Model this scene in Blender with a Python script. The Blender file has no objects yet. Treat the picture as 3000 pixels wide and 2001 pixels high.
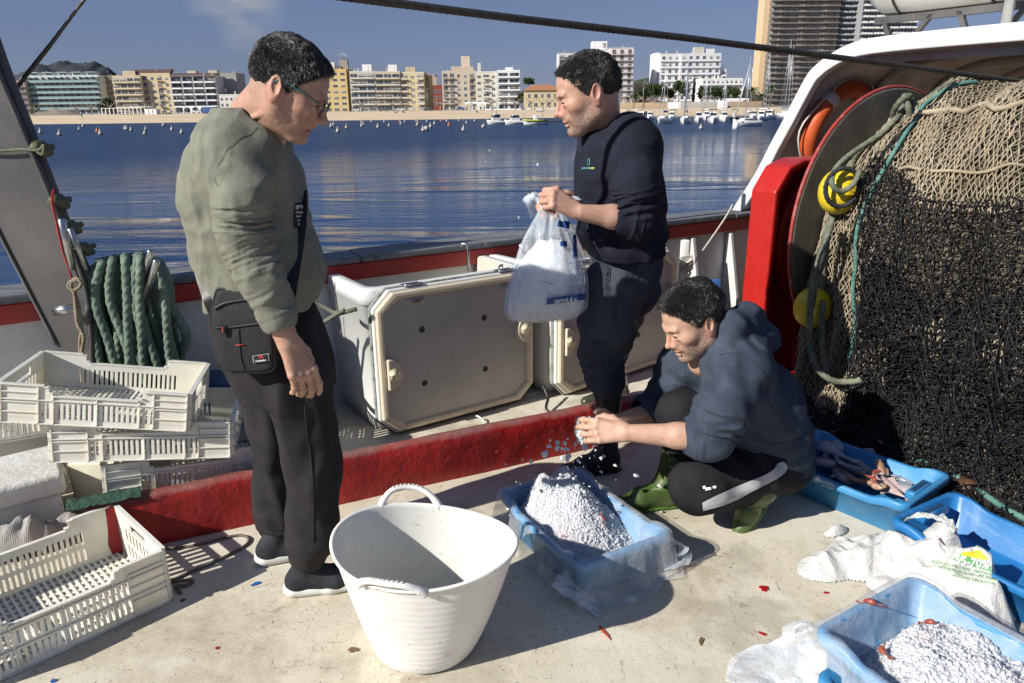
import bpy, bmesh, math, random
import numpy as np
from mathutils import Vector, Matrix, noise as mnoise
from mathutils.bvhtree import BVHTree
R_ = math.radians
rng = random.Random(7); nrg = np.random.default_rng(7)
scn = bpy.context.scene
COL = scn.collection
# ---------------------------------------------------------------- camera
FPX, CXP, CYP = 2150.0, 1500.0, 1000.5
PITCH, ROLL, CAMH = R_(17.6), R_(0.65), 1.55
_f = np.array([0, math.cos(PITCH), -math.sin(PITCH)]); _r = np.array([1., 0, 0]); _u = np.cross(_r, _f)
_R = _r*math.cos(ROLL)-_u*math.sin(ROLL); _U = _u*math.cos(ROLL)+_r*math.sin(ROLL)
cd = bpy.data.cameras.new('camera'); cam = bpy.data.objects.new('camera', cd); COL.objects.link(cam)
cd.sensor_width = 36; cd.lens = FPX/3000*36; cd.clip_end = 40000; cd.clip_start = 0.05
_m = Matrix(((_R[0], _U[0], -_f[0], 0), (_R[1], _U[1], -_f[1], 0), (_R[2], _U[2], -_f[2], CAMH), (0, 0, 0, 1)))
cam.matrix_world = _m; scn.camera = cam
def _ray(px, py): return _f+_R*((px-CXP)/FPX)-_U*((py-CYP)/FPX)
_C = np.array([0, 0, CAMH])
def atz(px, py, z=0.): d = _ray(px, py); return _C+d*((z-CAMH)/d[2])     # measured point of the photo on a level plane
def aty(px, py, y): d = _ray(px, py); return _C+d*(y/d[1])                 # ... on an upright plane at distance y
def onplane(px, py, p0, n):
 d = _ray(px, py); n = np.array(n, float); return _C+d*(((np.array(p0, float)-_C)@n)/(d@n))
# ---------------------------------------------------------------- sky and sun
SUN_EL, SUN_AZ = R_(32.0), R_(32.5)          # light travels towards azimuth 32.5 deg from +x
wd = bpy.data.worlds.new('World'); scn.world = wd; wd.use_nodes = True
nt = wd.node_tree; nt.nodes.clear()
def N(nt, t, **kw):
 n = nt.nodes.new(t)
 for k, v in kw.items():
  if k in n.inputs.keys() if hasattr(n.inputs, 'keys') else False: n.inputs[k].default_value = v
  else: setattr(n, k, v)
 return n
sky = nt.nodes.new('ShaderNodeTexSky'); sky.sky_type = 'NISHITA'; sky.sun_disc = False
sky.sun_elevation = SUN_EL
_sa = SUN_AZ+math.pi
sky.sun_rotation = (math.pi/2-_sa) % (2*math.pi)
sky.altitude = 0; sky.air_density = 1.0; sky.dust_density = 0.3; sky.ozone_density = 3.0
bg = nt.nodes.new('ShaderNodeBackground'); bg.inputs[1].default_value = 0.050
out = nt.nodes.new('ShaderNodeOutputWorld')
tc = nt.nodes.new('ShaderNodeTexCoord')
def wnoise(scale, sz, lo, hi, rough=0.6, off=(0, 0, 0)):
 mp = nt.nodes.new('ShaderNodeMapping'); mp.inputs['Scale'].default_value = (1, 1, sz); mp.inputs['Location'].default_value = off
 nt.links.new(tc.outputs['Generated'], mp.inputs[0])
 no = nt.nodes.new('ShaderNodeTexNoise'); no.inputs['Scale'].default_value = scale; no.inputs['Detail'].default_value = 7; no.inputs['Roughness'].default_value = rough
 nt.links.new(mp.outputs[0], no.inputs['Vector'])
 mr = nt.nodes.new('ShaderNodeMapRange'); mr.inputs[1].default_value = lo; mr.inputs[2].default_value = hi
 nt.links.new(no.outputs[0], mr.inputs[0]); return mr.outputs[0]
def wmix(a, b, f, blend='MIX'):
 m = nt.nodes.new('ShaderNodeMix'); m.data_type = 'RGBA'; m.blend_type = blend
 for s, v in ((m.inputs[0], f), (m.inputs[6], a), (m.inputs[7], b)):
  if isinstance(v, (tuple, float)): s.default_value = v if isinstance(v, float) else (*v, 1)
  else: nt.links.new(v, s)
 return m.outputs[2]
def wmath(op, a, b=0.):
 m = nt.nodes.new('ShaderNodeMath'); m.operation = op
 for i, v in enumerate((a, b)):
  if isinstance(v, (int, float)): m.inputs[i].default_value = v
  else: nt.links.new(v, m.inputs[i])
 return m.outputs[0]
def blob(px, py, rad, soft):     # one cloud bank around a sky direction
 d = _ray(px, py); d = d/np.linalg.norm(d)
 vm = nt.nodes.new('ShaderNodeVectorMath'); vm.operation = 'DOT_PRODUCT'; nt.links.new(tc.outputs['Generated'], vm.inputs[0]); vm.inputs[1].default_value = tuple(d)
 mr = nt.nodes.new('ShaderNodeMapRange'); mr.inputs[1].default_value = math.cos(rad); mr.inputs[2].default_value = math.cos(rad*soft)
 nt.links.new(vm.outputs['Value'], mr.inputs[0]); return mr.outputs[0]
base = sky.outputs[0]
base = wmix(base, (1.02, 0.93, 1.12), 1.0, 'MULTIPLY')
base = wmix(base, (2.0, 2.95, 5.5), 0.62)
c = wmath('MULTIPLY', wnoise(3.0, 3.5, 0.46, 0.75), 0.20)
base = wmix(base, (2.3, 2.7, 3.5), c)
c2 = wmath('MULTIPLY', wnoise(13.0, 1.9, 0.40, 0.62, 0.55, (.3, .1, .7)), blob(690, 0, .060, .25))
base = wmix(base, (5.2, 5.6, 6.3), wmath('MULTIPLY', c2, 0.85))
nt.links.new(base, bg.inputs[0]); nt.links.new(bg.outputs[0], out.inputs[0])
sl = bpy.data.lights.new('sun', 'SUN'); sl.energy = 5.0; sl.angle = R_(0.53); sl.color = (1.0, 0.955, 0.88)
so = bpy.data.objects.new('sun', sl); COL.objects.link(so)
SUND = Vector((math.cos(SUN_EL)*math.cos(SUN_AZ), math.cos(SUN_EL)*math.sin(SUN_AZ), -math.sin(SUN_EL)))
so.rotation_euler = SUND.to_track_quat('-Z', 'Y').to_euler()
vs = scn.view_settings; vs.view_transform = 'Standard'; vs.look = 'None'; vs.exposure = 0.40; vs.gamma = 1.0
scn.cycles.max_bounces = 8; scn.cycles.diffuse_bounces = 2; scn.cycles.glossy_bounces = 3
scn.cycles.transmission_bounces = 8; scn.cycles.transparent_max_bounces = 16
scn.cycles.caustics_reflective = False; scn.cycles.caustics_refractive = False; scn.cycles.sample_clamp_indirect = 6
# ---------------------------------------------------------------- object helpers
def tag(o, label=None, cat=None, group=None, kind=None):
 if label: o['label'] = label
 if cat: o['category'] = cat
 if group: o['group'] = group
 if kind: o['kind'] = kind
 return o
def thing(name, label, cat, loc=(0, 0, 0), group=None, rz=0.):
 o = bpy.data.objects.new(name, None); COL.objects.link(o); o.empty_display_size = .05
 o.location = [float(v) for v in loc]; o.rotation_euler = (0, 0, rz)
 return tag(o, label, cat, group)
def _off(parent):
 v = np.zeros(3)
 while parent is not None:
  v = v+np.array(parent.location); parent = parent.parent
 return v
def link_mesh(name, me, mat=None, parent=None):
 o = bpy.data.objects.new(name, me); COL.objects.link(o)
 if mat is not None:
  for m in (mat if isinstance(mat, (list, tuple)) else [mat]): me.materials.append(m)
 if parent is not None: o.parent = parent
 return o
def npmesh(name, V, F, mat=None, parent=None, smooth=True, local=False, mi=None):
 """V (n,3); F list of index arrays (each (m,k)) or one array. World coordinates unless local."""
 V = np.asarray(V, dtype=np.float64)
 if parent is not None and not local: V = V-_off(parent)
 me = bpy.data.meshes.new(name)
 Fs = [np.asarray(F)] if isinstance(F, np.ndarray) else [np.asarray(a) for a in F if len(a)]
 loops = np.concatenate([a.ravel() for a in Fs]); tot = np.concatenate([np.full(len(a), a.shape[1]) for a in Fs])
 me.vertices.add(len(V)); me.vertices.foreach_set('co', V.ravel())
 me.loops.add(len(loops)); me.loops.foreach_set('vertex_index', loops.astype(np.int32))
 me.polygons.add(len(tot)); st = np.concatenate([[0], np.cumsum(tot)[:-1]])
 me.polygons.foreach_set('loop_start', st.astype(np.int32))
 if mi is not None: me.polygons.foreach_set('material_index', np.asarray(mi, dtype=np.int32))
 me.polygons.foreach_set('use_smooth', np.full(len(tot), bool(smooth)))
 me.update(calc_edges=True); me.validate()
 return link_mesh(name, me, mat, parent)
def copy_tree(o, parent=None, **kw):
 c = o.copy(); COL.objects.link(c)
 if parent is not None: c.parent = parent
 for ch in list(o.children): copy_tree(ch, c)
 return c
class MB:
 """collects shapes into ONE mesh object"""
 def __init__(s): s.v = []; s.f = []; s.m = []; s.sm = []
 def add(s, V, F, mi=0, sm=False, M=None):
  n = len(s.v)
  if M is not None: V = [tuple(M @ Vector(p)) for p in V]
  s.v += [tuple(map(float, p)) for p in V]; s.f += [tuple(i+n for i in f) for f in F]
  s.m += [mi]*len(F); s.sm += [sm]*len(F); return s
 def box(s, a, b, mi=0, M=None):
  x0, y0, z0 = a; x1, y1, z1 = b
  V = [(x0, y0, z0), (x1, y0, z0), (x1, y1, z0), (x0, y1, z0), (x0, y0, z1), (x1, y0, z1), (x1, y1, z1), (x0, y1, z1)]
  return s.add(V, [(0, 3, 2, 1), (4, 5, 6, 7), (0, 1, 5, 4), (1, 2, 6, 5), (2, 3, 7, 6), (3, 0, 4, 7)], mi, False, M)
 def cbox(s, c, d, mi=0, M=None): return s.box([c[i]-d[i]/2 for i in range(3)], [c[i]+d[i]/2 for i in range(3)], mi, M)
 def bbox_(s, a, b, bev, mi=0, M=None, seg=2):     # bevelled box
  bm = bmesh.new(); bmesh.ops.create_cube(bm, size=1)
  for v in bm.verts: v.co = Vector([a[i]+(v.co[i]+.5)*(b[i]-a[i]) for i in range(3)])
  bmesh.ops.bevel(bm, geom=bm.edges[:], offset=bev, segments=seg, affect='EDGES', profile=.5)
  bm.verts.index_update(); V = [tuple(v.co) for v in bm.verts]; F = [tuple(v.index for v in f.verts) for f in bm.faces]; bm.free()
  return s.add(V, F, mi, True, M)
 def tube(s, P, r, n=8, mi=0, cap=True, M=None, closed=False, twist=None):
  V, F = sweep(P, r, n, cap, closed); return s.add(V, F, mi, True, M)
 def cyl(s, a, b, r, n=12, mi=0, r2=None, M=None):
  return s.tube([a, b], [r, r if r2 is None else r2], n, mi, True, M)
 def prism(s, poly, ax0, ax1, mi=0, M=None, sm=False):
  """poly: list of 3-D points; extruded by vector ax1-ax0 (offsets)"""
  n = len(poly); a = np.array(ax0, float); b = np.array(ax1, float)
  V = [tuple(np.array(p)+a) for p in poly]+[tuple(np.array(p)+b) for p in poly]
  F = [tuple(range(n))[::-1], tuple(range(n, 2*n))]+[(i, (i+1) % n, n+(i+1) % n, n+i) for i in range(n)]
  return s.add(V, F, mi, sm, M)
 def build(s, name, mat=None, parent=None, local=False, bevel=0., label=None):
  V = np.array(s.v, float)
  if parent is not None and not local: V = V-_off(parent)
  me = bpy.data.meshes.new(name); me.from_pydata([tuple(v) for v in V], [], s.f)
  me.polygons.foreach_set('material_index', s.m); me.polygons.foreach_set('use_smooth', s.sm)
  bm = bmesh.new(); bm.from_mesh(me); bmesh.ops.recalc_face_normals(bm, faces=bm.faces[:])
  if bevel > 0:
   bmesh.ops.remove_doubles(bm, verts=bm.verts[:], dist=1e-5)
   es = [e for e in bm.edges if len(e.link_faces) == 2 and e.calc_face_angle(0) > .5]
   bmesh.ops.bevel(bm, geom=es, offset=bevel, segments=2, affect='EDGES', profile=.5, clamp_overlap=True)
   for f in bm.faces: f.smooth = True
  bm.to_mesh(me); bm.free()
  o = link_mesh(name, me, mat, parent)
  if label: o['label'] = label
  if bevel > 0:
   m = o.modifiers.new('wn', 'WEIGHTED_NORMAL'); m.keep_sharp = False
  return o
def frames(P, closed=False):
 P = np.asarray(P, float); n = len(P)
 T = np.zeros_like(P)
 if closed: T = np.roll(P, -1, 0)-np.roll(P, 1, 0)
 else: T[1:-1] = P[2:]-P[:-2]; T[0] = P[1]-P[0]; T[-1] = P[-1]-P[-2]
 T /= np.linalg.norm(T, axis=1, keepdims=True)+1e-12
 A = np.zeros_like(P); a = np.cross(T[0], [0, 0, 1.]);
 if np.linalg.norm(a) < .1: a = np.cross(T[0], [1., 0, 0])
 a /= np.linalg.norm(a); A[0] = a
 for i in range(1, n):
  a = a-T[i]*(a@T[i]); a /= np.linalg.norm(a)+1e-12; A[i] = a
 return T, A, np.cross(T, A)
def sweep(P, r, n=8, cap=True, closed=False):
 P = np.asarray(P, float); m = len(P); r = np.broadcast_to(np.asarray(r, float), (m,))
 T, A, B = frames(P, closed); th = np.arange(n)/n*2*math.pi
 V = P[:, None]+r[:, None, None]*(np.cos(th)[None, :, None]*A[:, None]+np.sin(th)[None, :, None]*B[:, None])
 V = V.reshape(-1, 3); F = []
 for i in range(m if closed else m-1):
  a = i*n; b = ((i+1) % m)*n
  for j in range(n): F.append((a+j, a+(j+1) % n, b+(j+1) % n, b+j))
 if cap and not closed: F += [tuple(range(n))[::-1], tuple(range((m-1)*n, m*n))]
 return V, F
def catmull(P, k=8, closed=False):
 P = np.asarray(P, float); n = len(P); out = []
 g = (lambda i: P[i % n]) if closed else (lambda i: P[min(max(i, 0), n-1)])
 for i in range(n if closed else n-1):
  p0, p1, p2, p3 = g(i-1), g(i), g(i+1), g(i+2)
  for t in np.arange(k)/k:
   out.append(.5*((2*p1)+(-p0+p2)*t+(2*p0-5*p1+4*p2-p3)*t*t+(-p0+3*p1-3*p2+p3)*t**3))
 if not closed: out.append(P[-1])
 return np.array(out)
def resample(P, step, closed=False):
 P = np.asarray(P, float)
 if closed: P = np.vstack([P, P[:1]])
 s = np.concatenate([[0], np.cumsum(np.linalg.norm(np.diff(P, axis=0), axis=1))])
 n = max(2, int(s[-1]/step)+1); t = np.linspace(0, s[-1], n)
 Q = np.stack([np.interp(t, s, P[:, k]) for k in range(3)], 1)
 return Q[:-1] if closed else Q
def rope(name, P, rad, mat, parent=None, pitch=None, strands=3, nseg=15, closed=False, step=None, jitter=0.):
 """laid rope: one mesh whose lobed cross-section twists along the path"""
 step = step or rad*.55; pitch = pitch or rad*6.5
 P = resample(P, step, closed); m = len(P)
 if jitter: P = P+np.array([[mnoise.noise(Vector((p*9+k*17).tolist())) for k in range(3)] for p in P])*jitter
 T, A, B = frames(P, closed)
 th = np.arange(nseg)/nseg*2*math.pi
 L = m*step; turns = max(1, round(L/pitch)); ph = np.arange(m)/m*turns*2*math.pi
 ang = th[None]+0*ph[:, None]
 lob = np.abs(np.cos((ang-ph[:, None])*strands/2))
 rr = rad*(.68+.34*lob**.42)
 V = P[:, None]+rr[..., None]*(np.cos(ang)[..., None]*A[:, None]+np.sin(ang)[..., None]*B[:, None])
 i = np.arange(m if closed else m-1)[:, None]; j = np.arange(nseg)[None]
 a = i*nseg; b = ((i+1) % m)*nseg
 Fq = np.stack([a+j, a+(j+1) % nseg, b+(j+1) % nseg, b+j], -1).reshape(-1, 4)
 Fs = [Fq]
 if not closed: Fs.append(np.array([list(range(nseg))[::-1], list(range((m-1)*nseg, m*nseg))]))
 return npmesh(name, V.reshape(-1, 3), Fs, mat, parent)
# ---------------------------------------------------------------- materials
MATS = {}
class NT:
 def __init__(s, name):
  s.m = bpy.data.materials.new(name); s.m.use_nodes = True; s.t = s.m.node_tree
  s.b = s.t.nodes['Principled BSDF']; s.out = s.t.nodes['Material Output']; s._tc = None
 def node(s, t): return s.t.nodes.new(t)
 def lk(s, a, b): s.t.links.new(a, b)
 def coord(s, kind='Object', scale=(1, 1, 1), loc=(0, 0, 0), rot=(0, 0, 0)):
  if s._tc is None: s._tc = s.node('ShaderNodeTexCoord')
  if kind == 'World':
   g = s.node('ShaderNodeNewGeometry'); src = g.outputs['Position']
  else: src = s._tc.outputs[kind]
  mp = s.node('ShaderNodeMapping'); mp.inputs['Scale'].default_value = scale; mp.inputs['Location'].default_value = loc; mp.inputs['Rotation'].default_value = rot
  s.lk(src, mp.inputs[0]); return mp.outputs[0]
 def noise(s, scale, detail=5, rough=.55, vec=None, lo=None, hi=None, dist=0.):
  n = s.node('ShaderNodeTexNoise'); n.inputs['Scale'].default_value = scale; n.inputs['Detail'].default_value = detail
  n.inputs['Roughness'].default_value = rough; n.inputs['Distortion'].default_value = dist
  s.lk(vec if vec is not None else s.coord(), n.inputs['Vector'])
  return s.ramp(n.outputs[0], lo, hi) if lo is not None else n.outputs[0]
 def vor(s, scale, vec=None, feature='F1', lo=None, hi=None, rand=1.):
  n = s.node('ShaderNodeTexVoronoi'); n.feature = feature; n.inputs['Scale'].default_value = scale; n.inputs['Randomness'].default_value = rand
  s.lk(vec if vec is not None else s.coord(), n.inputs['Vector'])
  return s.ramp(n.outputs['Distance'], lo, hi) if lo is not None else n.outputs['Distance']
 def wave(s, scale, vec=None, dist=0., typ='BANDS', direction='X', detail=2., lo=None, hi=None):
  n = s.node('ShaderNodeTexWave'); n.wave_type = typ; n.inputs['Scale'].default_value = scale; n.inputs['Distortion'].default_value = dist; n.inputs['Detail'].default_value = detail
  if typ == 'BANDS': n.bands_direction = direction
  s.lk(vec if vec is not None else s.coord(), n.inputs['Vector'])
  return s.ramp(n.outputs['Fac'], lo, hi) if lo is not None else n.outputs['Fac']
 def ramp(s, x, lo, hi, a=0., b=1.):
  m = s.node('ShaderNodeMapRange'); m.inputs[1].default_value = lo; m.inputs[2].default_value = hi; m.inputs[3].default_value = a; m.inputs[4].default_value = b
  s.lk(x, m.inputs[0]); return m.outputs[0]
 def math(s, op, a, b=0., c=0.):
  m = s.node('ShaderNodeMath'); m.operation = op
  for i, v in enumerate((a, b, c)):
   if isinstance(v, (int, float)): m.inputs[i].default_value = v
   else: s.lk(v, m.inputs[i])
  return m.outputs[0]
 def mix(s, a, b, f, blend='MIX'):
  m = s.node('ShaderNodeMix'); m.data_type = 'RGBA'; m.blend_type = blend
  for k, v in ((0, f), (6, a), (7, b)):
   if isinstance(v, (int, float)): m.inputs[k].default_value = v
   elif isinstance(v, (tuple, list)): m.inputs[k].default_value = (*v[:3], 1)
   else: s.lk(v, m.inputs[k])
  return m.outputs[2]
 def bump(s, h, strength=.3, dist=.01, prev=None):
  b = s.node('ShaderNodeBump'); b.inputs['Strength'].default_value = strength; b.inputs['Distance'].default_value = dist
  s.lk(h, b.inputs['Height'])
  if prev is not None: s.lk(prev, b.inputs['Normal'])
  return b.outputs[0]
 def set(s, **kw):
  for k, v in kw.items():
   k = {'color': 'Base Color', 'rough': 'Roughness', 'metal': 'Metallic', 'normal': 'Normal', 'ior': 'IOR', 'spec': 'Specular IOR Level',
                 'trans': 'Transmission Weight', 'alpha': 'Alpha', 'sss': 'Subsurface Weight', 'sssr': 'Subsurface Radius', 'ssss': 'Subsurface Scale',
                 'sheen': 'Sheen Weight', 'coat': 'Coat Weight', 'emis': 'Emission Color', 'emiss': 'Emission Strength'}.get(k, k)
   i = s.b.inputs[k]
   if isinstance(v, (int, float)): i.default_value = v
   elif isinstance(v, (tuple, list)): i.default_value = (*v, 1) if len(v) == 3 and i.type == 'RGBA' else v
   else: s.lk(v, i)
  return s
def simple(name, col, rough=.5, var=.12, scale=6., bump=.15, bscale=40., metal=0., bdist=.004, spec=.5, dirt=None, dirtamt=.5, dscale=3., dlo=.5, dhi=.7, kind='Object', **kw):
 """a worn procedural surface: base colour drift, optional dirt patches, fine bump"""
 if name in MATS: return MATS[name]
 s = NT(name); vec = s.coord(kind)
 c2 = tuple(max(0, c*(1-var)) for c in col); c1 = tuple(min(1, c*(1+var)) for c in col)
 c = s.mix(c2, c1, s.noise(scale, 6, .6, vec))
 if dirt is not None:
  c = s.mix(c, dirt, s.math('MULTIPLY', s.noise(dscale, 8, .68, vec, dlo, dhi, .3), dirtamt))
 s.set(color=c, metal=metal, spec=spec, rough=s.ramp(s.noise(scale*2.3, 4, .6, vec), .2, .8, max(.02, rough-.1), min(1, rough+.1)))
 if bump: s.set(normal=s.bump(s.noise(bscale, 5, .6, vec), bump, bdist))
 s.set(**kw); MATS[name] = s.m; return s.m
# ================================================================ setting: sea, beach, town ground, hills
SEA = -1.3
def grid_mesh(name, xs, ys, zf, mat, kind='structure'):
 X, Y = np.meshgrid(xs, ys); Z = zf(X, Y); nx = len(xs)
 V = np.stack([X.ravel(), Y.ravel(), Z.ravel()], 1)
 i = np.arange(len(ys)-1)[:, None]*nx+np.arange(nx-1)[None]
 F = np.stack([i, i+1, i+nx+1, i+nx], -1).reshape(-1, 4)
 return tag(npmesh(name, V, F, mat), kind=kind)
s = NT('sea_water')
s.set(color=(.007, .030, .085), rough=.04, ior=1.33, spec=.5)
vec = s.coord('World', (1, 1, 1)); g = s.node('ShaderNodeNewGeometry'); sx = s.node('ShaderNodeSeparateXYZ'); s.lk(g.outputs['Position'], sx.inputs[0])
wx, wy = sx.outputs[0], sx.outputs[1]
dist = s.math('ADD', wy, s.math('MULTIPLY', wx, -.9))
ruf = s.math('ADD', dist, s.math('MULTIPLY', s.noise(.03, 4, .6, s.coord('World', (.35, 1, 1))), 30.))
ruf = s.ramp(ruf, 52, 92, 0, 1)
ruf = s.math('MAXIMUM', ruf, s.ramp(s.noise(.09, 4, .6, s.coord('World', (.25, 1, 1), (3, 1, 0))), .52, .72, 0, .35))
n1 = s.noise(1.1, 3, .5, s.coord('World', (.42, 1.5, 1), rot=(0, 0, .12)), dist=.4)
n2 = s.noise(3.6, 4, .6, s.coord('World', (.6, 1.3, 1), rot=(0, 0, -.2)))
n3 = s.noise(.35, 3, .5, s.coord('World', (.3, 1.2, 1), rot=(0, 0, .1)))
hcalm = s.math('ADD', s.math('MULTIPLY', n1, .021), s.math('ADD', s.math('MULTIPLY', n2, .010), s.math('MULTIPLY', n3, .035)))
hruf = s.math('ADD', s.math('ADD', s.math('MULTIPLY', n1, .45), s.math('MULTIPLY', n2, .22)), s.math('MULTIPLY', s.noise(.55, 5, .7, s.coord('World', (.5, 1., 1), rot=(0, 0, .2))), .9))
h = s.math('ADD', hcalm, s.math('MULTIPLY', hruf, ruf))
s.set(normal=s.bump(h, 1.0, 1.0), rough=s.ramp(ruf, 0, 1, .03, .30))
M_SEA = s.m
def stretch(a, b, n, p): t = np.linspace(-1, 1, n); return (np.sign(t)*np.abs(t)**p)*(b-a)/2+(a+b)/2
grid_mesh('sea', stretch(-20000, 20000, 81, 3), np.concatenate([np.linspace(-60, 300, 40), np.linspace(340, 26000, 30)]), lambda X, Y: X*0+SEA, M_SEA)
M_SAND = simple('beach_sand', (.60, .47, .31), .9, .10, .15, .3, 3., bdist=.05, dirt=(.42, .33, .23), dscale=.05, dirtamt=.5, kind='World')
SHL = 232.
def shore(X): return SHL+X*0.02+6*np.sin(X*.013+1)+2.*np.sin(X*.07)
def beachz(X, Y):
 t = (Y-shore(X))
 return np.where(t < 0, SEA+t*.05, SEA+np.minimum(2.2, t*.045+.15*np.sin(t*.12)*(t < 45)))
tag(grid_mesh('beach', np.linspace(-700, 900, 161), np.concatenate([np.linspace(215, 300, 45), np.linspace(305, 900, 30)]), beachz, M_SAND), kind='structure')
GZ = 1.1
M_PAVE = simple('promenade_paving', (.36, .33, .28), .85, .1, .3, .1, 4., kind='World')
mb = MB(); mb.box((-700, 336, -.5), (900, 900, GZ)); tag(mb.build('promenade', M_PAVE), kind='structure')
def hill(name, cx, w, h, D, dep, seed, col, lab=None):
 m = simple('wooded_hill_'+name, col, .95, .35, .02, .8, .12, bdist=4., kind='World')
 xs = np.linspace(cx-w, cx+w, 90); ys = np.linspace(D-dep, D+dep, 30)
 def zf(X, Y):
  u = (X-cx)/w; v = (Y-D)/dep
  z = h*np.clip(1-u*u, 0, 1)**1.3*np.clip(1-v*v, 0, 1)**.8
  nz = np.array([[mnoise.fractal(Vector((x*.012+seed, y*.012, 0)), 1., 2.1, 5) for x, y in zip(r1, r2)] for r1, r2 in zip(X, Y)])
  return z*(1+.16*nz)+np.abs(nz)*h*.03-2
 o = grid_mesh('hill', xs, ys, zf, m); return o
def pxx(px, D, py=320): return aty(px, py, D)[0]
def pxz(py, D, px=1500): return aty(px, py, D)[2]
DH = 3400.
hill('far_ridge', pxx(60, DH), 900, pxz(226, DH, 60), DH, 900, 3, (.035, .045, .05))
hill('far_peak', pxx(232, 3000.), 330, pxz(186, 3000., 232), 3000., 420, 9, (.035, .045, .05))
hill('far_slope', pxx(480, DH), 700, pxz(232, DH, 480), DH, 700, 5, (.035, .045, .05))
hill('green_knoll', pxx(1895, 640.), 62, pxz(216, 640., 1895), 640., 60, 12, (.035, .05, .02))
# ================================================================ town buildings
def cmat(col, rough=.8, **k):
 n = 'render_%02x%02x%02x' % tuple(int(c*255) for c in col)
 k.setdefault('dirt', tuple(c*.72 for c in col)); k.setdefault('dscale', .25)
 return simple(n, col, rough, .05, .2, .1, 2., **k)
s = NT('window_glass_far'); s.set(color=s.mix((.025, .03, .04), (.12, .14, .17), s.noise(.35, 2, .5, s.coord('World'), .35, .7)), rough=.12, spec=.6); M_WIN = s.m
s = NT('window_blind_far'); s.set(color=s.mix((.45, .43, .38), (.2, .19, .17), s.noise(.5, 2, .5, s.coord('World'), .4, .6)), rough=.6); M_BLIND = s.m
M_TEAL = simple('balcony_glass', (.22, .34, .34), .12, .2, .3, 0)
M_TILE = simple('roof_tiles', (.34, .15, .07), .85, .2, .5, .3, 3.)
M_DKROOF = simple('dark_roof', (.09, .05, .045), .85, .2, .5, .2, 3.)
M_STEELF = simple('far_metal', (.35, .36, .38), .4, .1, 1., 0, metal=.6)
M_BROWN = simple('brown_shutter', (.10, .045, .03), .7, .2, .5, 0)
M_AWN = simple('awning_cloth', (.75, .72, .66), .8, .05, .5, 0)
WINM = {}
def win_mesh(w, h, mat, blind=False):
 k = (round(w, 2), round(h, 2), mat.name, blind)
 if k in WINM: return WINM[k]
 mb = MB(); f = .07
 mb.box((-w/2, -.06, 0), (w/2, -.02, h), 0)
 mb.box((-w/2, -.12, -f), (w/2, -.06, 0), 1); mb.box((-w/2, -.12, h), (w/2, -.06, h+f), 1)
 mb.box((-w/2-f, -.12, -f), (-w/2, -.06, h+f), 1); mb.box((w/2, -.12, -f), (w/2+f, -.06, h+f), 1)
 mb.box((-.03, -.10, 0), (.03, -.06, h), 1)
 if blind: mb.box((-w/2, -.085, h*.45), (w/2, -.062, h), 2)
 o = mb.build('w', [mat, cmat((.7, .7, .68)), M_BLIND], local=True); me = o.data; bpy.data.objects.remove(o); WINM[k] = me
 return me
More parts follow.
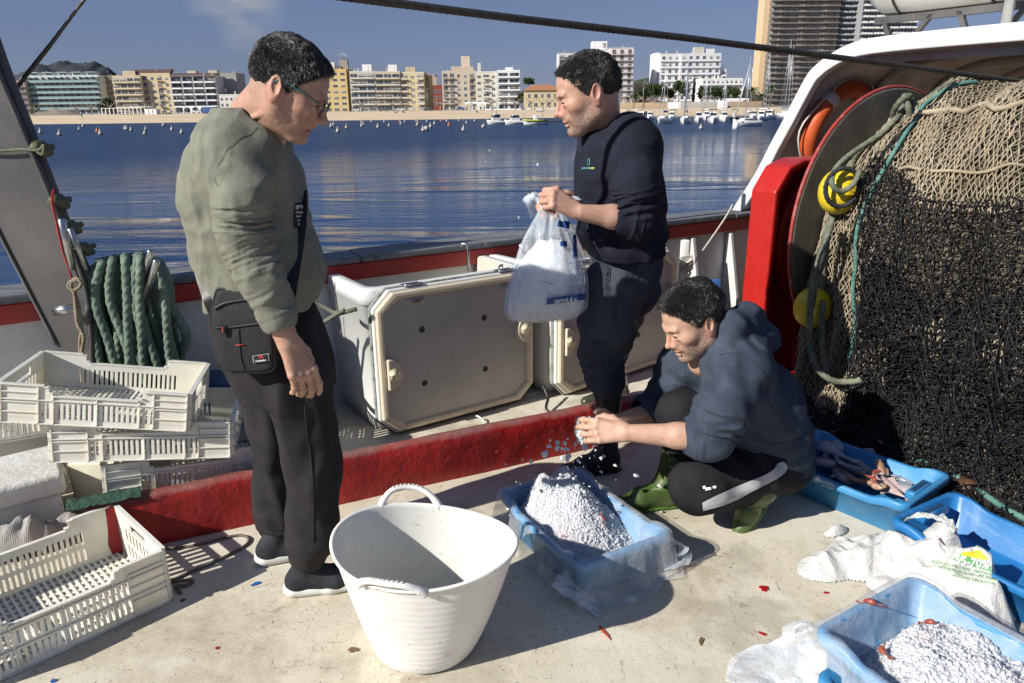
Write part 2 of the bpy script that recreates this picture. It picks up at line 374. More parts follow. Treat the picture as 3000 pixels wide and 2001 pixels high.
def building(label, x0px, x1px, topy, D, floors, bays, wall, style='band', cat='building', name='apartment_block', side=None, depth=14., basepx=None,
             slab=None, rail='wall', roofbox=(), parap=.5, wmat=None, bayset=None, proud=1.3, balc_cols=None, group='waterfront apartment blocks', base=None, gf=True, rz=0., winw=.62, winh=.62, z0=None):
 mid = (x0px+x1px)/2
 x0, x1 = pxx(x0px, D), pxx(x1px, D); zt = pxz(topy, D, mid); zb = GZ if z0 is None else z0
 W = x1-x0; fh = (zt-zb)/(floors+ (0 if not gf else 0)); r = thing(name, label, cat, (x0, D, zb), group, rz)
 wall_m = cmat(wall); slab_m = cmat(slab or tuple(min(.85, c*1.1) for c in wall)); wmat = wmat or M_WIN
 def B(nm, boxes, m, **k):
  mb = MB()
  for b in boxes: mb.box(*b)
  return mb.build(nm, m, r, local=True, **k)
 H = zt-zb
 B('wall', [((0, 0, 0), (W, depth, H))], [wall_m])
 B('parapet', [((-.05, -.08, H), (W+.05, .25, H+parap)), ((-.05, depth-.25, H), (W+.05, depth+.05, H+parap)), ((-.05, .25, H), (.2, depth-.25, H+parap)), ((W-.2, .25, H), (W+.05, depth-.25, H+parap))], [slab_m])
 bw = W/bays
 for f in range(floors):
  z = f*fh
  for b in range(bays):
   if balc_cols and style == 'cols' and b not in balc_cols: ww, wh = winw*bw*.6, winh*fh*.75
   else: ww, wh = winw*bw, winh*fh
   rr = (f*7+b*13+int(x0))%5
   me = win_mesh(ww, wh, wmat, rr in (1, 3))
   o = bpy.data.objects.new('window', me); COL.objects.link(o); o.parent = r
   o.location = ((b+.5)*bw, 0, z+.12*fh)
 if style in ('band', 'cols', 'grid', 'glass'):
  for f in range(1, floors):
   z = f*fh
   spans = [(0.02*W, .98*W)] if style in ('band', 'glass') else ([((b+.06)*bw, (b+.94)*bw) for b in range(bays)] if style == 'grid' else [((b+.08)*bw, (b+.92)*bw) for b in balc_cols])
   for a, c in spans:
    mb = MB(); mb.box((a, -proud, z-.12), (c, 0, z+.06), 0)
    if rail == 'glass':
     mb.box((a, -proud, z+.06), (c, -proud+.05, z+1.0), 1); mb.box((a, -proud-.02, z+1.0), (c, -proud+.08, z+1.08), 2)
    elif rail == 'open':
     mb.box((a, -proud, z+.98), (c, -proud+.07, z+1.06), 2)
     n = max(3, int((c-a)/.45))
     for i in range(n+1):
      xx = a+(c-a-.05)*i/n; mb.box((xx, -proud+.01, z+.06), (xx+.05, -proud+.06, z+.98), 2)
    else: mb.box((a, -proud, z+.06), (c, -proud+.12, z+.62), 0); mb.box((a, -proud+.02, z+.9), (c, -proud+.08, z+.98), 2)
    if style in ('grid',): mb.box((a, -proud, z-.12), (a+.15, -.02, z+fh-.2), 0)
    if style == 'glass' and bays > 3:
     for b in range(0, bays+1): xx = min(W-.1, b*bw+.02); mb.box((xx, -proud+.06, z+.06), (xx+.08, -.03, z+fh-.2), 1)
    mb.build('balcony', [slab_m, M_TEAL, M_STEELF], r, local=True)
 if style == 'hotel':
  for f in range(1, floors):
   z = f*fh; mb = MB()
   mb.box((0, -.9, z-.14), (W, 0, z), 0)
   for b in range(bays):
    mb.box(((b+.18)*bw, -.9, z), ((b+.82)*bw, -.82, z+.9), 0)
   mb.build('balcony', [slab_m], r, local=True)
 for (u0, u1, h, d0, m) in roofbox:
  B('roof_house', [((u0*W, d0, H), (u1*W, d0+3.5, H+h))], [cmat(m)])
 mb = MB(); k = 0
 for i in range(max(2, int(W/6))):
  xx = W*(.08+.84*rng.random()); yy = 1+rng.random()*6; hh = .8+rng.random()*1.6
  mb.box((xx, yy, H), (xx+.5, yy+.5, H+hh)); k += 1
 mb.build('chimney', [slab_m], r, local=True)
 mb = MB(); xx = W*(.2+.6*rng.random()); mb.cyl((xx, 3, H), (xx, 3, H+3.5), .05, 5); mb.cyl((xx-.6, 3, H+3.), (xx+.6, 3, H+3.), .04, 5); mb.cyl((xx-.4, 3, H+2.5), (xx+.4, 3, H+2.5), .04, 5)
 mb.build('aerial', [M_STEELF], r, local=True)
 return r, W, H, fh
DB = 420.
r, W, H, fh = building('brown and white block at the far left behind the mast', 30, 86, 238, DB-4, 6, 3, (.50, .42, .33), 'band', rail='open', slab=(.32, .2, .13))
r, W, H, fh = building('long white block with bands of pale green glass balconies', 88, 306, 224, DB, 7, 12, (.55, .56, .54), 'glass', rail='glass', slab=(.62, .66, .66), wmat=M_WIN, winw=.8, winh=.7)
for i in range(5):
 mb = MB(); a = W*(.06+i*.19); mb.box((a, 1.5, H), (a+W*.12, 6, H+2.1), 0); mb.box((a+.4, 1.44, H+.3), (a+W*.12-.4, 1.5, H+1.7), 1); mb.box((a-.3, .4, H+2.1), (a+W*.12+.3, 6, H+2.3), 0)
 mb.build('penthouse', [cmat((.62, .66, .66)), M_TEAL], r, local=True)
building('shaded grey brown block with small windows set back', 308, 342, 224, DB+6, 7, 5, (.20, .17, .14), 'plain', winw=.3, winh=.4)  # side wall in shade; the shade is put into its dark colour
building('tan block with long open balconies left of the yellow tan one', 343, 425, 224, DB-3, 6, 4, (.56, .46, .30), 'band', rail='wall', slab=(.60, .50, .33), winw=.8, roofbox=((.3, .75, 3., 3, (.5, .42, .3)),))
r, W, H, fh = building('yellow tan block with two projecting columns of balconies', 427, 511, 217, DB, 6, 4, (.56, .46, .29), 'cols', balc_cols=(0, 2), rail='open', slab=(.65, .52, .3))
mb = MB(); mb.prism([(-.4*W, 0, H+.1), (W, 0, H+.1), (W, 4, H+2.6), (-.4*W, 4, H+2.6)], (0, 0, 0), (0, 3, 0)); mb.build('roof', [M_DKROOF], r, local=True)
r, W, H, fh = building('white block with a grid of deep dark balconies and ground arches', 513, 642, 224, DB-2, 6, 4, (.50, .50, .50), 'grid', rail='wall', slab=(.80, .80, .80), winw=.86, winh=.8,
                       roofbox=((.3, .5, 3.2, 5, (.55, .46, .34)), (.78, .98, 3.2, 5, (.55, .46, .34))), proud=2.)
mb = MB(); mb.prism([(-.2, -1, H+.05), (W+.2, -1, H+.05), (W+.2, 5, H+1.8), (-.2, 5, H+1.8)], (0, 0, 0), (0, 0, .12)); mb.build('roof', [M_DKROOF], r, local=True)
def arcade(r, x0, x1, n, h, y, mat, t=.5, name='arcade'):
 mb = MB(); w = (x1-x0)/n
 for i in range(n):
  a = x0+i*w; pts = [(a, y, 0), (a+.12*w, y, 0)]
  for k in range(9): th = math.pi-k*math.pi/8; pts.append((a+.5*w+.38*w*math.cos(th), y, h*.5+min(.38*w, h*.42)*math.sin(th)))
  pts += [(a+.88*w, y, 0), (a+w, y, 0), (a+w, y, h), (a, y, h)]
  top = pts[2:11]
  for k in range(8): mb.prism([top[k], top[k+1], (top[k+1][0], y, h), (top[k][0], y, h)], (0, 0, 0), (0, t, 0))
  mb.box((a, y, 0), (a+.12*w, y+t, h)); mb.box((a+.88*w, y, 0), (a+w, y+t, h))
 return mb.build(name, [mat], r, local=True)
arcade(r, .25*W, 1.0*W, 4, 3.4, -4.2, cmat((.80, .80, .80)))
building('plain grey windowless gable wall behind the white block', 644, 703, 216, DB+10, 6, 2, (.30, .29, .28), 'plain', winw=.1, winh=.2)
building('low white house at the foot of the grey gable wall', 646, 716, 279, DB-5, 3, 5, (.62, .60, .55), 'plain', winw=.4, winh=.45, group='low waterfront houses', name='low_house', cat='house')
r, W, H, fh = building('bright yellow block with pairs of square windows', 930, 1022, 205, DB, 7, 4, (.58, .43, .19), 'plain', winw=.55, winh=.42, roofbox=((.1, .4, 3, 3, (.5, .42, .3)), (.45, .62, 4, 3, (.6, .6, .6))))
building('narrow yellow shaded return wall beside the yellow block', 1023, 1030, 207, DB+5, 7, 1, (.45, .32, .12), 'plain', winw=.3, winh=.3)  # darker yellow than the block: shade put into the wall colour
r, W, H, fh = building('pale block with white balconies right of the yellow one', 1031, 1104, 211, DB-2, 6, 3, (.52, .50, .42), 'band', rail='wall', slab=(.60, .58, .5), winw=.85, roofbox=((.48, .85, 4., 3, (.7, .7, .7)),))
r, W, H, fh = building('beige block with brown balcony recesses and a white roof house', 1105, 1177, 212, DB-2, 6, 3, (.52, .45, .33), 'band', rail='wall', slab=(.60, .52, .40), winw=.85, roofbox=((.5, .86, 4., 3, (.7, .7, .7)),))
r, W, H, fh = building('pale yellow stepped block with white shutters', 1178, 1246, 214, DB-1, 6, 3, (.62, .50, .28), 'cols', balc_cols=(0, 2), rail='wall', slab=(.66, .60, .48), wmat=M_BLIND, winw=.8, roofbox=((.2, .62, 3.3, 3, (.5, .4, .28)),))
building('lower ochre step of the pale yellow block', 1247, 1263, 222, DB+4, 6, 1, (.36, .27, .15), 'plain', winw=.4, winh=.4)
T = thing('church_tower', 'dark red town house with a small domed bell tower', 'church', (pxx(1262, 470), 470, GZ))
W = pxx(1298, 470)-pxx(1262, 470); H = pxz(247, 470)-GZ
mb = MB(); mb.box((0, 0, 0), (W, 8, H)); mb.build('wall', [cmat((.22, .045, .03))], T, local=True)
for i in range(3):
 for j in range(3):
  o = bpy.data.objects.new('window', win_mesh(1., 1.8, M_WIN)); COL.objects.link(o); o.parent = T; o.location = (W*(.2+.3*i), 0, H*(.2+.25*j))
h2 = pxz(222, 470)-GZ; mb = MB(); mb.box((W*.2, 0, H), (W*.6, 3, h2)); mb.build('belfry', [cmat((.42, .34, .26))], T, local=True)
mb = MB(); c = np.array((W*.4, 1.5, h2))
mb.tube([c+np.array((0, 0, z)) for z in (0, .6, 1.2, 1.7, 2.0, 3.)], [1.6, 1.5, 1.1, .5, .12, .05], 10); mb.build('dome', [cmat((.25, .2, .18))], T, local=True)
T = thing('antenna_tower', 'lattice of phone antennas on a concrete stair tower above the yellow block', 'antenna tower', (pxx(1003, DB+8), DB+8, pxz(204, DB+8)))
mb = MB(); mb.box((0, 0, -4), (4.6, 4, 6)); mb.build('wall', [cmat((.30, .27, .24))], T, local=True)
mb = MB()
for i in range(9): x = .3+i*.5; mb.cyl((x, .5+(i % 3), 6), (x, .5+(i % 3), 8+2.6*rng.random()), .12, 6)
mb.box((.1, .2, 7.6), (4.5, .35, 7.75)); mb.box((.1, .2, 9.), (4.5, .35, 9.12)); mb.build('antenna', [M_STEELF], T, local=True)
r, W, H, fh = building('beige block with roof terraces and tall brown window strips', 1298, 1394, 210, DB, 6, 5, (.52, .44, .33), 'cols', balc_cols=(0, 1, 4), rail='open', slab=(.58, .5, .4), roofbox=((.28, .95, 2.8, 3, (.5, .42, .32)), (.58, .84, 8., 4, (.58, .48, .38))))
r, W, H, fh = building('pale cream block with rounded white balconies', 1395, 1457, 212, DB-1, 6, 3, (.60, .58, .48), 'cols', balc_cols=(1,), rail='wall', slab=(.68, .66, .6), winw=.75, winh=.5, roofbox=((.1, .25, 5., 3, (.58, .56, .48)),))
r, W, H, fh = building('bright white block with a glazed top floor', 1458, 1524, 208, DB-3, 6, 2, (.72, .73, .74), 'band', rail='wall', slab=(.78, .79, .80), winw=.8, winh=.6, roofbox=((.35, .7, 2, 3, (.7, .7, .7)),))
T = thing('villa', 'cream villa with hipped orange tile roof and arched windows', 'house', (pxx(1536, 400), 400, GZ), 'low waterfront houses')
W = pxx(1640, 400)-pxx(1536, 400); H = pxz(265, 400, 1580)-GZ; zt = pxz(251, 400, 1580)-GZ
mb = MB(); mb.box((0, 0, 0), (W, 11, H)); mb.build('wall', [cmat((.55, .46, .28))], T, local=True)
mb = MB(); mb.add([(-.8, -.8, H), (W+.8, -.8, H), (W+.8, 11.8, H), (-.8, 11.8, H), (4, 5.5, zt+.6), (W-4, 5.5, zt+.6)], [(0, 1, 5, 4), (1, 2, 5), (2, 3, 4, 5), (3, 0, 4), (0, 3, 2, 1)]); mb.build('roof', [M_TILE], T, local=True)
for i in range(5):
 for j in range(2):
  o = bpy.data.objects.new('window', win_mesh(1.6 if i in (1, 3) else 1., 1.9, M_WIN)); COL.objects.link(o); o.parent = T; o.location = (W*(.14+.18*i), 0, H*(.14+.47*j))
r, W, H, fh = building('tall white block, left wing behind the head of the standing fisherman', 1634, 1738, 157, 455, 10, 4, (.66, .66, .66), 'band', rail='open', slab=(.45, .42, .38), winw=.7, group='tall white hotels', name='tall_block', z0=GZ)
r, W, H, fh = building('tall white block, right wing with brown shutters and long balconies', 1783, 1851, 142, 440, 10, 3, (.62, .61, .60), 'band', rail='open', slab=(.5, .46, .42), wmat=M_BROWN, winw=.42, winh=.7, group='tall white hotels', name='tall_block')
for a, b, t, d in ((1739, 1762, 153, 451), (1762, 1782, 147, 446)):
 building('white stair bay stepping between the two wings' if a < 1750 else 'white splayed bay next to the shuttered right wing', a, b, t, d, 10, 1, (.66, .66, .65), 'band', rail='open', slab=(.5, .46, .42), winw=.7, group='tall white hotels', name='tall_block')
T = thing('lift_tower', 'white lift tower rising above the tall white block', 'tower', (pxx(1731, 460), 460, GZ)); mb = MB()
mb.box((0, 0, 0), (pxx(1774, 460)-pxx(1731, 460), 8, pxz(121, 460, 1750)-GZ)); mb.build('wall', [cmat((.74, .74, .74))], T, local=True)
mb = MB(); mb.box((6.2, -.1, pxz(140, 460, 1750)-GZ), (8., -.02, pxz(126, 460, 1750)-GZ)); mb.build('window', [M_BLIND], T, local=True)
building('white hotel seen end on, left bay of its long front', 1911, 1927, 158, 456, 8, 1, (.74, .75, .77), 'plain', winw=.1, winh=.1, group='seaside hotel', name='hotel')
r, W, H, fh = building('white hotel front with rows of square windows and narrow balconies', 1928, 1985, 160, 450, 8, 3, (.64, .65, .67), 'hotel', winw=.42, winh=.62, slab=(.66, .66, .68), group='seaside hotel', name='hotel')
r, W, H, fh = building('white hotel wing with six windows a floor right of the zigzag joint', 1986, 2102, 159, 447, 8, 6, (.60, .61, .63), 'hotel', winw=.42, winh=.62, slab=(.66, .66, .68), group='seaside hotel', name='hotel',
                       roofbox=((.35, .6, 4, 3, (.5, .48, .42)), (.66, .85, 3, 2, (.62, .62, .6))))
building('white hotel terrace stepping down to the right', 2103, 2120, 205, 449, 6, 1, (.60, .61, .63), 'hotel', winw=.42, winh=.62, group='seaside hotel', name='hotel')
building('low white terraced villa with parasols under the hotel', 2052, 2170, 232, 430, 5, 9, (.70, .70, .68), 'band', rail='wall', slab=(.76, .76, .75), winw=.4, group='low waterfront houses', name='low_house', cat='house')
building('low cream house behind the pines', 1856, 1905, 248, 470, 5, 4, (.52, .43, .28), 'plain', winw=.3, winh=.4, group='low waterfront houses', name='low_house', cat='house')
building('sandstone block between the hotel and the high tower', 2168, 2222, 258, 440, 4, 4, (.48, .36, .24), 'plain', winw=.4, winh=.4, group='low waterfront houses', name='low_house', cat='house')
def tower(label, xa, xb, topm, D, floors, wall, slab, glass, brk, rz=0, nm='tower_block', skew=0.):
 x0, x1 = pxx(xa, D), pxx(xb, D); T = thing(nm, label, 'tower block', (x0, D, GZ), None, rz); W = (x1-x0)/math.cos(rz); fh = topm/floors
 mb = MB(); mb.box((0, 0, 0), (W, 14, topm)); mb.build('wall', [cmat(wall)], T, local=True)
 fl = [f for f in range(floors)]
 for f in fl:
  mb = MB(); z = f*fh; n = 9
  for k in range(n):       # broken balcony line, each bay stepped a little
   a, b = W*k/n, W*(k+1)/n-.25; pr = 1.5+.5*((k*5+f*(1 if brk else 0)) % 3)
   mb.box((a, -pr, z-.1), (b, 0, z+.08), 0); mb.box((a, -pr, z+.08), (b, -pr+.12, z+.85), 0)
  mb.build('balcony', [cmat(slab)], T, local=True)
  mb = MB()
  for k in range(n*2): a = W*k/(n*2); mb.box((a+.25, -.08, z+.3), (a+W/(n*2)-.25, -.02, z+fh-.5))
  mb.build('window_row', [glass], T, local=True)
 return T, W
TH = 92.
building_d = 475.
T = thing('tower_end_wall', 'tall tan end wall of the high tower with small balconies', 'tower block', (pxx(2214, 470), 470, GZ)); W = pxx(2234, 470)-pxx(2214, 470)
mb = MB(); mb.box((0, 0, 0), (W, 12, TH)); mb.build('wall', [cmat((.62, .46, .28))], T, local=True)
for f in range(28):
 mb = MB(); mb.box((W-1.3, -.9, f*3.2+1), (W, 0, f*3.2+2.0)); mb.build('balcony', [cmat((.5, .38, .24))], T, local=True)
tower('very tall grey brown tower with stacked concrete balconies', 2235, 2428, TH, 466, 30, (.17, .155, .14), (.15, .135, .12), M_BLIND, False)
tower('dark glazed tower slice with white floor lines behind the shelter roof', 2429, 2490, TH, 470, 30, (.10, .12, .15), (.42, .44, .46), M_WIN, True)
tower('white tower slice with ragged stacked balconies above the shelter roof', 2491, 2650, 64., 462, 21, (.28, .29, .30), (.72, .72, .70), M_WIN, True)
# ---------------------------------------------------------------- promenade things
M_WHITE = cmat((.78, .78, .77))
def parched(lab, px0, px1, D, h, n, nm='beach_arcade'):
 T = thing(nm, lab, 'arcade', (pxx(px0, D), D, GZ)); W = pxx(px1, D)-pxx(px0, D); arcade(T, 0, W, n, h, 0, M_WHITE, .8); mb = MB(); mb.box((-.2, .8, h), (W+.2, 6, h+.2)); mb.build('roof', [M_WHITE], T, local=True)
parched('white beach bar front with three round arches', 1362, 1424, 345, 3.3, 3); parched('white garden arcade below the palms', 2126, 2192, 350, 3.6, 3)
def wallx(lab, a, b, D, h, m, t=.4, nm='garden_wall'):
 mb = MB(); mb.bbox_((pxx(a, D), D, GZ-1.2), (pxx(b, D), D+t, GZ+h), .03); tag(mb.build(nm, m), lab, 'wall')
wallx('long low white wall behind the beach bar', 1424, 1640, 343, .45, M_WHITE); wallx('grey marina wall behind the moored boats', 1955, 2140, 300, 2.2, cmat((.40, .38, .35)), nm='marina_wall')
wallx('short white wall end behind the moored boats', 2102, 2131, 298, 2.5, M_WHITE, nm='marina_wall'); wallx('white storage hut wall between masts', 1957, 1994, 296, 2.2, M_WHITE, nm='marina_wall')
wallx('sandstone terrace wall at the right of the beach', 1800, 2230, 340, 2.4, cmat((.42, .31, .20)), 3.)
T = thing('pergola', 'long white open pergola bar on the beach', 'pergola', (pxx(296, 330), 330, GZ-.6)); W = pxx(457, 330)-pxx(296, 330)
mb = MB(); mb.box((0, 0, 3.), (W*.72, 6, 3.2)); mb.box((W*.5, 1, 3.4), (W*.9, 6, 3.6)); mb.build('roof', [M_WHITE], T, local=True)
for i in range(14):
 mb = MB(); x = W*i/14; mb.box((x, 0, 0), (x+.3, .3, 3.)); mb.build('post', [M_WHITE], T, local=True)
mb = MB(); mb.box((W*.8, 0, 0), (W, 4, 2.6)); mb.build('kiosk', [M_WHITE], T, local=True)
M_MOUND = simple('dug_earth', (.20, .17, .14), .95, .2, .3, .6, 2., bdist=.3)
for px, w, h in ((165, 13, 3.6), (118, 8, 2.4)):
 n = 24; V = []; F = []
 for i in range(n+1):
  for j in range(n+1):
   u, v = i/n*2-1, j/n*2-1; rr = min(1, math.hypot(u, v)); V.append((u*w, v*5, h*(1-rr)**.8*(1+.3*mnoise.noise(Vector((u*4, v*4, px))))))
 F = np.array([(i*(n+1)+j, (i+1)*(n+1)+j, (i+1)*(n+1)+j+1, i*(n+1)+j+1) for i in range(n) for j in range(n)])
 o = npmesh('earth_mound', np.array(V)+np.array((pxx(px, 328), 328, GZ-.9)), F, M_MOUND); tag(o, 'large heap of grey earth on the beach' if px > 130 else 'smaller heap of grey earth at the beach edge', 'mound')
M_BLUEC = cmat((.03, .09, .22))
mb = MB(); mb.bbox_((pxx(592, 335), 335, GZ), (pxx(632, 335), 338, GZ+2.6), .06); tag(mb.build('container', M_BLUEC), 'dark blue container beside the ground arches', 'container')
def far_car(px, D, col, lab):
 T = thing('parked_car', lab, 'car', (pxx(px, D), D, GZ), 'cars parked along the promenade'); m = cmat(col)
 mb = MB(); P = [(0, 0, .3), (4.2, 0, .3), (4.2, 0, .8), (3.6, 0, .9), (3.0, 0, 1.4), (1.2, 0, 1.45), (.4, 0, .9), (0, 0, .75)]
 mb.prism(P, (0, 0, 0), (0, 1.7, 0)); mb.build('body', [m], T, local=True)
 mb = MB(); mb.prism([(1.25, -.02, .95), (2.9, -.02, .95), (2.75, -.02, 1.32), (1.4, -.02, 1.35)], (0, 0, 0), (0, .02, 0)); mb.build('window', [M_WIN], T, local=True)
 for x in (.8, 3.3): mb = MB(); mb.cyl((x, -.04, .32), (x, .2, .32), .32, 12); mb.build('wheel', [simple('tyre', (.02, .02, .02), .9)], T, local=True)
for px, c, l in ((1110, (.1, .1, .12), 'dark grey car parked right of the white balconied block'), (1160, (.6, .6, .6), 'silver car parked in front of the beige block'), (1335, (.05, .12, .25), 'blue car parked left of the white arches'),
                 (1030, (.5, .5, .5), 'pale car parked in front of the yellow block'), (560, (.65, .65, .65), 'white car parked before the ground arches'), (1240, (.08, .08, .08), 'black car parked near the red town house'), (2180, (.04, .08, .25), 'blue car near the garden arcade')):
 far_car(px, 342, c, l)
M_DARKCL = cmat((.05, .06, .07)); M_SKINF = cmat((.45, .27, .19))
def far_person(px, py, D, lab, sit=False, col=M_DARKCL):
 x, z = pxx(px, D), beachz(np.array([pxx(px, D)]), np.array([D]))[0]
 z = max(z, GZ) if D > 338 else z
 h = .95 if sit else 1.7; mb = MB()
 if sit: mb.tube([(0, 0, .1), (.1, 0, .35), (.0, 0, .75)], [.2, .22, .15], 8); mb.tube([(0, 0, .1), (.45, 0, .4), (.8, 0, .05)], [.12, .1, .07], 6)
 else:
  mb.tube([(0, 0, .85), (0, 0, 1.2), (0, 0, 1.5)], [.16, .17, .14], 8)
  for s_ in (-1, 1): mb.tube([(s_*.08, 0, .9), (s_*.1, .05*s_, .45), (s_*.12, .1*s_, .02)], [.1, .08, .05], 6); mb.tube([(s_*.2, 0, 1.42), (s_*.26, 0, 1.1), (s_*.24, -.1, .85)], [.05, .045, .035], 6)
 mb.tube([(0, 0, h-.28), (0, 0, h-.15), (0, 0, h)], [.06, .11, .06], 8, mi=1)
 o = mb.build('person', [col, M_SKINF]); o.location = (x, D, z); tag(o, lab, 'person', 'people far off on the beach')
far_person(236, 350, 262, 'walker in teal standing alone on the beach sand', col=cmat((.05, .2, .2)))
for i, (px, D) in enumerate(((485, 285), (491, 285.5), (497, 285))): far_person(px, 0, D, ('left', 'middle', 'right')[i]+' one of three people sitting together on the sand', True)
far_person(1157, 0, 275, 'dark figure lying low on the sand below the beige block', True); far_person(1180, 0, 275, 'figure sitting on the sand below the pale yellow block', True); far_person(1395, 0, 275, 'figure sitting on the sand below the white arches', True)
far_person(1305, 0, 341, 'person walking on the promenade left of the beige block', False); far_person(1205, 0, 341, 'person in white standing by the promenade', False, cmat((.7, .7, .7)))
# ---------------------------------------------------------------- trees
M_BARK = simple('bark', (.16, .13, .10), .9, .3, .8, .4, 6.); M_BAREB = simple('pale_plane_bark', (.34, .29, .22), .9, .3, .8, .3, 6.)
def leafmat(n, a, b):
 s = NT(n); s.set(color=s.mix(a, b, s.noise(.5, 3, .6, s.coord('World'))), rough=.7, spec=.2); return s.m
M_PINE = leafmat('pine_needles', (.025, .045, .015), (.07, .10, .035)); M_PALM = leafmat('palm_leaf', (.04, .07, .02), (.11, .14, .05)); M_CYP = leafmat('cypress_leaf', (.02, .035, .015), (.05, .07, .03))
def crown(C_, R3, n, size, seed):
 g = np.random.default_rng(seed); cl = []
 k = max(5, n//90)
 cs = g.normal(size=(k, 3)); cs /= np.linalg.norm(cs, axis=1, keepdims=True); cs = cs*g.uniform(.2, .85, (k, 1))*np.array(R3)+np.array(C_)
 p = cs[g.integers(0, k, n)]+g.normal(size=(n, 3))*np.array(R3)*.2
 a = g.normal(size=(n, 3)); a /= np.linalg.norm(a, axis=1, keepdims=True); b = np.cross(a, g.normal(size=(n, 3))); b /= np.linalg.norm(b, axis=1, keepdims=True)
 s_ = size*g.uniform(.5, 1.3, (n, 1)); V = np.stack([p-a*s_-b*s_*.5, p+a*s_-b*s_*.5, p+a*s_*.6+b*s_*.7, p-a*s_*.6+b*s_*.6], 1).reshape(-1, 3)
 return V, np.arange(n*4).reshape(-1, 4)
def tree(px, D, h, R3, kind, lab, seed, grp, nm):
 x = pxx(px, D); T = thing(nm, lab, 'tree', (x, D, GZ), grp); g = random.Random(seed)
 mb = MB(); mb.tube([(0, 0, 0), (g.uniform(-.3, .3), 0, h*.35), (g.uniform(-.5, .5), 0, h*.75)], [.32, .24, .12], 8)
 for i in range(6):
  a = g.uniform(0, 6.28); z0 = h*g.uniform(.4, .7); mb.tube([(0, 0, z0), (math.cos(a)*R3[0]*.4, math.sin(a)*R3[1]*.4, z0+h*.12), (math.cos(a)*R3[0]*.75, math.sin(a)*R3[1]*.75, z0+h*.22)], [.12, .08, .03], 6)
 mb.build('trunk', [M_BARK], T, local=True)
 V, F = crown((0, 0, h-R3[2]*.75), R3, 1500 if kind != 'cyp' else 900, .38 if kind != 'cyp' else .3, seed)
 npmesh('crown', V, F, M_PINE if kind == 'pine' else M_CYP, T, False, True)
pines = [(1868, 6, 5), (1885, 8, 5), (1900, 9, 6), (1918, 10, 6), (1938, 9, 5), (1958, 8, 5), (1985, 11, 5.5), (2008, 9, 4), (2052, 8, 4), (2072, 7, 4.5), (2092, 8, 4.5), (2110, 7, 4), (2128, 7.5, 4), (2150, 7, 4)]
names = ['first bushy pine right of the steel post', 'second bushy pine right of the steel post', 'tall rounded pine below the green knoll', 'broad pine at the left corner of the white hotel', 'pine under the left windows of the hotel', 'pine just left of the white mast', 'tall umbrella pine in front of the hotel', 'dark pine beside the leaning blue sail mast', 'small pine left of the terraced villa', 'round pine below the terraced villa', 'pine in front of the terraced villa steps', 'low pine under the villa parasols', 'low pine left of the palms', 'shrubby pine just before the palms']
for i, ((px, h, w), l) in enumerate(zip(pines, names)): tree(px, 372+(i % 3)*6, h+1.5, (w*.62, w*.6, h*.36), 'pine', l, 40+i, 'pines in front of the hotels', 'pine_tree')
tree(2030, 382, 12, (1.1, 1.1, 6.), 'cyp', 'narrow dark cypress right of the umbrella pine', 77, None, 'cypress_tree'); tree(1531, 412, 8, (2.5, 2.5, 3), 'pine', 'dark tree squeezed left of the tile roofed villa', 78, None, 'garden_tree')
tree(1548, 440, 16.5, (3.5, 3.5, 2.), 'pine', 'umbrella pine crown rising behind the villa roof', 79, None, 'pine_tree'); tree(1630, 406, 8, (3, 3, 3), 'pine', 'bushy tree right behind the villa', 80, None, 'garden_tree'); tree(312, 350, 6, (4, 3, 2.5), 'pine', 'olive green tree in front of the shaded brown block', 81, None, 'garden_tree')
for i, (px, h) in enumerate(((2200, 9.5), (2256, 10.5), (2228, 7.))):
 x = pxx(px, 360); T = thing('palm_tree', ('left palm below the tan tower wall', 'tall palm in front of the high tower', 'short palm between the two tall palms')[i], 'palm', (x, 360, GZ), 'palms below the tower')
 mb = MB(); mb.tube([(0, 0, 0), (.1, 0, h*.5), (0, 0, h-2.2)], [.35, .28, .3], 9); mb.build('trunk', [M_BARK], T, local=True)
 V = []; F = []; g = random.Random(i)
 for k in range(46):
  a = g.uniform(0, 6.28); e = g.uniform(-.5, 1.3); L = g.uniform(2.4, 3.6); pts = []
  for t in np.linspace(0, 1, 6): rr = L*t*math.cos(e*(1-t*.3)); pts.append((rr*math.cos(a), rr*math.sin(a), h-2.2+L*t*math.sin(e)-1.5*t*t))
  for j in range(5):
   p, q = np.array(pts[j]), np.array(pts[j+1]); sd = np.array((-math.sin(a), math.cos(a), 0)); w0, w1 = .35*(1-j/6), .35*(1-(j+1)/6)
   n = len(V); V += [p-sd*w0-(0, 0, w0*.7), p, p+sd*w0-(0, 0, w0*.7), q-sd*w1-(0, 0, w1*.7), q, q+sd*w1-(0, 0, w1*.7)]; F += [(n, n+1, n+4, n+3), (n+1, n+2, n+5, n+4)]
 npmesh('crown', np.array(V), np.array(F), M_PALM, T, False, True)
def bare_tree(px, D, h, lab, seed):
 g = random.Random(seed); T = thing('bare_plane_tree', lab, 'tree', (pxx(px, D), D, GZ-.1), 'leafless plane trees along the promenade')
 mb = MB(); mb.tube([(0, 0, 0), (.1, 0, h*.4)], [.26, .2], 7); mb.build('trunk', [M_BAREB], T, local=True); mb = MB()
 for i in range(7):
  a = i*.9+g.uniform(0, .6); L = h*g.uniform(.35, .55); p1 = (math.cos(a)*L*.5, math.sin(a)*L*.5, h*.4+L*.45); p2 = (math.cos(a)*L, math.sin(a)*L, h*.4+L*.75)
  mb.tube([(.1, 0, h*.38), p1, p2], [.16, .11, .07], 5)
  for j in range(3): b = a+g.uniform(-.9, .9); mb.tube([p2, (p2[0]+math.cos(b)*.8, p2[1]+math.sin(b)*.8, p2[2]+.9*g.random())], [.06, .02], 4)
 mb.build('limbs', [M_BAREB], T, local=True)
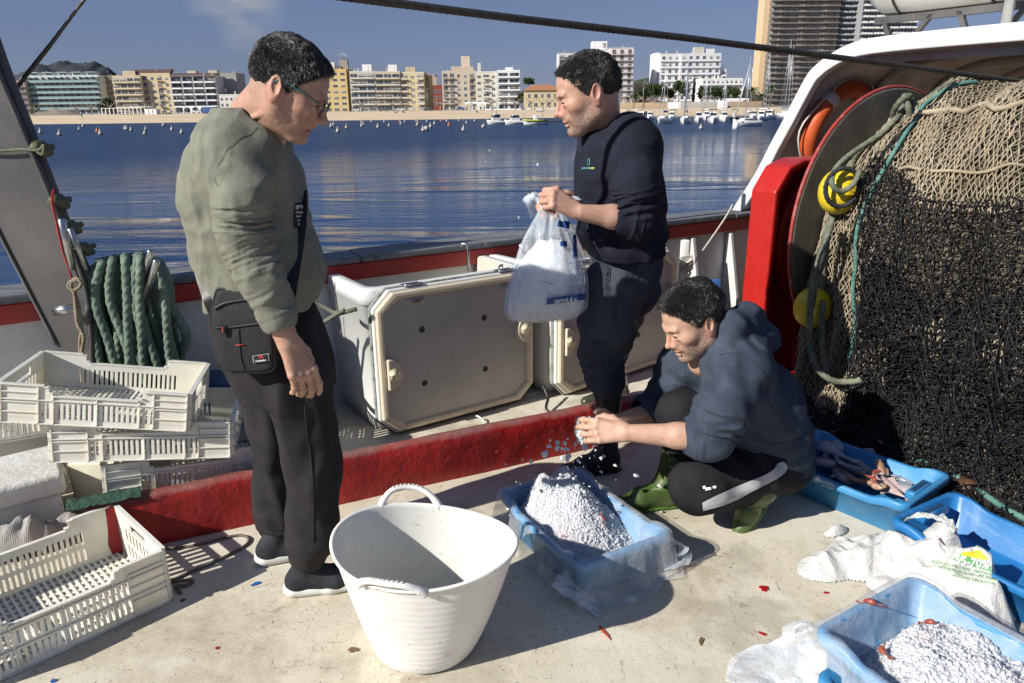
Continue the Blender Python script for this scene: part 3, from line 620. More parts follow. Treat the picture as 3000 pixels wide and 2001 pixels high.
where = {1290: 'by the red town house', 1340: 'left of the white arches', 1440: 'below the cream block with round balconies', 1478: 'left in front of the bright white block', 1510: 'right in front of the bright white block', 1556: 'at the left windows of the villa', 1590: 'before the middle of the villa', 1610: 'right of the villa middle', 1812: 'left of the steel post behind the fisherman', 1838: 'between the steel post and the lamp', 1862: 'just right of the first lamp', 1890: 'under the second bushy pine', 1912: 'under the broad pine', 1932: 'left of the white mast', 1965: 'right of the white mast', 225: 'in front of the glass balconied block', 268: 'right of the earth heap', 320: 'before the shaded brown block', 100: 'at the far left by the small earth heap', 440: 'before the tan block', 478: 'before the yellow tan block', 1188: 'before the pale yellow block', 1150: 'before the beige block', 1060: 'before the pale block with white balconies'}
for i, (px, w) in enumerate(where.items()): bare_tree(px, 341+(i % 4), 5.2+(i % 3)*.7, 'bare pollarded plane tree '+w, 300+i)
def lamp_far(px, D, h, lab):
 T = thing('street_lamp', lab, 'lamp post', (pxx(px, D), D, GZ), 'lamp posts along the promenade'); mb = MB(); mb.cyl((0, 0, 0), (0, 0, h), .09, 6); mb.build('pole', [M_STEELF], T, local=True)
 mb = MB(); mb.bbox_((-.1, -.2, h), (.9, .2, h+.18), .03); mb.build('lamp_head', [M_STEELF], T, local=True)
for px, l in ((1052, 'white balconied block'), (1169, 'beige block'), (1253, 'ochre stepped block'), (1321, 'red town house'), (1853, 'white wing with shutters'), (1883, 'second bushy pine'), (2078, 'terraced villa'), (522, 'grid balconied white block')): lamp_far(px, 339.5, 9 if px < 1800 else 11, 'tall thin lamp post in front of the '+l)
# ================================================================ marina boats
M_GEL = simple('white_gelcoat', (.74, .74, .72), .3, .04, 1., 0); M_GEL2 = simple('cream_gelcoat', (.62, .58, .48), .35, .06, 1., 0); M_NAVY = simple('navy_canvas', (.02, .035, .09), .7, .2, 2., .1); M_BLUES = simple('blue_canvas', (.03, .10, .30), .7, .2, 2., .1)
M_BLKH = simple('black_hull', (.02, .02, .025), .35, .1, 1., 0); M_MAST = simple('aluminium_mast', (.62, .63, .65), .35, .05, 1., 0, metal=.5); M_YEL = simple('yellow_green_tube', (.40, .42, .05), .5, .1, 1., 0); M_TIN = simple('boat_window', (.03, .035, .045), .1, .1, 1., 0); M_WOODB = simple('varnished_wood', (.22, .10, .04), .5, .2, 3., 0)
def hull(mb, L, B, Hh, mi=0, sheer=.25, n=14):
 """lofted hull, bow at +x; z 0 = waterline"""
 st = []
 for i in range(n+1):
  t = i/n; x = -L/2+L*t; b = B/2*(1-max(0, (t-.45)/.55)**2.2)*(.86+.14*min(1, t/.2)); zz = Hh*(1+sheer*(t-.3)**2*3)
  b = max(b, .02); xs = x+(.0 if t < .9 else 0)
  st.append([(xs-.12*L*(t**3)*.5, -b*.15, -.25), (xs-.04*L*t**3, -b*.8, .02), (xs, -b*.97, zz*.55), (xs+.02*L*t**3, -b, zz), (xs+.02*L*t**3, b, zz), (xs, b*.97, zz*.55), (xs-.04*L*t**3, b*.8, .02), (xs-.12*L*(t**3)*.5, b*.15, -.25)])
 V = [p for s_ in st for p in s_]; F = [(i*8+j, (i+1)*8+j, (i+1)*8+(j+1) % 8, i*8+(j+1) % 8) for i in range(n) for j in range(8)]; F += [tuple(range(8)), tuple(range(n*8, n*8+8))[::-1]]
 mb.add(V, F, mi, True); return mb
def boat(kind, px, wl, lab, L, rz, hm=None, mast=0, canvas=None, nm=None, D=None):
 P = atz(px, wl, SEA); nm = nm or {'sail': 'sailing_boat', 'motor': 'motor_boat', 'llaut': 'fishing_boat', 'open': 'open_boat'}[kind]
 T = thing(nm, lab, 'boat', (P[0], P[1], SEA), 'boats moored in the marina', rz); hm = hm or M_GEL; B = L*.34; Hh = L*.12+.15
 hull(MB(), L, B, Hh).build('hull', [hm], T, local=True)
 mb = MB(); mb.box((-L*.46, -B*.40, Hh*.9), (L*.30, B*.40, Hh*.98)); mb.build('deck', [M_GEL2], T, local=True)
 if kind in ('sail',):
  mb = MB(); mb.bbox_((-L*.2, -B*.28, Hh), (L*.2, B*.28, Hh+.42), .1); mb.build('cabin', [M_GEL], T, local=True)
  mb = MB(); mb.box((-L*.15, -B*.285, Hh+.15), (L*.14, B*.285, Hh+.3)); mb.build('window', [M_TIN], T, local=True)
  mb = MB(); mb.cyl((L*.06, 0, Hh), (L*.03, 0, mast), .085, 8, r2=.05); mb.build('mast', [M_MAST], T, local=True)
  mb = MB(); mb.cyl((L*.05, 0, Hh+1.1), (-L*.38, 0, Hh+1.05), .05, 6); mb.build('boom', [M_MAST], T, local=True)
  mb = MB(); mb.tube([(L*.04, 0, Hh+1.25), (-L*.15, 0, Hh+1.3), (-L*.37, 0, Hh+1.2)], [.16, .15, .08], 8); mb.build('sail_cover', [canvas or M_BLUES], T, local=True)
  mb = MB()
  for a in ((L*.49, 0, Hh*1.15), (-L*.48, 0, Hh), (0, B*.48, Hh), (0, -B*.48, Hh)): mb.cyl(a, (L*.03, 0, mast*.97), .022, 4)
  mb.cyl((L*.045, -.6, mast*.55), (L*.045, .6, mast*.55), .025, 4); mb.build('rigging', [M_MAST], T, local=True)
  if canvas: mb = MB(); mb.cyl((L*.47, 0, Hh*1.3), (L*.05, 0, mast*.86), .07, 6); mb.build('furled_sail', [canvas], T, local=True)
 elif kind in ('motor', 'llaut'):
  cx0, cx1 = (-L*.18, L*.16); hc = 1.15 if kind == 'motor' else 1.35
  mb = MB(); mb.prism([(cx0, -B*.32, Hh), (cx1+L*.1, -B*.32, Hh), (cx1, -B*.32, Hh+hc*.8), (cx1-.2, -B*.32, Hh+hc), (cx0, -B*.32, Hh+hc)], (0, 0, 0), (0, B*.64, 0)); mb.build('cabin', [M_GEL], T, local=True)
  mb = MB()
  for s_ in (-1, 1): mb.prism([(cx0+.15, s_*B*.325, Hh+hc*.5), (cx1+L*.03, s_*B*.325, Hh+hc*.5), (cx1-.1, s_*B*.325, Hh+hc*.86), (cx0+.15, s_*B*.325, Hh+hc*.86)], (0, 0, 0), (0, .01*s_, 0))
  mb.prism([(cx1+L*.055, -B*.28, Hh+hc*.48), (cx1+L*.055, B*.28, Hh+hc*.48), (cx1+.02, B*.28, Hh+hc*.84), (cx1+.02, -B*.28, Hh+hc*.84)], (.02, 0, 0), (.04, 0, .01)); mb.box((cx0-.03, -B*.26, Hh+hc*.45), (cx0-.01, B*.26, Hh+hc*.88)); mb.build('window', [M_TIN], T, local=True)
  mb = MB()
  for s_ in (-1, 1): mb.tube([(-L*.44, s_*B*.4, Hh), (-L*.42, s_*B*.4, Hh+1.35), (-L*.3, s_*B*.38, Hh+1.6)], .025, 5)
  mb.build('rail', [M_MAST], T, local=True)
  if canvas: mb = MB(); mb.bbox_((-L*.46, -B*.42, Hh+1.45), (-L*.12, B*.42, Hh+1.6), .06); mb.build('bimini', [canvas], T, local=True)
  if kind == 'llaut': mb = MB(); mb.cyl((L*.0, 0, Hh+hc), (0, 0, Hh+hc+2.6), .04, 6); mb.cyl((L*.4, 0, Hh), (0, 0, Hh+hc+1.6), .03, 5); mb.build('mast', [M_WOODB], T, local=True)
 else:
  mb = MB(); mb.tube([(-L*.48, -B*.45, Hh), (0, -B*.52, Hh), (L*.35, -B*.35, Hh*1.1), (L*.5, 0, Hh*1.2), (L*.35, B*.35, Hh*1.1), (0, B*.52, Hh), (-L*.48, B*.45, Hh)], .18, 8); mb.build('tube', [canvas or M_YEL], T, local=True)
  mb = MB(); mb.bbox_((-.5, -.3, Hh), (.3, .3, Hh+1.), .08); mb.build('console', [M_GEL], T, local=True)
  mb = MB()
  for s_ in (-1, 1): mb.tube([(-L*.3, s_*B*.4, Hh), (-L*.3, s_*B*.38, Hh+1.6), (-L*.1, s_*B*.3, Hh+1.75)], .03, 5)
  mb.tube([(-L*.3, -B*.38, Hh+1.6), (-L*.3, B*.38, Hh+1.6)], .03, 5); mb.build('arch', [M_MAST], T, local=True)
  mb = MB(); mb.bbox_((-L*.36, -B*.36, Hh+1.6), (-L*.05, B*.36, Hh+1.7), .04); mb.build('bimini', [M_NAVY], T, local=True)
 return T
PI = math.pi
boat('llaut', 1455, 364, 'small white boat with a brown door, leftmost at the pontoon', 3.9, R_(200), mast=3)
boat('motor', 1510, 364, 'white motor boat with a raked dark windscreen beside the yellow green boat', 4.2, R_(195))
boat('open', 1568, 365, 'open boat with yellow green side tubes and a dark bimini', 4.6, R_(190))
boat('motor', 1838, 357, 'small covered motor boat just right of the steel post', 4.6, R_(60), canvas=M_GEL2)
boat('llaut', 1882, 360, 'black hulled boat with a white wheelhouse', 4.9, R_(235), M_BLKH)
boat('sail', 1944, 361, 'white sailing boat with a bare upright mast', 5.6, R_(240), mast=11.2)
boat('sail', 2008, 362, 'sailing boat with a blue sail cover and a leaning furled blue sail', 5.6, R_(250), M_GEL, 10.6, M_BLUES)
boat('motor', 2046, 358, 'white cruiser with high wheelhouse right of the blue sail', 5., R_(255))
boat('motor', 2087, 360, 'white motor boat with a dark blue windscreen cover', 5.2, R_(258), canvas=M_NAVY)
boat('motor', 2120, 355, 'low motor boat with a pale canopy behind the black one', 4.6, R_(262), canvas=M_GEL)
boat('open', 2150, 358, 'dark rubber boat left of the grey sailing boat', 4.2, R_(250), M_BLKH, canvas=M_BLKH)
boat('sail', 2186, 370, 'grey white sailing boat with two stays lying nearest on the right', 5., R_(205), M_GEL, 9.6, M_GEL)
boat('motor', 2232, 354, 'white motor boat beside the shelter edge', 5.4, R_(240), canvas=M_GEL); boat('motor', 2255, 350, 'white cruiser half hidden by the shelter edge', 6., R_(240))
boat('motor', 1905, 352, 'white boat behind the black hulled one', 4.8, R_(250)); boat('motor', 1968, 353, 'white boat behind the bare masted sailing boat', 4.8, R_(250), canvas=M_NAVY); boat('motor', 2070, 352, 'white boat in the second row under the grey wall', 4.8, R_(250), canvas=M_GEL)
boat('sail', 2062, 349, 'sailing boat with a thin mast in the second row', 6., R_(265), mast=11); boat('sail', 2118, 348, 'sailing boat in the back row left of the garden arcade', 6., R_(265), mast=10.4); boat('sail', 2240, 346, 'tall masted sailing boat in the back row before the palms', 7., R_(265), mast=15)
boat('sail', 2296, 345, 'tallest masted sailing boat behind the shelter edge', 7.5, R_(265), mast=18); boat('sail', 2304, 344, 'second tall mast close behind the shelter edge', 7.5, R_(265), mast=17)
boat('motor', 1862, 350, 'white boat behind the steel post', 4.6, R_(250), canvas=M_GEL); boat('motor', 2205, 350, 'white boat behind the grey sailing boat', 4.8, R_(250))
M_PONT = cmat((.42, .38, .32))
a, b = atz(1600, 360, SEA), atz(1655, 358, SEA); mb = MB(); mb.prism([(a[0], a[1], SEA+.15), (b[0], b[1], SEA+.15), (b[0]+1, b[1]+3, SEA+.15), (a[0]+1, a[1]+3, SEA+.15)], (0, 0, 0), (0, 0, .3)); tag(mb.build('pontoon', M_PONT), 'short floating pontoon right of the yellow green boat', 'pontoon')
a, b = atz(1800, 348, SEA), atz(2290, 342, SEA); mb = MB(); mb.prism([(a[0], a[1], SEA+.2), (b[0], b[1], SEA+.2), (b[0], b[1]+3, SEA+.2), (a[0], a[1]+3, SEA+.2)], (0, 0, 0), (0, 0, .4)); tag(mb.build('pontoon', M_PONT), 'long pontoon behind the moored boats', 'pontoon')
M_BUOY = simple('weathered_buoy', (.42, .40, .36), .6, .15, 3., .1, dirt=(.2, .16, .12), dscale=4.); M_OBUOY = simple('orange_buoy', (.55, .16, .06), .6, .15, 3., .1); M_BLKB = simple('buoy_base', (.03, .03, .03), .8)
def mk_buoy(kind, m):
 T = thing('mooring_buoy', 'x', 'buoy', (0, 0, SEA)); mb = MB()
 if kind == 'cone':
  mb.tube([(0, 0, .1), (0, 0, .22), (0, 0, .6), (0, 0, .98), (0, 0, 1.05)], [.38, .36, .17, .05, .03], 14); mb.build('cone', [m], T, local=True)
  mb = MB(); mb.tube([(0, 0, -.12), (0, 0, .02), (0, 0, .1)], [.3, .42, .40], 14); mb.build('float', [M_BLKB if m is M_BUOY else m], T, local=True)
  mb = MB(); mb.tube([(0, 0, 1.04), (.05, 0, 1.12), (0, 0, 1.2), (-.05, 0, 1.12), (0, 0, 1.04)], .015, 5); mb.build('eye', [M_STEELF], T, local=True)
 else:
  mb = MB(); mb.tube([(0, 0, -.1+.5*(1-math.cos(a)) * .9) for a in np.linspace(.1, 3.04, 9)], [.45*math.sin(a) for a in np.linspace(.1, 3.04, 9)], 14); mb.build('ball', [m], T, local=True)
  mb = MB(); mb.cyl((0, 0, .75), (0, 0, .95), .05, 6); mb.build('eye', [M_STEELF], T, local=True)
 return T
S4, S5 = 700/2351, 700/2351
bl = [(400, 775), (587, 797), (782, 742), (957, 760, 'o'), (992, 788), (1230, 738), (1250, 738), (1292, 753), (1435, 742), (1425, 787), (1693, 748), (1790, 778), (823, 714, 'b'), (1612, 706, 'b')]
B_ = [(a[0]*S4, a[1]*S4+160, a[2] if len(a) > 2 else 'c') for a in bl]
bl = [(235, 714), (260, 698), (303, 765), (388, 727), (538, 672), (537, 710), (553, 693), (632, 665), (698, 723), (758, 668), (806, 707), (909, 663, 'o'), (922, 690), (961, 667), (1075, 660), (1090, 690), (1083, 702), (1142, 755), (1175, 752, 'b'), (1178, 665), (1215, 717), (1253, 688), (1317, 654, 'o'), (1373, 662), (1395, 697, 'o'), (1493, 653), (1538, 750), (1566, 680), (1648, 658), (1733, 722, 'b')]
B_ += [(a[0]*S5+900, a[1]*S5+160, a[2] if len(a) > 2 else 'c') for a in bl]; B_ += [(2053, 378, 'c')]
protos = {'c': mk_buoy('cone', M_BUOY), 'o': mk_buoy('cone', M_OBUOY), 'b': mk_buoy('ball', M_BUOY)}
used = set()
for px, py, k in B_:
 P = atz(px, py, SEA); T = protos[k] if k not in used else copy_tree(protos[k]); used.add(k)
 T.location = (P[0], P[1], SEA); T.rotation_euler = (rng.uniform(-.09, .09), rng.uniform(-.09, .09), 0); s_ = .66+.2*rng.random(); T.scale = (s_, s_, s_)
 T['label'] = {'c': 'small pale cone shaped mooring buoy floating on the bay', 'o': 'small orange cone shaped mooring buoy floating off the beach', 'b': 'small round white ball buoy floating off the beach'}[k]
 T['group'] = {'c': 'pale cone buoys on the bay', 'o': 'orange cone buoys on the bay', 'b': 'ball buoys on the bay'}[k]
P = atz(2155, 377, SEA); T = thing('cylinder_buoy', 'white barrel shaped buoy left of the grey sailing boat', 'buoy', (P[0], P[1], SEA)); mb = MB(); mb.tube([(0, 0, -.2), (0, 0, .75), (0, 0, .85)], [.42, .42, .3], 16); mb.build('float', [M_GEL], T, local=True); mb = MB(); mb.cyl((0, 0, .85), (0, 0, 1.15), .06, 8); mb.build('eye', [M_STEELF], T, local=True)
# ================================================================ the fishing boat
FW = np.array([.857, .515, 0.]); FW /= np.linalg.norm(FW); AX = np.array([FW[1], -FW[0], 0.]); UP = np.array([0, 0, 1.])
RAIL0 = np.array([-2.18, 3.04, 0.])
def rl(t, off=0., z=0.): return RAIL0+FW*t-AX*off+UP*z     # along the rail, off = outboard
# --- deck
s = NT('deck_paint'); v = s.coord('World')
c = s.mix((.55, .50, .385), (.67, .62, .505), s.noise(3., 6, .6, v, .35, .65))
c = s.mix(c, (.33, .27, .17), s.math('MULTIPLY', s.noise(1.6, 9, .72, s.coord('World', loc=(3, 1, 0)), .50, .70, .5), .75))
c = s.mix(c, (.70, .66, .57), s.math('MULTIPLY', s.noise(4.2, 7, .7, s.coord('World', loc=(9, 4, 0)), .56, .70), .5))
wv = s.math('MULTIPLY', s.wave(75, s.coord('World', rot=(0, 0, .5)), 0, direction='X', lo=.2, hi=.8), s.wave(75, s.coord('World', rot=(0, 0, .5)), 0, direction='Y', lo=.2, hi=.8))
pt = s.noise(5.5, 7, .68, s.coord('World', (1, 1.4, 1), loc=(2.2, 7.3, 0)), .615, .65)
c = s.mix(c, (.22, .155, .08), s.math('MULTIPLY', pt, s.math('ADD', s.math('MULTIPLY', wv, .55), .25)))
sc1 = s.math('MULTIPLY', s.noise(60, 3, .8, v, .60, .68), s.noise(5., 4, .6, s.coord('World', loc=(5, 0, 0)), .46, .58))
c = s.mix(c, (.06, .05, .045), s.math('MULTIPLY', sc1, .95))
sp = s.vor(34, s.coord('World', (1, 1, 1)), lo=.10, hi=.06); c = s.mix(c, (.10, .075, .05), s.math('MULTIPLY', sp, s.noise(9, 3, .6, v, .5, .6)))
hair_ = s.noise(95, 2, .7, s.coord('World', (1, .22, 1), rot=(0, 0, .8)), .63, .70, 1.5); c = s.mix(c, (.20, .15, .10), s.math('MULTIPLY', hair_, .55))
hair2 = s.noise(80, 2, .7, s.coord('World', (.2, 1, 1), rot=(0, 0, .3)), .64, .70, 1.5); c = s.mix(c, (.22, .17, .11), s.math('MULTIPLY', hair2, .5))
g = s.node('ShaderNodeNewGeometry'); sx = s.node('ShaderNodeSeparateXYZ'); s.lk(g.outputs['Position'], sx.inputs[0])
band = s.math('ADD', s.math('ADD', s.math('MULTIPLY', sx.outputs[0], .80), s.math('MULTIPLY', sx.outputs[1], .60)), s.math('MULTIPLY', s.noise(9, 5, .6, v), .05))
band = s.ramp(band, 2.245, 2.255); c = s.mix(c, (.66, .62, .52), s.math('MULTIPLY', band, s.noise(7, 6, .65, s.coord('World', loc=(1, 2, 0)), .38, .6)))
rust = s.math('MULTIPLY', s.ramp(s.math('ADD', sx.outputs[0], s.math('MULTIPLY', s.noise(4, 6, .6, v), .5)), 1.78, 1.95), s.noise(3, 5, .6, v, .35, .55))
c = s.mix(c, (.20, .085, .035), rust)
wet = s.math('MULTIPLY', s.noise(2.2, 5, .6, s.coord('World', loc=(4.5, 0, 0)), .55, .62), .35)
s.set(color=s.mix(c, (.30, .27, .21), wet), rough=s.ramp(wet, 0, .35, .72, .35), spec=.35,
      normal=s.bump(s.math('ADD', s.noise(160, 4, .7, v), s.math('MULTIPLY', s.noise(14, 4, .6, v), 2.)), .35, .004))
M_DECK = s.m
V = [(-7, -3, 0), (4.2, -3, 0), (6.5, 8.1, 0)]; p = rl(-6, .05); q = rl(9, .05)
mb = MB(); pl = [(-7, -3, -.06), (7.5, -3, -.06), (q[0], q[1], -.06), (p[0], p[1], -.06)]
mb.prism(pl, (0, 0, 0), (0, 0, .06)); tag(mb.build('deck_floor', M_DECK), kind='structure')
def flake(px, py, r, mat, lab, cat, nm, seed, el=1., h=.003, ang=0.):
 g = random.Random(seed); P = atz(px, py, 0); n = 16; pts = []
 for i in range(n):
  a = 2*math.pi*i/n; q = r*(.55+.6*g.random()); x, y = q*math.cos(a)*el, q*math.sin(a)/el
  pts.append((P[0]+x*math.cos(ang)-y*math.sin(ang), P[1]+x*math.sin(ang)+y*math.cos(ang), .001))
 mb = MB(); mb.prism(pts, (0, 0, 0), (0, 0, h)); return tag(mb.build(nm, mat), lab, cat)
M_REDSC = simple('fresh_red', (.35, .01, .012), .25, .2, 30, .2); M_BLUEF = simple('blue_paint_flake', (.01, .10, .36), .5); M_BRNSC = simple('dried_scrap', (.16, .09, .045), .8, .3, 30); M_WHF = simple('white_paint_chip', (.78, .76, .70), .5)
flake(2238, 1726, .017, M_REDSC, 'bright red scrap lying alone on the deck in front of the white bag', 'fish scrap', 'fish_scrap', 1, 1., .004)
flake(2420, 1738, .007, M_REDSC, 'tiny red scrap beside the white bag', 'fish scrap', 'fish_scrap', 2, 1.3); flake(2234, 1858, .009, M_REDSC, 'thin red scrap nearest the lower right tray', 'fish scrap', 'fish_scrap', 3, 1.7, ang=-.7)
flake(1772, 1855, .016, simple('orange_scrap', (.40, .07, .03), .4), 'curved orange shrimp feeler on the deck below the tray', 'fish scrap', 'fish_scrap', 4, 2.2, ang=-1.1)
flake(750, 1712, .012, M_BLUEF, 'blue paint chip beside the training shoes', 'paint chip', 'paint_chip', 5, 1.4, ang=.5); flake(157, 1996, .008, M_BLUEF, 'blue paint chip at the bottom left edge', 'paint chip', 'paint_chip', 6)
flake(1848, 1758, .028, M_WHF, 'white bare patch of paint near the plastic lined tray', 'paint chip', 'paint_chip', 7, 1.2, .002, .6)
flake(535, 1760, .009, M_BLKH, 'black flake at the edge of the crate shadow', 'paint chip', 'paint_chip', 8); flake(636, 1900, .006, M_REDSC, 'tiny pink fleck on the bare deck at the lower left', 'paint chip', 'paint_chip', 9)
flake(1035, 1905, .014, M_BRNSC, 'brown curled fish scrap at the foot of the white tub', 'fish scrap', 'fish_scrap', 10, 1.4); flake(2054, 1880, .012, M_BRNSC, 'dry brown scrap on the bare deck at the lower right', 'fish scrap', 'fish_scrap', 11, 1.6, ang=1.2)
# --- bulwark with red rubbing band and worn wooden cap
M_WALLW = simple('bulwark_white_paint', (.60, .61, .60), .45, .05, 2., .25, 9., bdist=.01, dirt=(.42, .40, .36), dscale=2.5, dirtamt=.6, kind='World')
M_REDP = simple('red_gloss_paint', (.36, .012, .012), .35, .15, 6., .25, 25., bdist=.004, dirt=(.18, .01, .01), dscale=4., kind='World')
s = NT('worn_cap_wood'); v = s.coord('World', rot=(0, 0, -R_(31)))
c = s.mix((.085, .095, .11), (.20, .21, .22), s.noise(9, 7, .7, s.coord('World', (.25, 3, 3), rot=(0, 0, -R_(31))), .35, .65)); c = s.mix(c, (.42, .36, .27), s.noise(14, 6, .75, v, .60, .66))
s.set(color=c, rough=.7, normal=s.bump(s.noise(30, 5, .7, s.coord('World', (.3, 4, 4), rot=(0, 0, -R_(31)))), .6, .01)); M_CAP = s.m
bw = thing('bulwark', 'white bulwark with a red band and weathered grey cap rail above the sea', 'bulwark', rl(0))
def along(mb, t0, t1, off0, off1, z0, z1, mi=0, n=1):
 mb.prism([rl(t0, off0, z0), rl(t0, off1, z0), rl(t0, off1, z1), rl(t0, off0, z1)], (0, 0, 0), FW*(t1-t0), mi)
mb = MB(); along(mb, -4, 8.5, .0, .07, -.9, .72); mb.build('panel', M_WALLW, bw, bevel=.004)
mb = MB(); along(mb, -4, 8.5, -.035, .10, .692, .782); mb.build('red_band', M_REDP, bw, bevel=.008)
mb = MB()
for i in range(9): along(mb, -4+i*1.4, -4+i*1.4+1.395, -.045+.004*(i % 2), .20, .783, .815+.003*(i % 3))
mb.build('cap_rail', M_CAP, bw, bevel=.006)
for t in (3.55, 3.98, 4.35):
 mb = MB(); mb.prism([rl(t, -.005, 0), rl(t, -.20, 0), rl(t, -.05, .68), rl(t, -.005, .68)], (0, 0, 0), FW*.03); mb.build('frame_rib', M_WALLW, bw, bevel=.004)
mb = MB(); mb.bbox_(rl(3.5, -.02, .45)-(.01, .01, 0), rl(3.62, -.02, .56), .004);
# --- red timber across the deck
s = NT('red_timber'); v = s.coord('World')
c = s.mix((.20, .008, .008), (.42, .016, .012), s.noise(5, 6, .65, v, .3, .7)); c = s.mix(c, (.10, .02, .015), s.math('MULTIPLY', s.noise(18, 6, .7, v, .58, .72), .7))
gz = s.node('ShaderNodeNewGeometry'); sz = s.node('ShaderNodeSeparateXYZ'); s.lk(gz.outputs['Position'], sz.inputs[0])
wear = s.math('MULTIPLY', s.ramp(s.math('ADD', sz.outputs[2], s.math('MULTIPLY', s.noise(16, 6, .7, s.coord('World', (.4, .4, 1))), .05)), .214, .236), .75)
c = s.mix(c, (.20, .13, .11), wear)
s.set(color=c, rough=s.noise(9, 4, .6, v, 0., 1.), normal=s.bump(s.math('ADD', s.noise(26, 6, .65, v), s.math('MULTIPLY', s.noise(9, 4, .6, v), 2.2)), .38, .014)); s.b.inputs['Roughness'].default_value = .4
M_TIMB = s.m
b0, b1 = atz(250, 1640, 0), np.array([1.2, 3.60, 0.]); bd = np.array([1.648, .75, 0]); bd /= np.linalg.norm(bd); b0 = np.array([-1.326, 2.408, 0])-bd*.22; bn = np.array([-bd[1], bd[0], 0])
xs = np.arange(0, 2.42, .02); V = []; F = []
prof = [(0, 0), (-.002, .05), (.0, .10), (.002, .15), (.004, .19), (.014, .205), (.035, .21), (.06, .208), (.075, .195), (.08, .10), (.08, 0)]
for i, x in enumerate(xs):
 for j, (o, z) in enumerate(prof):
  nz = mnoise.noise(Vector((x*3, z*8, j*.3)))*.005+mnoise.noise(Vector((x*14, z*30, 2)))*.0015
  p = b0+bd*x+bn*(o+nz)+UP*(z+(nz if z > .15 else 0)); V.append(p)
n = len(prof); F = [(i*n+j, (i+1)*n+j, (i+1)*n+j+1, i*n+j+1) for i in range(len(xs)-1) for j in range(n-1)]
o = npmesh('deck_board', np.array(V), [np.array(F), np.array([list(range(n))[::-1], list(range((len(xs)-1)*n, len(xs)*n))])], M_TIMB); tag(o, 'long chipped red timber board standing on edge across the deck', 'deck board')
M_GRN = simple('green_mesh_scrap', (.028, .075, .052), .9, .4, 60, .9, 90., bdist=.01)
V = []; F = []; n = 26
for i in range(n):
 for j in range(9):
  t = i/(n-1); p = b0+bd*(-.06+t*.24)+bn*(-.005+.085*j/8)+UP*(.212+.02*abs(mnoise.noise(Vector((t*14, j*.6, 3))))+.012*math.sin(j/8*math.pi)); V.append(p)
tag(npmesh('net_scrap', np.array(V), np.array([(i*9+j, (i+1)*9+j, (i+1)*9+j+1, i*9+j+1) for i in range(n-1) for j in range(8)]), M_GRN), 'scrap of green netting on the left end of the red board', 'net scrap')
# --- insulated fish bins with lids hanging open
M_BIN = simple('bin_white', (.70, .71, .69), .35, .04, 3., .1, 30., dirt=(.50, .46, .38), dscale=3.5, dirtamt=.4)
M_BININ = simple('bin_inside', (.52, .49, .42), .5, .08, 3., .1, 30., dirt=(.36, .31, .23), dscale=4., dirtamt=.5)
M_RIMC = simple('cream_gasket_rim', (.66, .58, .43), .35, .06, 6., .12, 30., dirt=(.45, .36, .22), dscale=9, dirtamt=.4)
s = NT('lid_grey_panel'); v = s.coord()
c = s.mix((.36, .35, .315), (.50, .48, .43), s.noise(3, 6, .6, v, .3, .7)); c = s.mix(c, (.50, .48, .43), s.math('MULTIPLY', s.noise(2.2, 8, .7, s.coord(loc=(3, 0, 1)), .5, .7), .55)); c = s.mix(c, (.30, .22, .13), s.math('MULTIPLY', s.noise(7, 7, .7, s.coord(loc=(0, 5, 0)), .60, .72), .35))
c = s.mix(c, (.15, .14, .12), s.math('MULTIPLY', s.noise(3, 6, .6, s.coord('Object', (1, 1, .12), (5, 1, 0)), .58, .7), .25))
s.set(color=c, rough=.45, normal=s.bump(s.noise(50, 4, .6, v), .15, .003)); M_PANEL = s.m
M_DARKH = simple('hole_dark', (.05, .045, .03), .7); M_SS = simple('stainless_steel', (.50, .50, .49), .28, .1, 8., .1, 50., metal=1.); M_ALGAE = simple('perished_seal', (.25, .26, .24), .9, .4, 25, .7, 60., bdist=.01, dirt=(.04, .07, .02), dscale=18, dlo=.5, dhi=.6, dirtamt=.9)
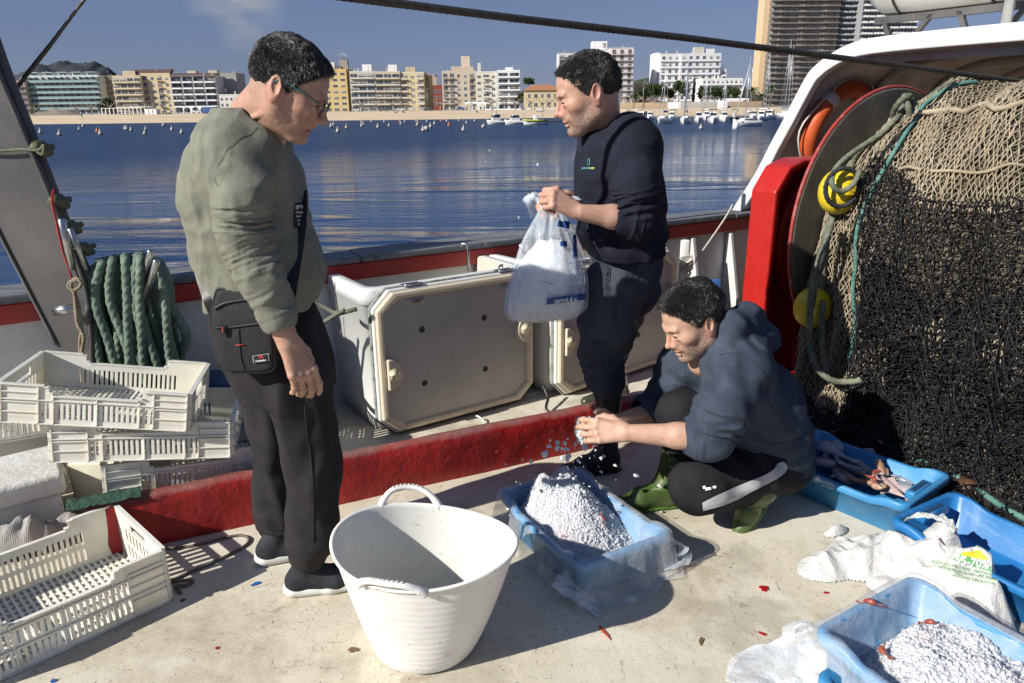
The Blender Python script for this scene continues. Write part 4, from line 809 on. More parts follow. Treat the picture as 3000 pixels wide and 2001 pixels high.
def fishbin(P0, dirv, L, lab, extra_left=.0, lidlab=None):
 """P0 = foot of the lid's left edge; dirv along the lid. Bin stands behind the lid."""
 d = np.array([dirv[0], dirv[1], 0.]); d /= np.linalg.norm(d); nb = np.array([-d[1], d[0], 0]); rz = math.atan2(d[1], d[0])
 T = thing('fish_bin', lab, 'fish bin', P0, 'insulated fish bins along the bulwark', rz)
 Dp, Hh, w = .64, .74, .055
 mb = MB(); n = 8
 def rr(x0, y0, x1, y1, r, z): # rounded rect ring
  pts = []
  for cx, cy, a0 in ((x1-r, y0+r, -90), (x1-r, y1-r, 0), (x0+r, y1-r, 90), (x0+r, y0+r, 180)):
   for k in range(5): a = R_(a0+k*22.5); pts.append((cx+r*math.cos(a), cy+r*math.sin(a), z))
  return pts
 off = .07
 rings = [rr(.035, off+.03, L-.035, off+Dp-.03, .05, .0), rr(.015, off+.012, L-.015, off+Dp-.012, .06, .10), rr(0, off, L, off+Dp, .06, Hh-.08), rr(-.012, off-.012, L+.012, off+Dp+.012, .065, Hh-.075), rr(-.012, off-.012, L+.012, off+Dp+.012, .065, Hh-.008), rr(-.004, off-.004, L+.004, off+Dp+.004, .06, Hh),
             rr(w-.01, off+w-.01, L-w+.01, off+Dp-w+.01, .05, Hh), rr(w, off+w, L-w, off+Dp-w, .05, Hh-.012), rr(w+.012, off+w+.012, L-w-.012, off+Dp-w-.012, .05, .10)]
 m = len(rings[0]); V = [p for r_ in rings for p in r_]; F = [(i*m+j, i*m+(j+1) % m, (i+1)*m+(j+1) % m, (i+1)*m+j) for i in range(len(rings)-1) for j in range(m)]; mi = [0 if i < 6 else 1 for i in range(len(rings)-1) for j in range(m)]
 F += [tuple(range(m))[::-1], tuple(range((len(rings)-1)*m, len(rings)*m))]; mi += [0, 1]
 for f, k in zip(F, mi): pass
 mb.add(V, F, 0, True); mb.m = mi; mb.build('tub', [M_BIN, M_BININ], T, local=True)
 lid = bpy.data.objects.new('lid', None)
 ch = .085; LH = .745
 def octo(i, y, zz=0): return [(ch+i, y, .012+i), (L-ch-i, y, .012+i), (L-i, y, .012+ch+i*.6), (L-i, y, LH-ch-i*.6), (L-ch-i, y, LH-i), (ch+i, y, LH-i), (i, y, LH-ch-i*.6), (i, y, .012+ch+i*.6)]
 def octloft(rings, mi, name, mat, parent, bevel=0, open_=False):
  V = [p for r_ in rings for p in r_]; mb = MB(); F = [(i*8+j, i*8+(j+1) % 8, (i+1)*8+(j+1) % 8, (i+1)*8+j) for i in range(len(rings)-1) for j in range(8)]
  if not open_: F += [tuple(range(8))[::-1], tuple(range((len(rings)-1)*8, len(rings)*8))]
  mb.add(V, F, 0, False); return mb.build(name, mat, parent, local=True, bevel=bevel)
 lidm = octloft([octo(.004, .052), octo(0, .045), octo(0, -.0), octo(.006, -.008)], 0, 'lid', M_BIN, T, .004)
 octloft([octo(-.004, .034), octo(-.007, .028), octo(-.007, .014), octo(-.004, .010)], 0, 'seal', M_ALGAE, lidm, .002)
 ring = []
 for k, (i, y) in enumerate(((.012, -.006), (.012, -.020), (.018, -.028), (.030, -.031), (.042, -.028), (.048, -.018), (.050, -.009))): ring.append(octo(i, y))
 o = octloft(ring, 0, 'rim', M_RIMC, lidm, .0, True)
 for p_ in o.data.polygons: p_.use_smooth = False
 octloft([octo(.045, -.006), octo(.047, -.0145)], 0, 'panel', M_PANEL, lidm, .0)
 for u in (.26, .80):
  for z_ in (.245, .525):
   mb = MB(); cx = u*L-.02+(.03 if u < .5 else -.11)
   mb.tube([(cx, -.0135, z_), (cx, -.0165, z_), (cx, -.0150, z_)], [.017, .015, .011], 16); mb.build('drain_hole', M_DARKH, lidm, local=True)
 for sgn, xx, zz in ((1, .045, .335), (-1, L-.045, .43)):
  mb = MB(); pts = [];
  for k in range(13): a = -math.pi/2+math.pi*k/12; pts.append((xx+sgn*.078*math.cos(a), 0, zz+.080*math.sin(a)))
  mb.prism(pts, (0, -.046, 0), (0, -.010, 0)); h_ = mb.build('handle', M_RIMC, lidm, local=True, bevel=.008)
  mb = MB(); cxx = xx+sgn*.030; mb.tube([(cxx, -.046, zz), (cxx, -.0495, zz), (cxx, -.050, zz), (cxx, -.049, zz), (cxx, -.049, zz)], [.033, .031, .024, .022, .009], 20); mb.build('latch', M_RIMC, h_, local=True)
 for u in (.19, .77):
  mb = MB(); mb.bbox_((u*L, -.020, LH-.085), (u*L+.095, -.0145, LH-.060), .002); mb.bbox_((u*L+.0, -.004, LH+.002), (u*L+.095, .05, LH+.008), .002); mb.cyl((u*L, .0, LH+.008), (u*L+.095, .0, LH+.008), .007, 8)
  for k in (.015, .08): mb.tube([(u*L+k, -.020, LH-.072), (u*L+k, -.024, LH-.072)], [.007, .005], 8)
  mb.build('hinge', M_SS, lidm, local=True)
 return T
P1, Q1 = atz(1115, 1287), atz(1560, 1167); d1 = (Q1-P1)[:2]; L1 = float(np.linalg.norm(d1)); P1[2] = 0
fishbin(P1, d1, L1, 'nearer white fish bin, its grey lid hanging open beside the man with the bag')
P2, Q2 = atz(1625, 1172), atz(1990, 1048); d2 = (Q2-P2)[:2]
fishbin(P2, d2, 1.0, 'farther white fish bin behind the standing fisherman\'s legs')
M_GREENR = None
# --- steel gallows leg (left)
s = NT('galvanised_plate'); v = s.coord('World')
c = s.mix((.075, .073, .072), (.135, .13, .125), s.noise(2.4, 7, .65, v, .3, .7)); c = s.mix(c, (.20, .19, .175), s.math('MULTIPLY', s.noise(9, 7, .7, v, .6, .72), .5))
s.set(color=c, metal=.35, rough=s.ramp(s.noise(6, 5, .6, v), .3, .7, .38, .58), normal=s.bump(s.noise(40, 4, .6, v), .12, .003)); M_GALV = s.m
M_EDGE = simple('worn_steel_edge', (.17, .165, .16), .5, .3, 9, .3, 30, metal=.4, kind='World')
GY = 3.06
T = thing('gallows_leg', 'dark grey steel gallows leg leaning out of the frame at the left', 'gallows', aty(250, 1050, GY))
def P2D(lst, y): return [aty(a, b, y) for a, b in lst]
web = P2D([(330, 1290), (165, 1010), (0, 690), (-330, 30), (-420, -160), (-160, -160), (-82, 0), (0, 215), (90, 440), (165, 640), (240, 830), (262, 960), (275, 1290)], GY)
mb = MB()
left = P2D([(330, 1290), (165, 1010), (0, 690), (-330, 30), (-420, -160)], GY); right = P2D([(275, 1290), (252, 880), (150, 600), (-45, 110), (-150, -160)], GY)
for i in range(4):
 mb.prism([left[i], right[i], right[i+1], left[i+1]], (0, 0, 0), (0, .035, 0))
mb.build('web_plate', M_GALV, T)
mb = MB(); ed = P2D([(266, 1290), (262, 900), (165, 620), (70, 390), (-30, 150), (-140, -160)], GY-.01)
mb.tube(catmull(ed, 4), .012, 8); ed = P2D([(292, 1290), (285, 930), (250, 800), (180, 630), (90, 400), (0, 172), (-110, -160)], GY+.045); mb.tube(catmull(ed, 4), .026, 8); mb.build('edge_tube', M_GALV, T)
mb = MB(); mb.tube(catmull(P2D([(165, 1010), (82, 850), (0, 690), (-100, 490)], GY-.004), 3), .007, 6); mb.build('worn_edge', M_EDGE, T)
for nm, a, b, r_, y in (('guide_rod', (180, 640), (212, 790), .016, GY-.05), ('hinge_rod', (205, 668), (255, 790), .013, GY-.01), ('peg', (158, 912), (222, 903), .020, GY-.06)):
 mb = MB(); p, q = aty(*a, y), aty(*b, y); mb.tube([p, p+(q-p)*.03, q], [r_*.6, r_, r_], 12); mb.build(nm, M_SS, T)
M_RUSTG = simple('greenish_fitting', (.10, .12, .07), .6, .4, 20, .5, 60, dirt=(.25, .12, .05), dscale=20, metal=.3)
for k, (a, b, r_) in enumerate(((170, 588, .030), (206, 662, .026), (244, 725, .024), (118, 432, .030))):
 mb = MB(); c = aty(a, b, GY+.02); mb.tube([c+np.array((-.02, 0, .02)), c+np.array((-.01, -.02, .01)), c, c+np.array((.02, .01, -.02)), c+np.array((.035, .02, -.025))], [.3*r_, r_, r_*1.1, r_*.9, r_*.3], 10)
 mb.cyl(c+np.array((0, -.03, 0)), c+np.array((.02, .05, 0)), r_*.45, 8); mb.build('shackle', M_RUSTG, T)
# --- steel wires
s = NT('wire_rope'); v = s.coord('World'); s.set(color=s.mix((.025, .023, .022), (.085, .078, .07), s.noise(40, 4, .6, v)), metal=.5, rough=.45); M_WIRE = s.m
o = rope('wire_rope', [aty(860, -28, 2.15), aty(1500, 53, 2.42), aty(2000, 110, 2.72), aty(2350, 155, 3.0), aty(3100, 254, 3.75)], .0118, M_WIRE, strands=6, nseg=18, pitch=.12, step=.006); tag(o, 'thick twisted steel wire rope slanting across the top of the view', 'wire rope')
o = rope('stay_wire', [aty(262, -20, 3.3), aty(150, 125, 3.3), aty(34, 268, 3.3)], .0062, M_WIRE, nseg=10, step=.01); tag(o, 'dark stay wire running up to the right from the gallows, upper of two', 'stay wire', 'two stay wires at the upper left')
o = rope('stay_wire', [aty(238, 10, 3.27), aty(140, 145, 3.27), aty(38, 274, 3.27)], .0062, simple('tan_stay', (.12, .09, .06), .7), nseg=10, step=.01); tag(o, 'brownish stay line close below the dark one at the upper left', 'stay wire', 'two stay wires at the upper left')
# --- ropes on the gallows
def fiber(name, a, b, sc=60):
 s = NT(name); v = s.coord('World'); s.set(color=s.mix(s.mix(a, b, s.noise(14, 5, .65, v, .35, .65)), tuple(min(1, x*1.7) for x in b), s.noise(sc*4, 2, .7, v, .6, .72)), rough=.85, spec=.25, normal=s.bump(s.noise(sc*6, 3, .7, v), .5, .002)); return s.m
M_GROPE = fiber('green_polyprop_rope', (.085, .13, .10), (.18, .235, .185)); M_TANR = fiber('tan_cord', (.20, .16, .11), (.36, .30, .21)); M_OLIVE = fiber('olive_grey_rope', (.085, .095, .065), (.19, .20, .145)); M_TEALR = fiber('teal_rope', (.04, .13, .12), (.13, .26, .225)); M_REDR = fiber('red_cord', (.30, .02, .02), (.45, .06, .05)); M_BLKR = fiber('black_rope', (.012, .012, .014), (.04, .04, .042)); M_WHR = fiber('white_cord', (.42, .39, .33), (.60, .57, .50))
def pxrope(nm, lab, cat, pts, rad, mat, y=None, k=8, strands=3, grp=None, parent=None, step=None, **kw):
 P = [aty(p[0], p[1], p[2] if len(p) > 2 else y) for p in pts]
 o = rope(nm, catmull(P, k), rad, mat, parent, strands=strands, step=step, **kw)
 if lab: tag(o, lab, cat, grp)
 return o
pxrope('red_cord', 'thin red cord tied down the edge of the gallows leg', 'cord', [(158, 555), (152, 590), (165, 650), (180, 720), (195, 770), (215, 828)], .0045, M_REDR, GY-.055)
pxrope('light_line', 'thin pale line wrapped flat round the gallows leg', 'cord', [(-60, 440), (0, 442), (60, 438), (112, 440), (128, 425), (125, 452), (110, 446)], .006, M_OLIVE, GY-.022)
pxrope('tan_cord', 'tan cord knotted on the gallows leg and hanging in a loop', 'cord', [(226, 822), (205, 826), (202, 842), (215, 850), (232, 842), (238, 828), (222, 816), (208, 834), (218, 862), (222, 900), (228, 950), (245, 985), (240, 1040), (250, 1120)], .0075, M_TANR, GY-.075)
pxrope('tan_cord', 'second fall of tan cord hanging down behind the crates', 'cord', [(218, 852), (232, 900), (240, 960), (234, 1000), (236, 1060), (240, 1120)], .0065, M_TANR, GY-.065)
# --- green coil
T = thing('rope_coil', 'heavy green three strand rope coiled and hung on steel pegs', 'rope coil', aty(360, 1000, 2.97))
loops = [  # top x, front mid x, front bottom x, back mid x, depth
 (300, 262, 300, 300, .00, 770), (320, 292, 330, 250, .04, 765), (335, 320, 395, 330, -.035, 758), (352, 335, 355, 290, .03, 760), (378, 350, 420, 400, .05, 755), (395, 392, 440, 360, .0, 752), (408, 398, 462, 420, -.04, 748), (422, 430, 490, 450, .03, 750), (428, 455, 505, 400, .05, 756), (440, 470, 520, 500, .0, 762), (446, 492, 535, 470, .06, 770), (286, 275, 262, 330, .05, 778), (312, 278, 345, 300, -.045, 764), (365, 372, 380, 340, -.05, 752), (415, 410, 420, 390, -.055, 750), (436, 482, 500, 470, -.02, 764)]
for i, (tx, fm, fb, bm_, dp, ty) in enumerate(loops):
 yf = 3.07+dp
 pts = [aty(tx, ty, yf+.09), aty((tx+fm)/2, ty+18, yf+.02), aty(fm, ty+110, yf), aty((fm+fb)/2, ty+220, yf-.005), aty(fb, ty+330, yf), aty(fb+15, ty+385, yf+.06), aty(bm_+20, ty+330, yf+.11), aty(bm_, ty+200, yf+.12), aty(bm_, ty+90, yf+.12), aty((bm_+tx)/2, ty+10, yf+.12)]
 rope('rope_turn', catmull(pts, 7, True), .0185, M_GROPE, T, closed=True, nseg=18, pitch=.11, step=.007, jitter=.003)
rope('rope_turn', catmull([aty(430, 770, 3.1), aty(468, 830, 3.1), aty(500, 895, 3.1), aty(538, 960, 3.1), aty(545, 1000, 3.1), aty(530, 1040, 3.12), aty(540, 1090, 3.12)], 7), .0205, M_GROPE, T, nseg=18, pitch=.125, step=.008)
for i, (a, b) in enumerate((((412, 850), (443, 733)), ((428, 870), (460, 762)))):
 p, q = aty(*a, 3.07-.05*i), aty(*b, 3.02-.05*i); mb = MB(); mb.tube([p, q-(q-p)*.02, q], [.0135, .0135, .010], 14); o = mb.build('steel_peg', M_SS); tag(o, ('left, farther steel peg standing out of the green coil', 'right, nearer steel peg standing out of the green coil')[i], 'steel peg', 'two steel pegs in the coil')
pxrope('mooring_line', 'grey green line knotted against the end of the nearer bin', 'rope', [(915, 880, 3.32), (950, 900, 3.32), (985, 918, 3.30), (1018, 912, 3.27), (1045, 905, 3.27)], .011, M_OLIVE)
pxrope('mooring_line', 'short grey green line crossing below the knot at the bin end', 'rope', [(925, 958, 3.30), (955, 940, 3.29), (985, 922, 3.27), (1010, 908, 3.27)], .011, M_OLIVE)
# --- steel post, rail hook, white cord and cleat at the rail
P = aty(1797, 620, 4.75); mb = MB(); mb.tube([(P[0], 4.75, .3), (P[0], 4.75, aty(1806, 240, 4.75)[2]), (P[0], 4.75, aty(1806, 236, 4.75)[2])], [.021, .021, .018], 16); tag(mb.build('steel_post', M_SS), 'upright steel tube behind the neck of the standing fisherman', 'post')
p = atz(1372, 742, .82); mb = MB(); mb.tube(catmull([p+np.array(q) for q in ((0, -.02, -.09), (0, -.02, .0), (-.005, -.01, .045), (-.03, .0, .05), (-.045, .01, .035))], 5), .007, 8); tag(mb.build('rail_hook', M_SS), 'small bent steel hook on the cap rail behind the near bin', 'hook')
pxrope('white_cord', 'taut white cord from the cleat up to the shelter foot', 'cord', [(2030, 775, 4.75), (2090, 690, 4.95), (2130, 630, 5.1), (2146, 600, 5.2)], .0065, M_WHR)
T = thing('cleat', 'small white bollard wrapped with turns of pale rope at the bulwark', 'cleat', aty(2010, 800, 4.7))
mb = MB(); c = aty(2005, 760, 4.75); mb.bbox_(c-(.03, .02, .14), c+(.03, .02, .13), .012); mb.build('post', M_BIN, T)
for k in range(4): pxrope('rope_turn', None, None, [(1990, 762+k*9), (2008, 770+k*9), (2028, 758+k*9), (2015, 748+k*9), (1992, 755+k*9)], .008, M_WHR, 4.66+.01*k, parent=T)
pxrope('rope_turn', None, None, [(2000, 790), (2008, 815), (2022, 800), (2012, 780)], .008, M_WHR, 4.66, parent=T)
mb = MB(); c = aty(2098, 838, 5.0); mb.bbox_(c-(.03, .01, .045), c+(.03, .01, .05), .003); tag(mb.build('blue_plate', M_BLUES), 'small blue plate leaning against the white bulwark', 'plate')
M_BLKPL = simple('black_plastic', (.015, .015, .017), .45)
pxrope('black_hose', 'thin black hose lying below the gap between the two bins', 'hose', [(1590, 1130, 3.75), (1605, 1165, 3.7), (1600, 1195, 3.62), (1618, 1215, 3.58)], .008, M_BLKPL, strands=1)
pxrope('plastic_strip', 'torn white plastic strip under the edge of the near lid', 'strip', [(1395, 1218, 3.52), (1408, 1224, 3.5), (1420, 1240, 3.47)], .004, M_WHF, strands=2, pitch=.05)
# --- white fibreglass hatch box at the left
M_FRP = simple('rough_white_fibreglass', (.60, .60, .585), .6, .06, 3., .8, 22., bdist=.012, dirt=(.42, .38, .28), dscale=3., dirtamt=.5, kind='World')
T = thing('hatch_box', 'low white fibreglass hatch box with rough painted edge at the left', 'hatch', (-1.75, 2.6, 0))
fr = atz(186, 1385, .24); fr2 = atz(165, 1285, .24); mb = MB()
fl = atz(-260, 1500, .24); bl_ = fl+(fr2-fr)*.9
tp = [fr, fr2-(fr2-fr)*.1, bl_, fl]
mb.prism([(*p[:2], .15) for p in tp], (0, 0, 0), (0, 0, .09)); mb.build('top_slab', M_FRP, T, bevel=.02)
cen = sum(p for p in tp)/4; mb = MB(); mb.prism([(*(cen+(p-cen)*.90)[:2], 0) for p in tp], (0, 0, 0), (0, 0, .152)); mb.build('base', M_FRP, T, bevel=.01)
mb = MB(); pp = atz(310, 1420, .2); mb.bbox_((pp[0]-.22, pp[1]+.12, 0), (pp[0]+.12, pp[1]+.3, .24), .02); tag(mb.build('deck_pillar', simple('cream_paint', (.56, .54, .42), .5, .06, 3, .4, 12, bdist=.01, dirt=(.35, .3, .18), dscale=4)), 'short cream painted pillar behind the crate stack', 'pillar')
# --- shelter (whaleback) on the right
M_SHEL = simple('shelter_white', (.62, .63, .62), .45, .05, 2., .25, 7., bdist=.015, dirt=(.30, .27, .22), dscale=1.6, dirtamt=.5, dlo=.55, dhi=.75, kind='World')
M_SHELIN = simple('shelter_inside', (.56, .55, .53), .6, .12, 2., .3, 6., bdist=.02, dirt=(.17, .11, .07), dscale=1.8, dirtamt=.8, dlo=.42, dhi=.66, kind='World')
HP = np.array([1.75, 5.4, 0.])
prof = [(-.17, .72), (-.15, .82), (.03, 1.09), (.14, 1.30), (.23, 1.46), (.32, 1.63), (.39, 1.75), (.45, 1.805), (.52, 1.85), (.64, 1.90), (.82, 1.93), (1.3, 1.94), (1.9, 1.94), (2.6, 1.94), (3.3, 1.92), (3.7, 1.85), (3.95, 1.7), (4.2, 1.3), (4.4, .72)]
pr = catmull([(s_, z_, 0) for s_, z_ in prof], 3)[:, :2]
tn = np.gradient(pr, axis=0); tn /= np.linalg.norm(tn, axis=1, keepdims=True); nin = np.stack([tn[:, 1], -tn[:, 0]], 1)   # inward normal
def hood(name, i0, i1, f0, f1, mat, parent, nf=8, bul=0.):
 V = []; m = len(pr)
 for k in range(nf+1):
  f_ = f0+(f1-f0)*k/nf
  for o_ in (i0, i1):
   q = pr+nin*o_; V.append(HP+FW*f_+AX*q[:, :1]+UP*q[:, 1:2]-UP*(.02*f_))
 V = np.concatenate(V); F = []
 a = lambda k, o_, j: (k*2+o_)*m+j
 for k in range(nf):
  for j in range(m-1):
   for o_ in (0, 1): F.append((a(k, o_, j), a(k, o_, j+1), a(k+1, o_, j+1), a(k+1, o_, j)) if o_ else (a(k, o_, j), a(k+1, o_, j), a(k+1, o_, j+1), a(k, o_, j+1)))
 for j in range(m-1): F.append((a(0, 0, j), a(0, 0, j+1), a(0, 1, j+1), a(0, 1, j))); F.append((a(nf, 1, j), a(nf, 1, j+1), a(nf, 0, j+1), a(nf, 0, j)))
 return npmesh(name, V, np.array(F), mat, parent)
T = thing('shelter', 'white domed foredeck shelter open towards the net drum', 'shelter', HP)
sk = hood('outer_skin', 0, .03, .0, 2.6, M_SHEL, T); sk2 = hood('inner_skin', .031, .05, .03, 2.6, M_SHELIN, T)
rimo = hood('rim', .012, .095, -.035, .028, M_SHEL, T, 2); m = rimo.modifiers.new('b', 'BEVEL'); m.width = .012; m.segments = 2; m.limit_method = 'ANGLE'
mb = MB(); q = pr+nin*.03; P = [HP+FW*2.55+AX*a_+UP*(b_-.05) for a_, b_ in q[::3]]; P = [HP+FW*2.55-AX*.15]+P+[HP+FW*2.55+AX*4.4]
mb.add([tuple(p) for p in P]+[tuple(p+FW*.05) for p in P], [tuple(range(len(P)))[::-1], tuple(range(len(P), 2*len(P)))]); mb.build('end_bulkhead', M_SHELIN, T)
for f_ in (.7, 1.4, 2.1):
 o = hood('roof_rib', .05, .10, f_, f_+.05, M_SHELIN, T, 1)
mb = MB(); mb.prism([HP+FW*.12+AX*.6+UP*1.84, HP+FW*.12+AX*3.4+UP*1.84, HP+FW*.12+AX*3.4+UP*1.77, HP+FW*.12+AX*.6+UP*1.80], (0, 0, 0), FW*.05); mb.build('header_beam', M_SHELIN, T)
p, q = HP+FW*.2+AX*1.62+UP*1.80, HP+FW*.9+AX*2.1+UP*1.1; mb = MB(); mb.cyl(p, q, .025, 10); mb.build('brace', M_SHELIN, T)
T = thing('raft_canister', 'white life raft canister lying on a steel cradle on the shelter roof', 'life raft', HP+FW*.35+AX*1.0+UP*1.96)
c0 = HP+FW*.32+UP*2.30
mb = MB(); a_ = [(.60, .02), (.602, .10), (.63, .19), (.70, .235), (.95, .245), (1.30, .245), (1.50, .235), (1.58, .19), (1.61, .10), (1.612, .02)]; mb.tube([c0+AX*t for t, r_ in a_], [r_ for t, r_ in a_], 28); mb.build('shell', simple('canister_white', (.66, .64, .57), .4, .04, 3, .1, 9, dirt=(.45, .38, .25), dscale=2.4, dirtamt=.5, kind='World'), T)
for t in (.82, 1.36):
 mb = MB(); mb.tube([c0+AX*t+FW*.249*math.cos(a)+UP*.249*math.sin(a) for a in np.linspace(0, 6.28, 25)[:-1]], .006, 6, closed=True, cap=False); mb.build('strap', M_BLKPL, T)
for t in (.70, 1.0, 1.16, 1.52):
 mb = MB(); mb.prism([c0+AX*t+FW*.0-UP*.25, c0+AX*(t+.03)-UP*.25, c0+AX*(t+.03+(.05 if t in (.7, 1.16) else -.09))-UP*.36, c0+AX*(t+(.05 if t in (.7, 1.16) else -.09))-UP*.36], -FW*.1, -FW*.07); mb.build('cradle_leg', M_GALV, T)
mb = MB(); mb.prism([c0+AX*.66-UP*.235, c0+AX*1.56-UP*.235, c0+AX*1.56-UP*.275, c0+AX*.66-UP*.275], -FW*.1, -FW*.06); mb.build('cradle_bar', M_GALV, T)
mb = MB(); mb.tube([HP+FW*.1+AX*.30*5+UP*1.9, HP+FW*.1+AX*1.5+UP*3.1], .024, 12); tag(mb.build('steel_post', M_SS), 'grey steel tube standing up from the shelter roof beside the raft', 'post')
mb = MB(); c = HP+FW*.3; mb.tube([c+AX*1.95+UP*1.93, c+AX*1.95+UP*2.25, c+AX*1.9+UP*2.34, c+AX*1.5+UP*2.6], .016, 8); mb.tube([c+AX*1.95+UP*2.02, c+AX*1.55+UP*2.02], .02, 8); tag(mb.build('roof_rail', M_GALV), 'angular grey steel rail at the right end of the shelter roof', 'rail')
M_ORG = simple('life_ring_orange', (.55, .10, .025), .5, .12, 6, .2, 30, dirt=(.30, .05, .02), dscale=5); M_RW = simple('reflective_band', (.62, .62, .60), .4)
ringC = HP+FW*.43+AX*.345+UP*1.37; nrm = AX*.90-UP*.22; nrm /= np.linalg.norm(nrm); e1 = FW; e2 = np.cross(nrm, e1)
T = thing('life_ring', 'orange life ring with white bands hanging on the shelter wall', 'life ring', ringC)
th = np.linspace(0, 2*math.pi, 49)[:-1]
def ringpt(a, r, o_=0.): return ringC+e1*math.cos(a)*r+e2*math.sin(a)*r+nrm*(o_)
mb = MB(); Vr, Fr = sweep([ringpt(a, .29) for a in th], .058, 14, False, True); mb.add(Vr, Fr, 0, True); mb.build('ring', M_ORG, T)
for k in range(4):
 a0 = k*math.pi/2+.75; mb = MB(); mb.tube([ringpt(a0+u, .29) for u in np.linspace(-.11, .11, 5)], .0605, 14); mb.build('band', M_RW, T)
mb = MB(); mb.tube(catmull([ringpt(.75+k*math.pi/4, .36 if k % 2 == 0 else .40, .02-.03*(k % 2)) for k in range(8)], 5, True), .007, 6, closed=True, cap=False); mb.build('grab_line', M_WHR, T)
# --- net drum: flange, red bearing housing
F0 = np.array([1.930, 3.908, .93])+FW*.05
M_FLG = simple('scuffed_dark_flange', (.085, .08, .07), .42, .25, 3., .25, 30., bdist=.004, dirt=(.22, .20, .15), dscale=4., dirtamt=.55, dlo=.45, dhi=.7, kind='World')
T = thing('net_drum', 'big net winch drum with dark scuffed flange and worn red rim', 'net drum', F0-UP*.7)
def disc(r, a0, a1, n=64):
 return [(a0, r)]
mb = MB(); mb.tube([F0+AX*a for a in (-.012, -.010, .010, .012)], [.690, .700, .700, .690], 72); mb.build('flange', M_FLG, T)
mb = MB(); mb.tube([F0+FW*.705*math.cos(a)+UP*.705*math.sin(a) for a in np.linspace(0, 2*math.pi, 97)[:-1]], .010, 8, closed=True, cap=False); mb.build('flange_rim', simple('worn_red_rim', (.30, .035, .03), .6, .2, 8, .4, 40, dirt=(.30, .18, .15), dscale=24, dlo=.54, dhi=.64, dirtamt=.7, kind='World'), T)
mb = MB(); mb.tube([F0+AX*a for a in (-.30, .02, 2.6)], [.14, .14, .14], 32); mb.build('shaft', M_REDP, T)
mb = MB(); mb.tube([F0+AX*a for a in (2.6, 2.62)], [.70, .70], 64); mb.build('flange', M_FLG, T)
M_REDH = simple('red_winch_paint', (.40, .015, .011), .38, .1, 5., .3, 18., bdist=.005, dirt=(.25, .012, .01), dscale=5., dirtamt=.5, kind='World')
T = thing('winch_housing', 'bright red octagonal bearing housing of the net winch', 'winch', F0-AX*.25-UP*.93)
def hp(f, z, a): return F0+FW*f+UP*(z-.93)+AX*a
oct_ = [(-.60, 0), (-.605, .5), (-.60, 1.13), (-.51, 1.25), (-.40, 1.285), (.38, 1.285), (.52, 1.2), (.62, .95), (.62, 0)]
c_ = (0, .75)
inn = [((a-c_[0])*.93+c_[0], max(.10, (b-c_[1])*.94+c_[1])) for a, b in oct_]
mb = MB(); A0, A1 = -.36, -.20
n = len(oct_)
V = [hp(a, b, A0) for a, b in oct_]+[hp(a, b, A1) for a, b in oct_]+[hp(a, b, A1) for a, b in inn]+[hp(a, b, A0+.03) for a, b in inn]
F = [tuple(range(n))[::-1]]+[(i, (i+1) % n, n+(i+1) % n, n+i) for i in range(n)]+[(n+i, n+(i+1) % n, 2*n+(i+1) % n, 2*n+i) for i in range(n)]+[(2*n+i, 2*n+(i+1) % n, 3*n+(i+1) % n, 3*n+i) for i in range(n)]+[tuple(range(3*n, 4*n))]
mb.add(V, F); mb.build('casing', M_REDH, T, bevel=.012)
H0_ = F0-UP*.10; mb = MB(); mb.tube([H0_+AX*a for a in (A0+.03, -.29, -.275, -.27, -.20, -.10, -.03)], [.44, .44, .43, .36, .345, .28, .22], 48); hub = mb.build('hub', M_REDH, T)
for k in range(22):
 a = k*2*math.pi/22; c = H0_+FW*.398*math.cos(a)+UP*.398*math.sin(a); mb = MB(); mb.tube([c-AX*.275, c-AX*.255, c-AX*.245], [.020, .020, .012], 6); mb.build('bolt', M_REDH, hub)
mb = MB(); mb.prism([hp(-.32, .12, -.33), hp(-.30, .62, -.33), hp(-.26, .12, -.33)], (0, 0, 0), AX*.12); mb.build('gusset', M_REDH, T)
M_BLDK = simple('chipped_blue_deck_paint', (.05, .20, .38), .4, .2, 6, .3, 20, dirt=(.03, .05, .06), dscale=9, dlo=.5, dhi=.56, dirtamt=.9, kind='World')
pp = [atz(2270, 1030), atz(2420, 1012), atz(2480, 1050), atz(2400, 1062), atz(2300, 1075)]
mb = MB(); mb.prism([(*p[:2], .002) for p in pp], (0, 0, 0), (0, 0, .004)); tag(mb.build('paint_patch', M_BLDK), kind='structure');
bpy.data.objects['paint_patch'].name = 'deck_paint_patch'
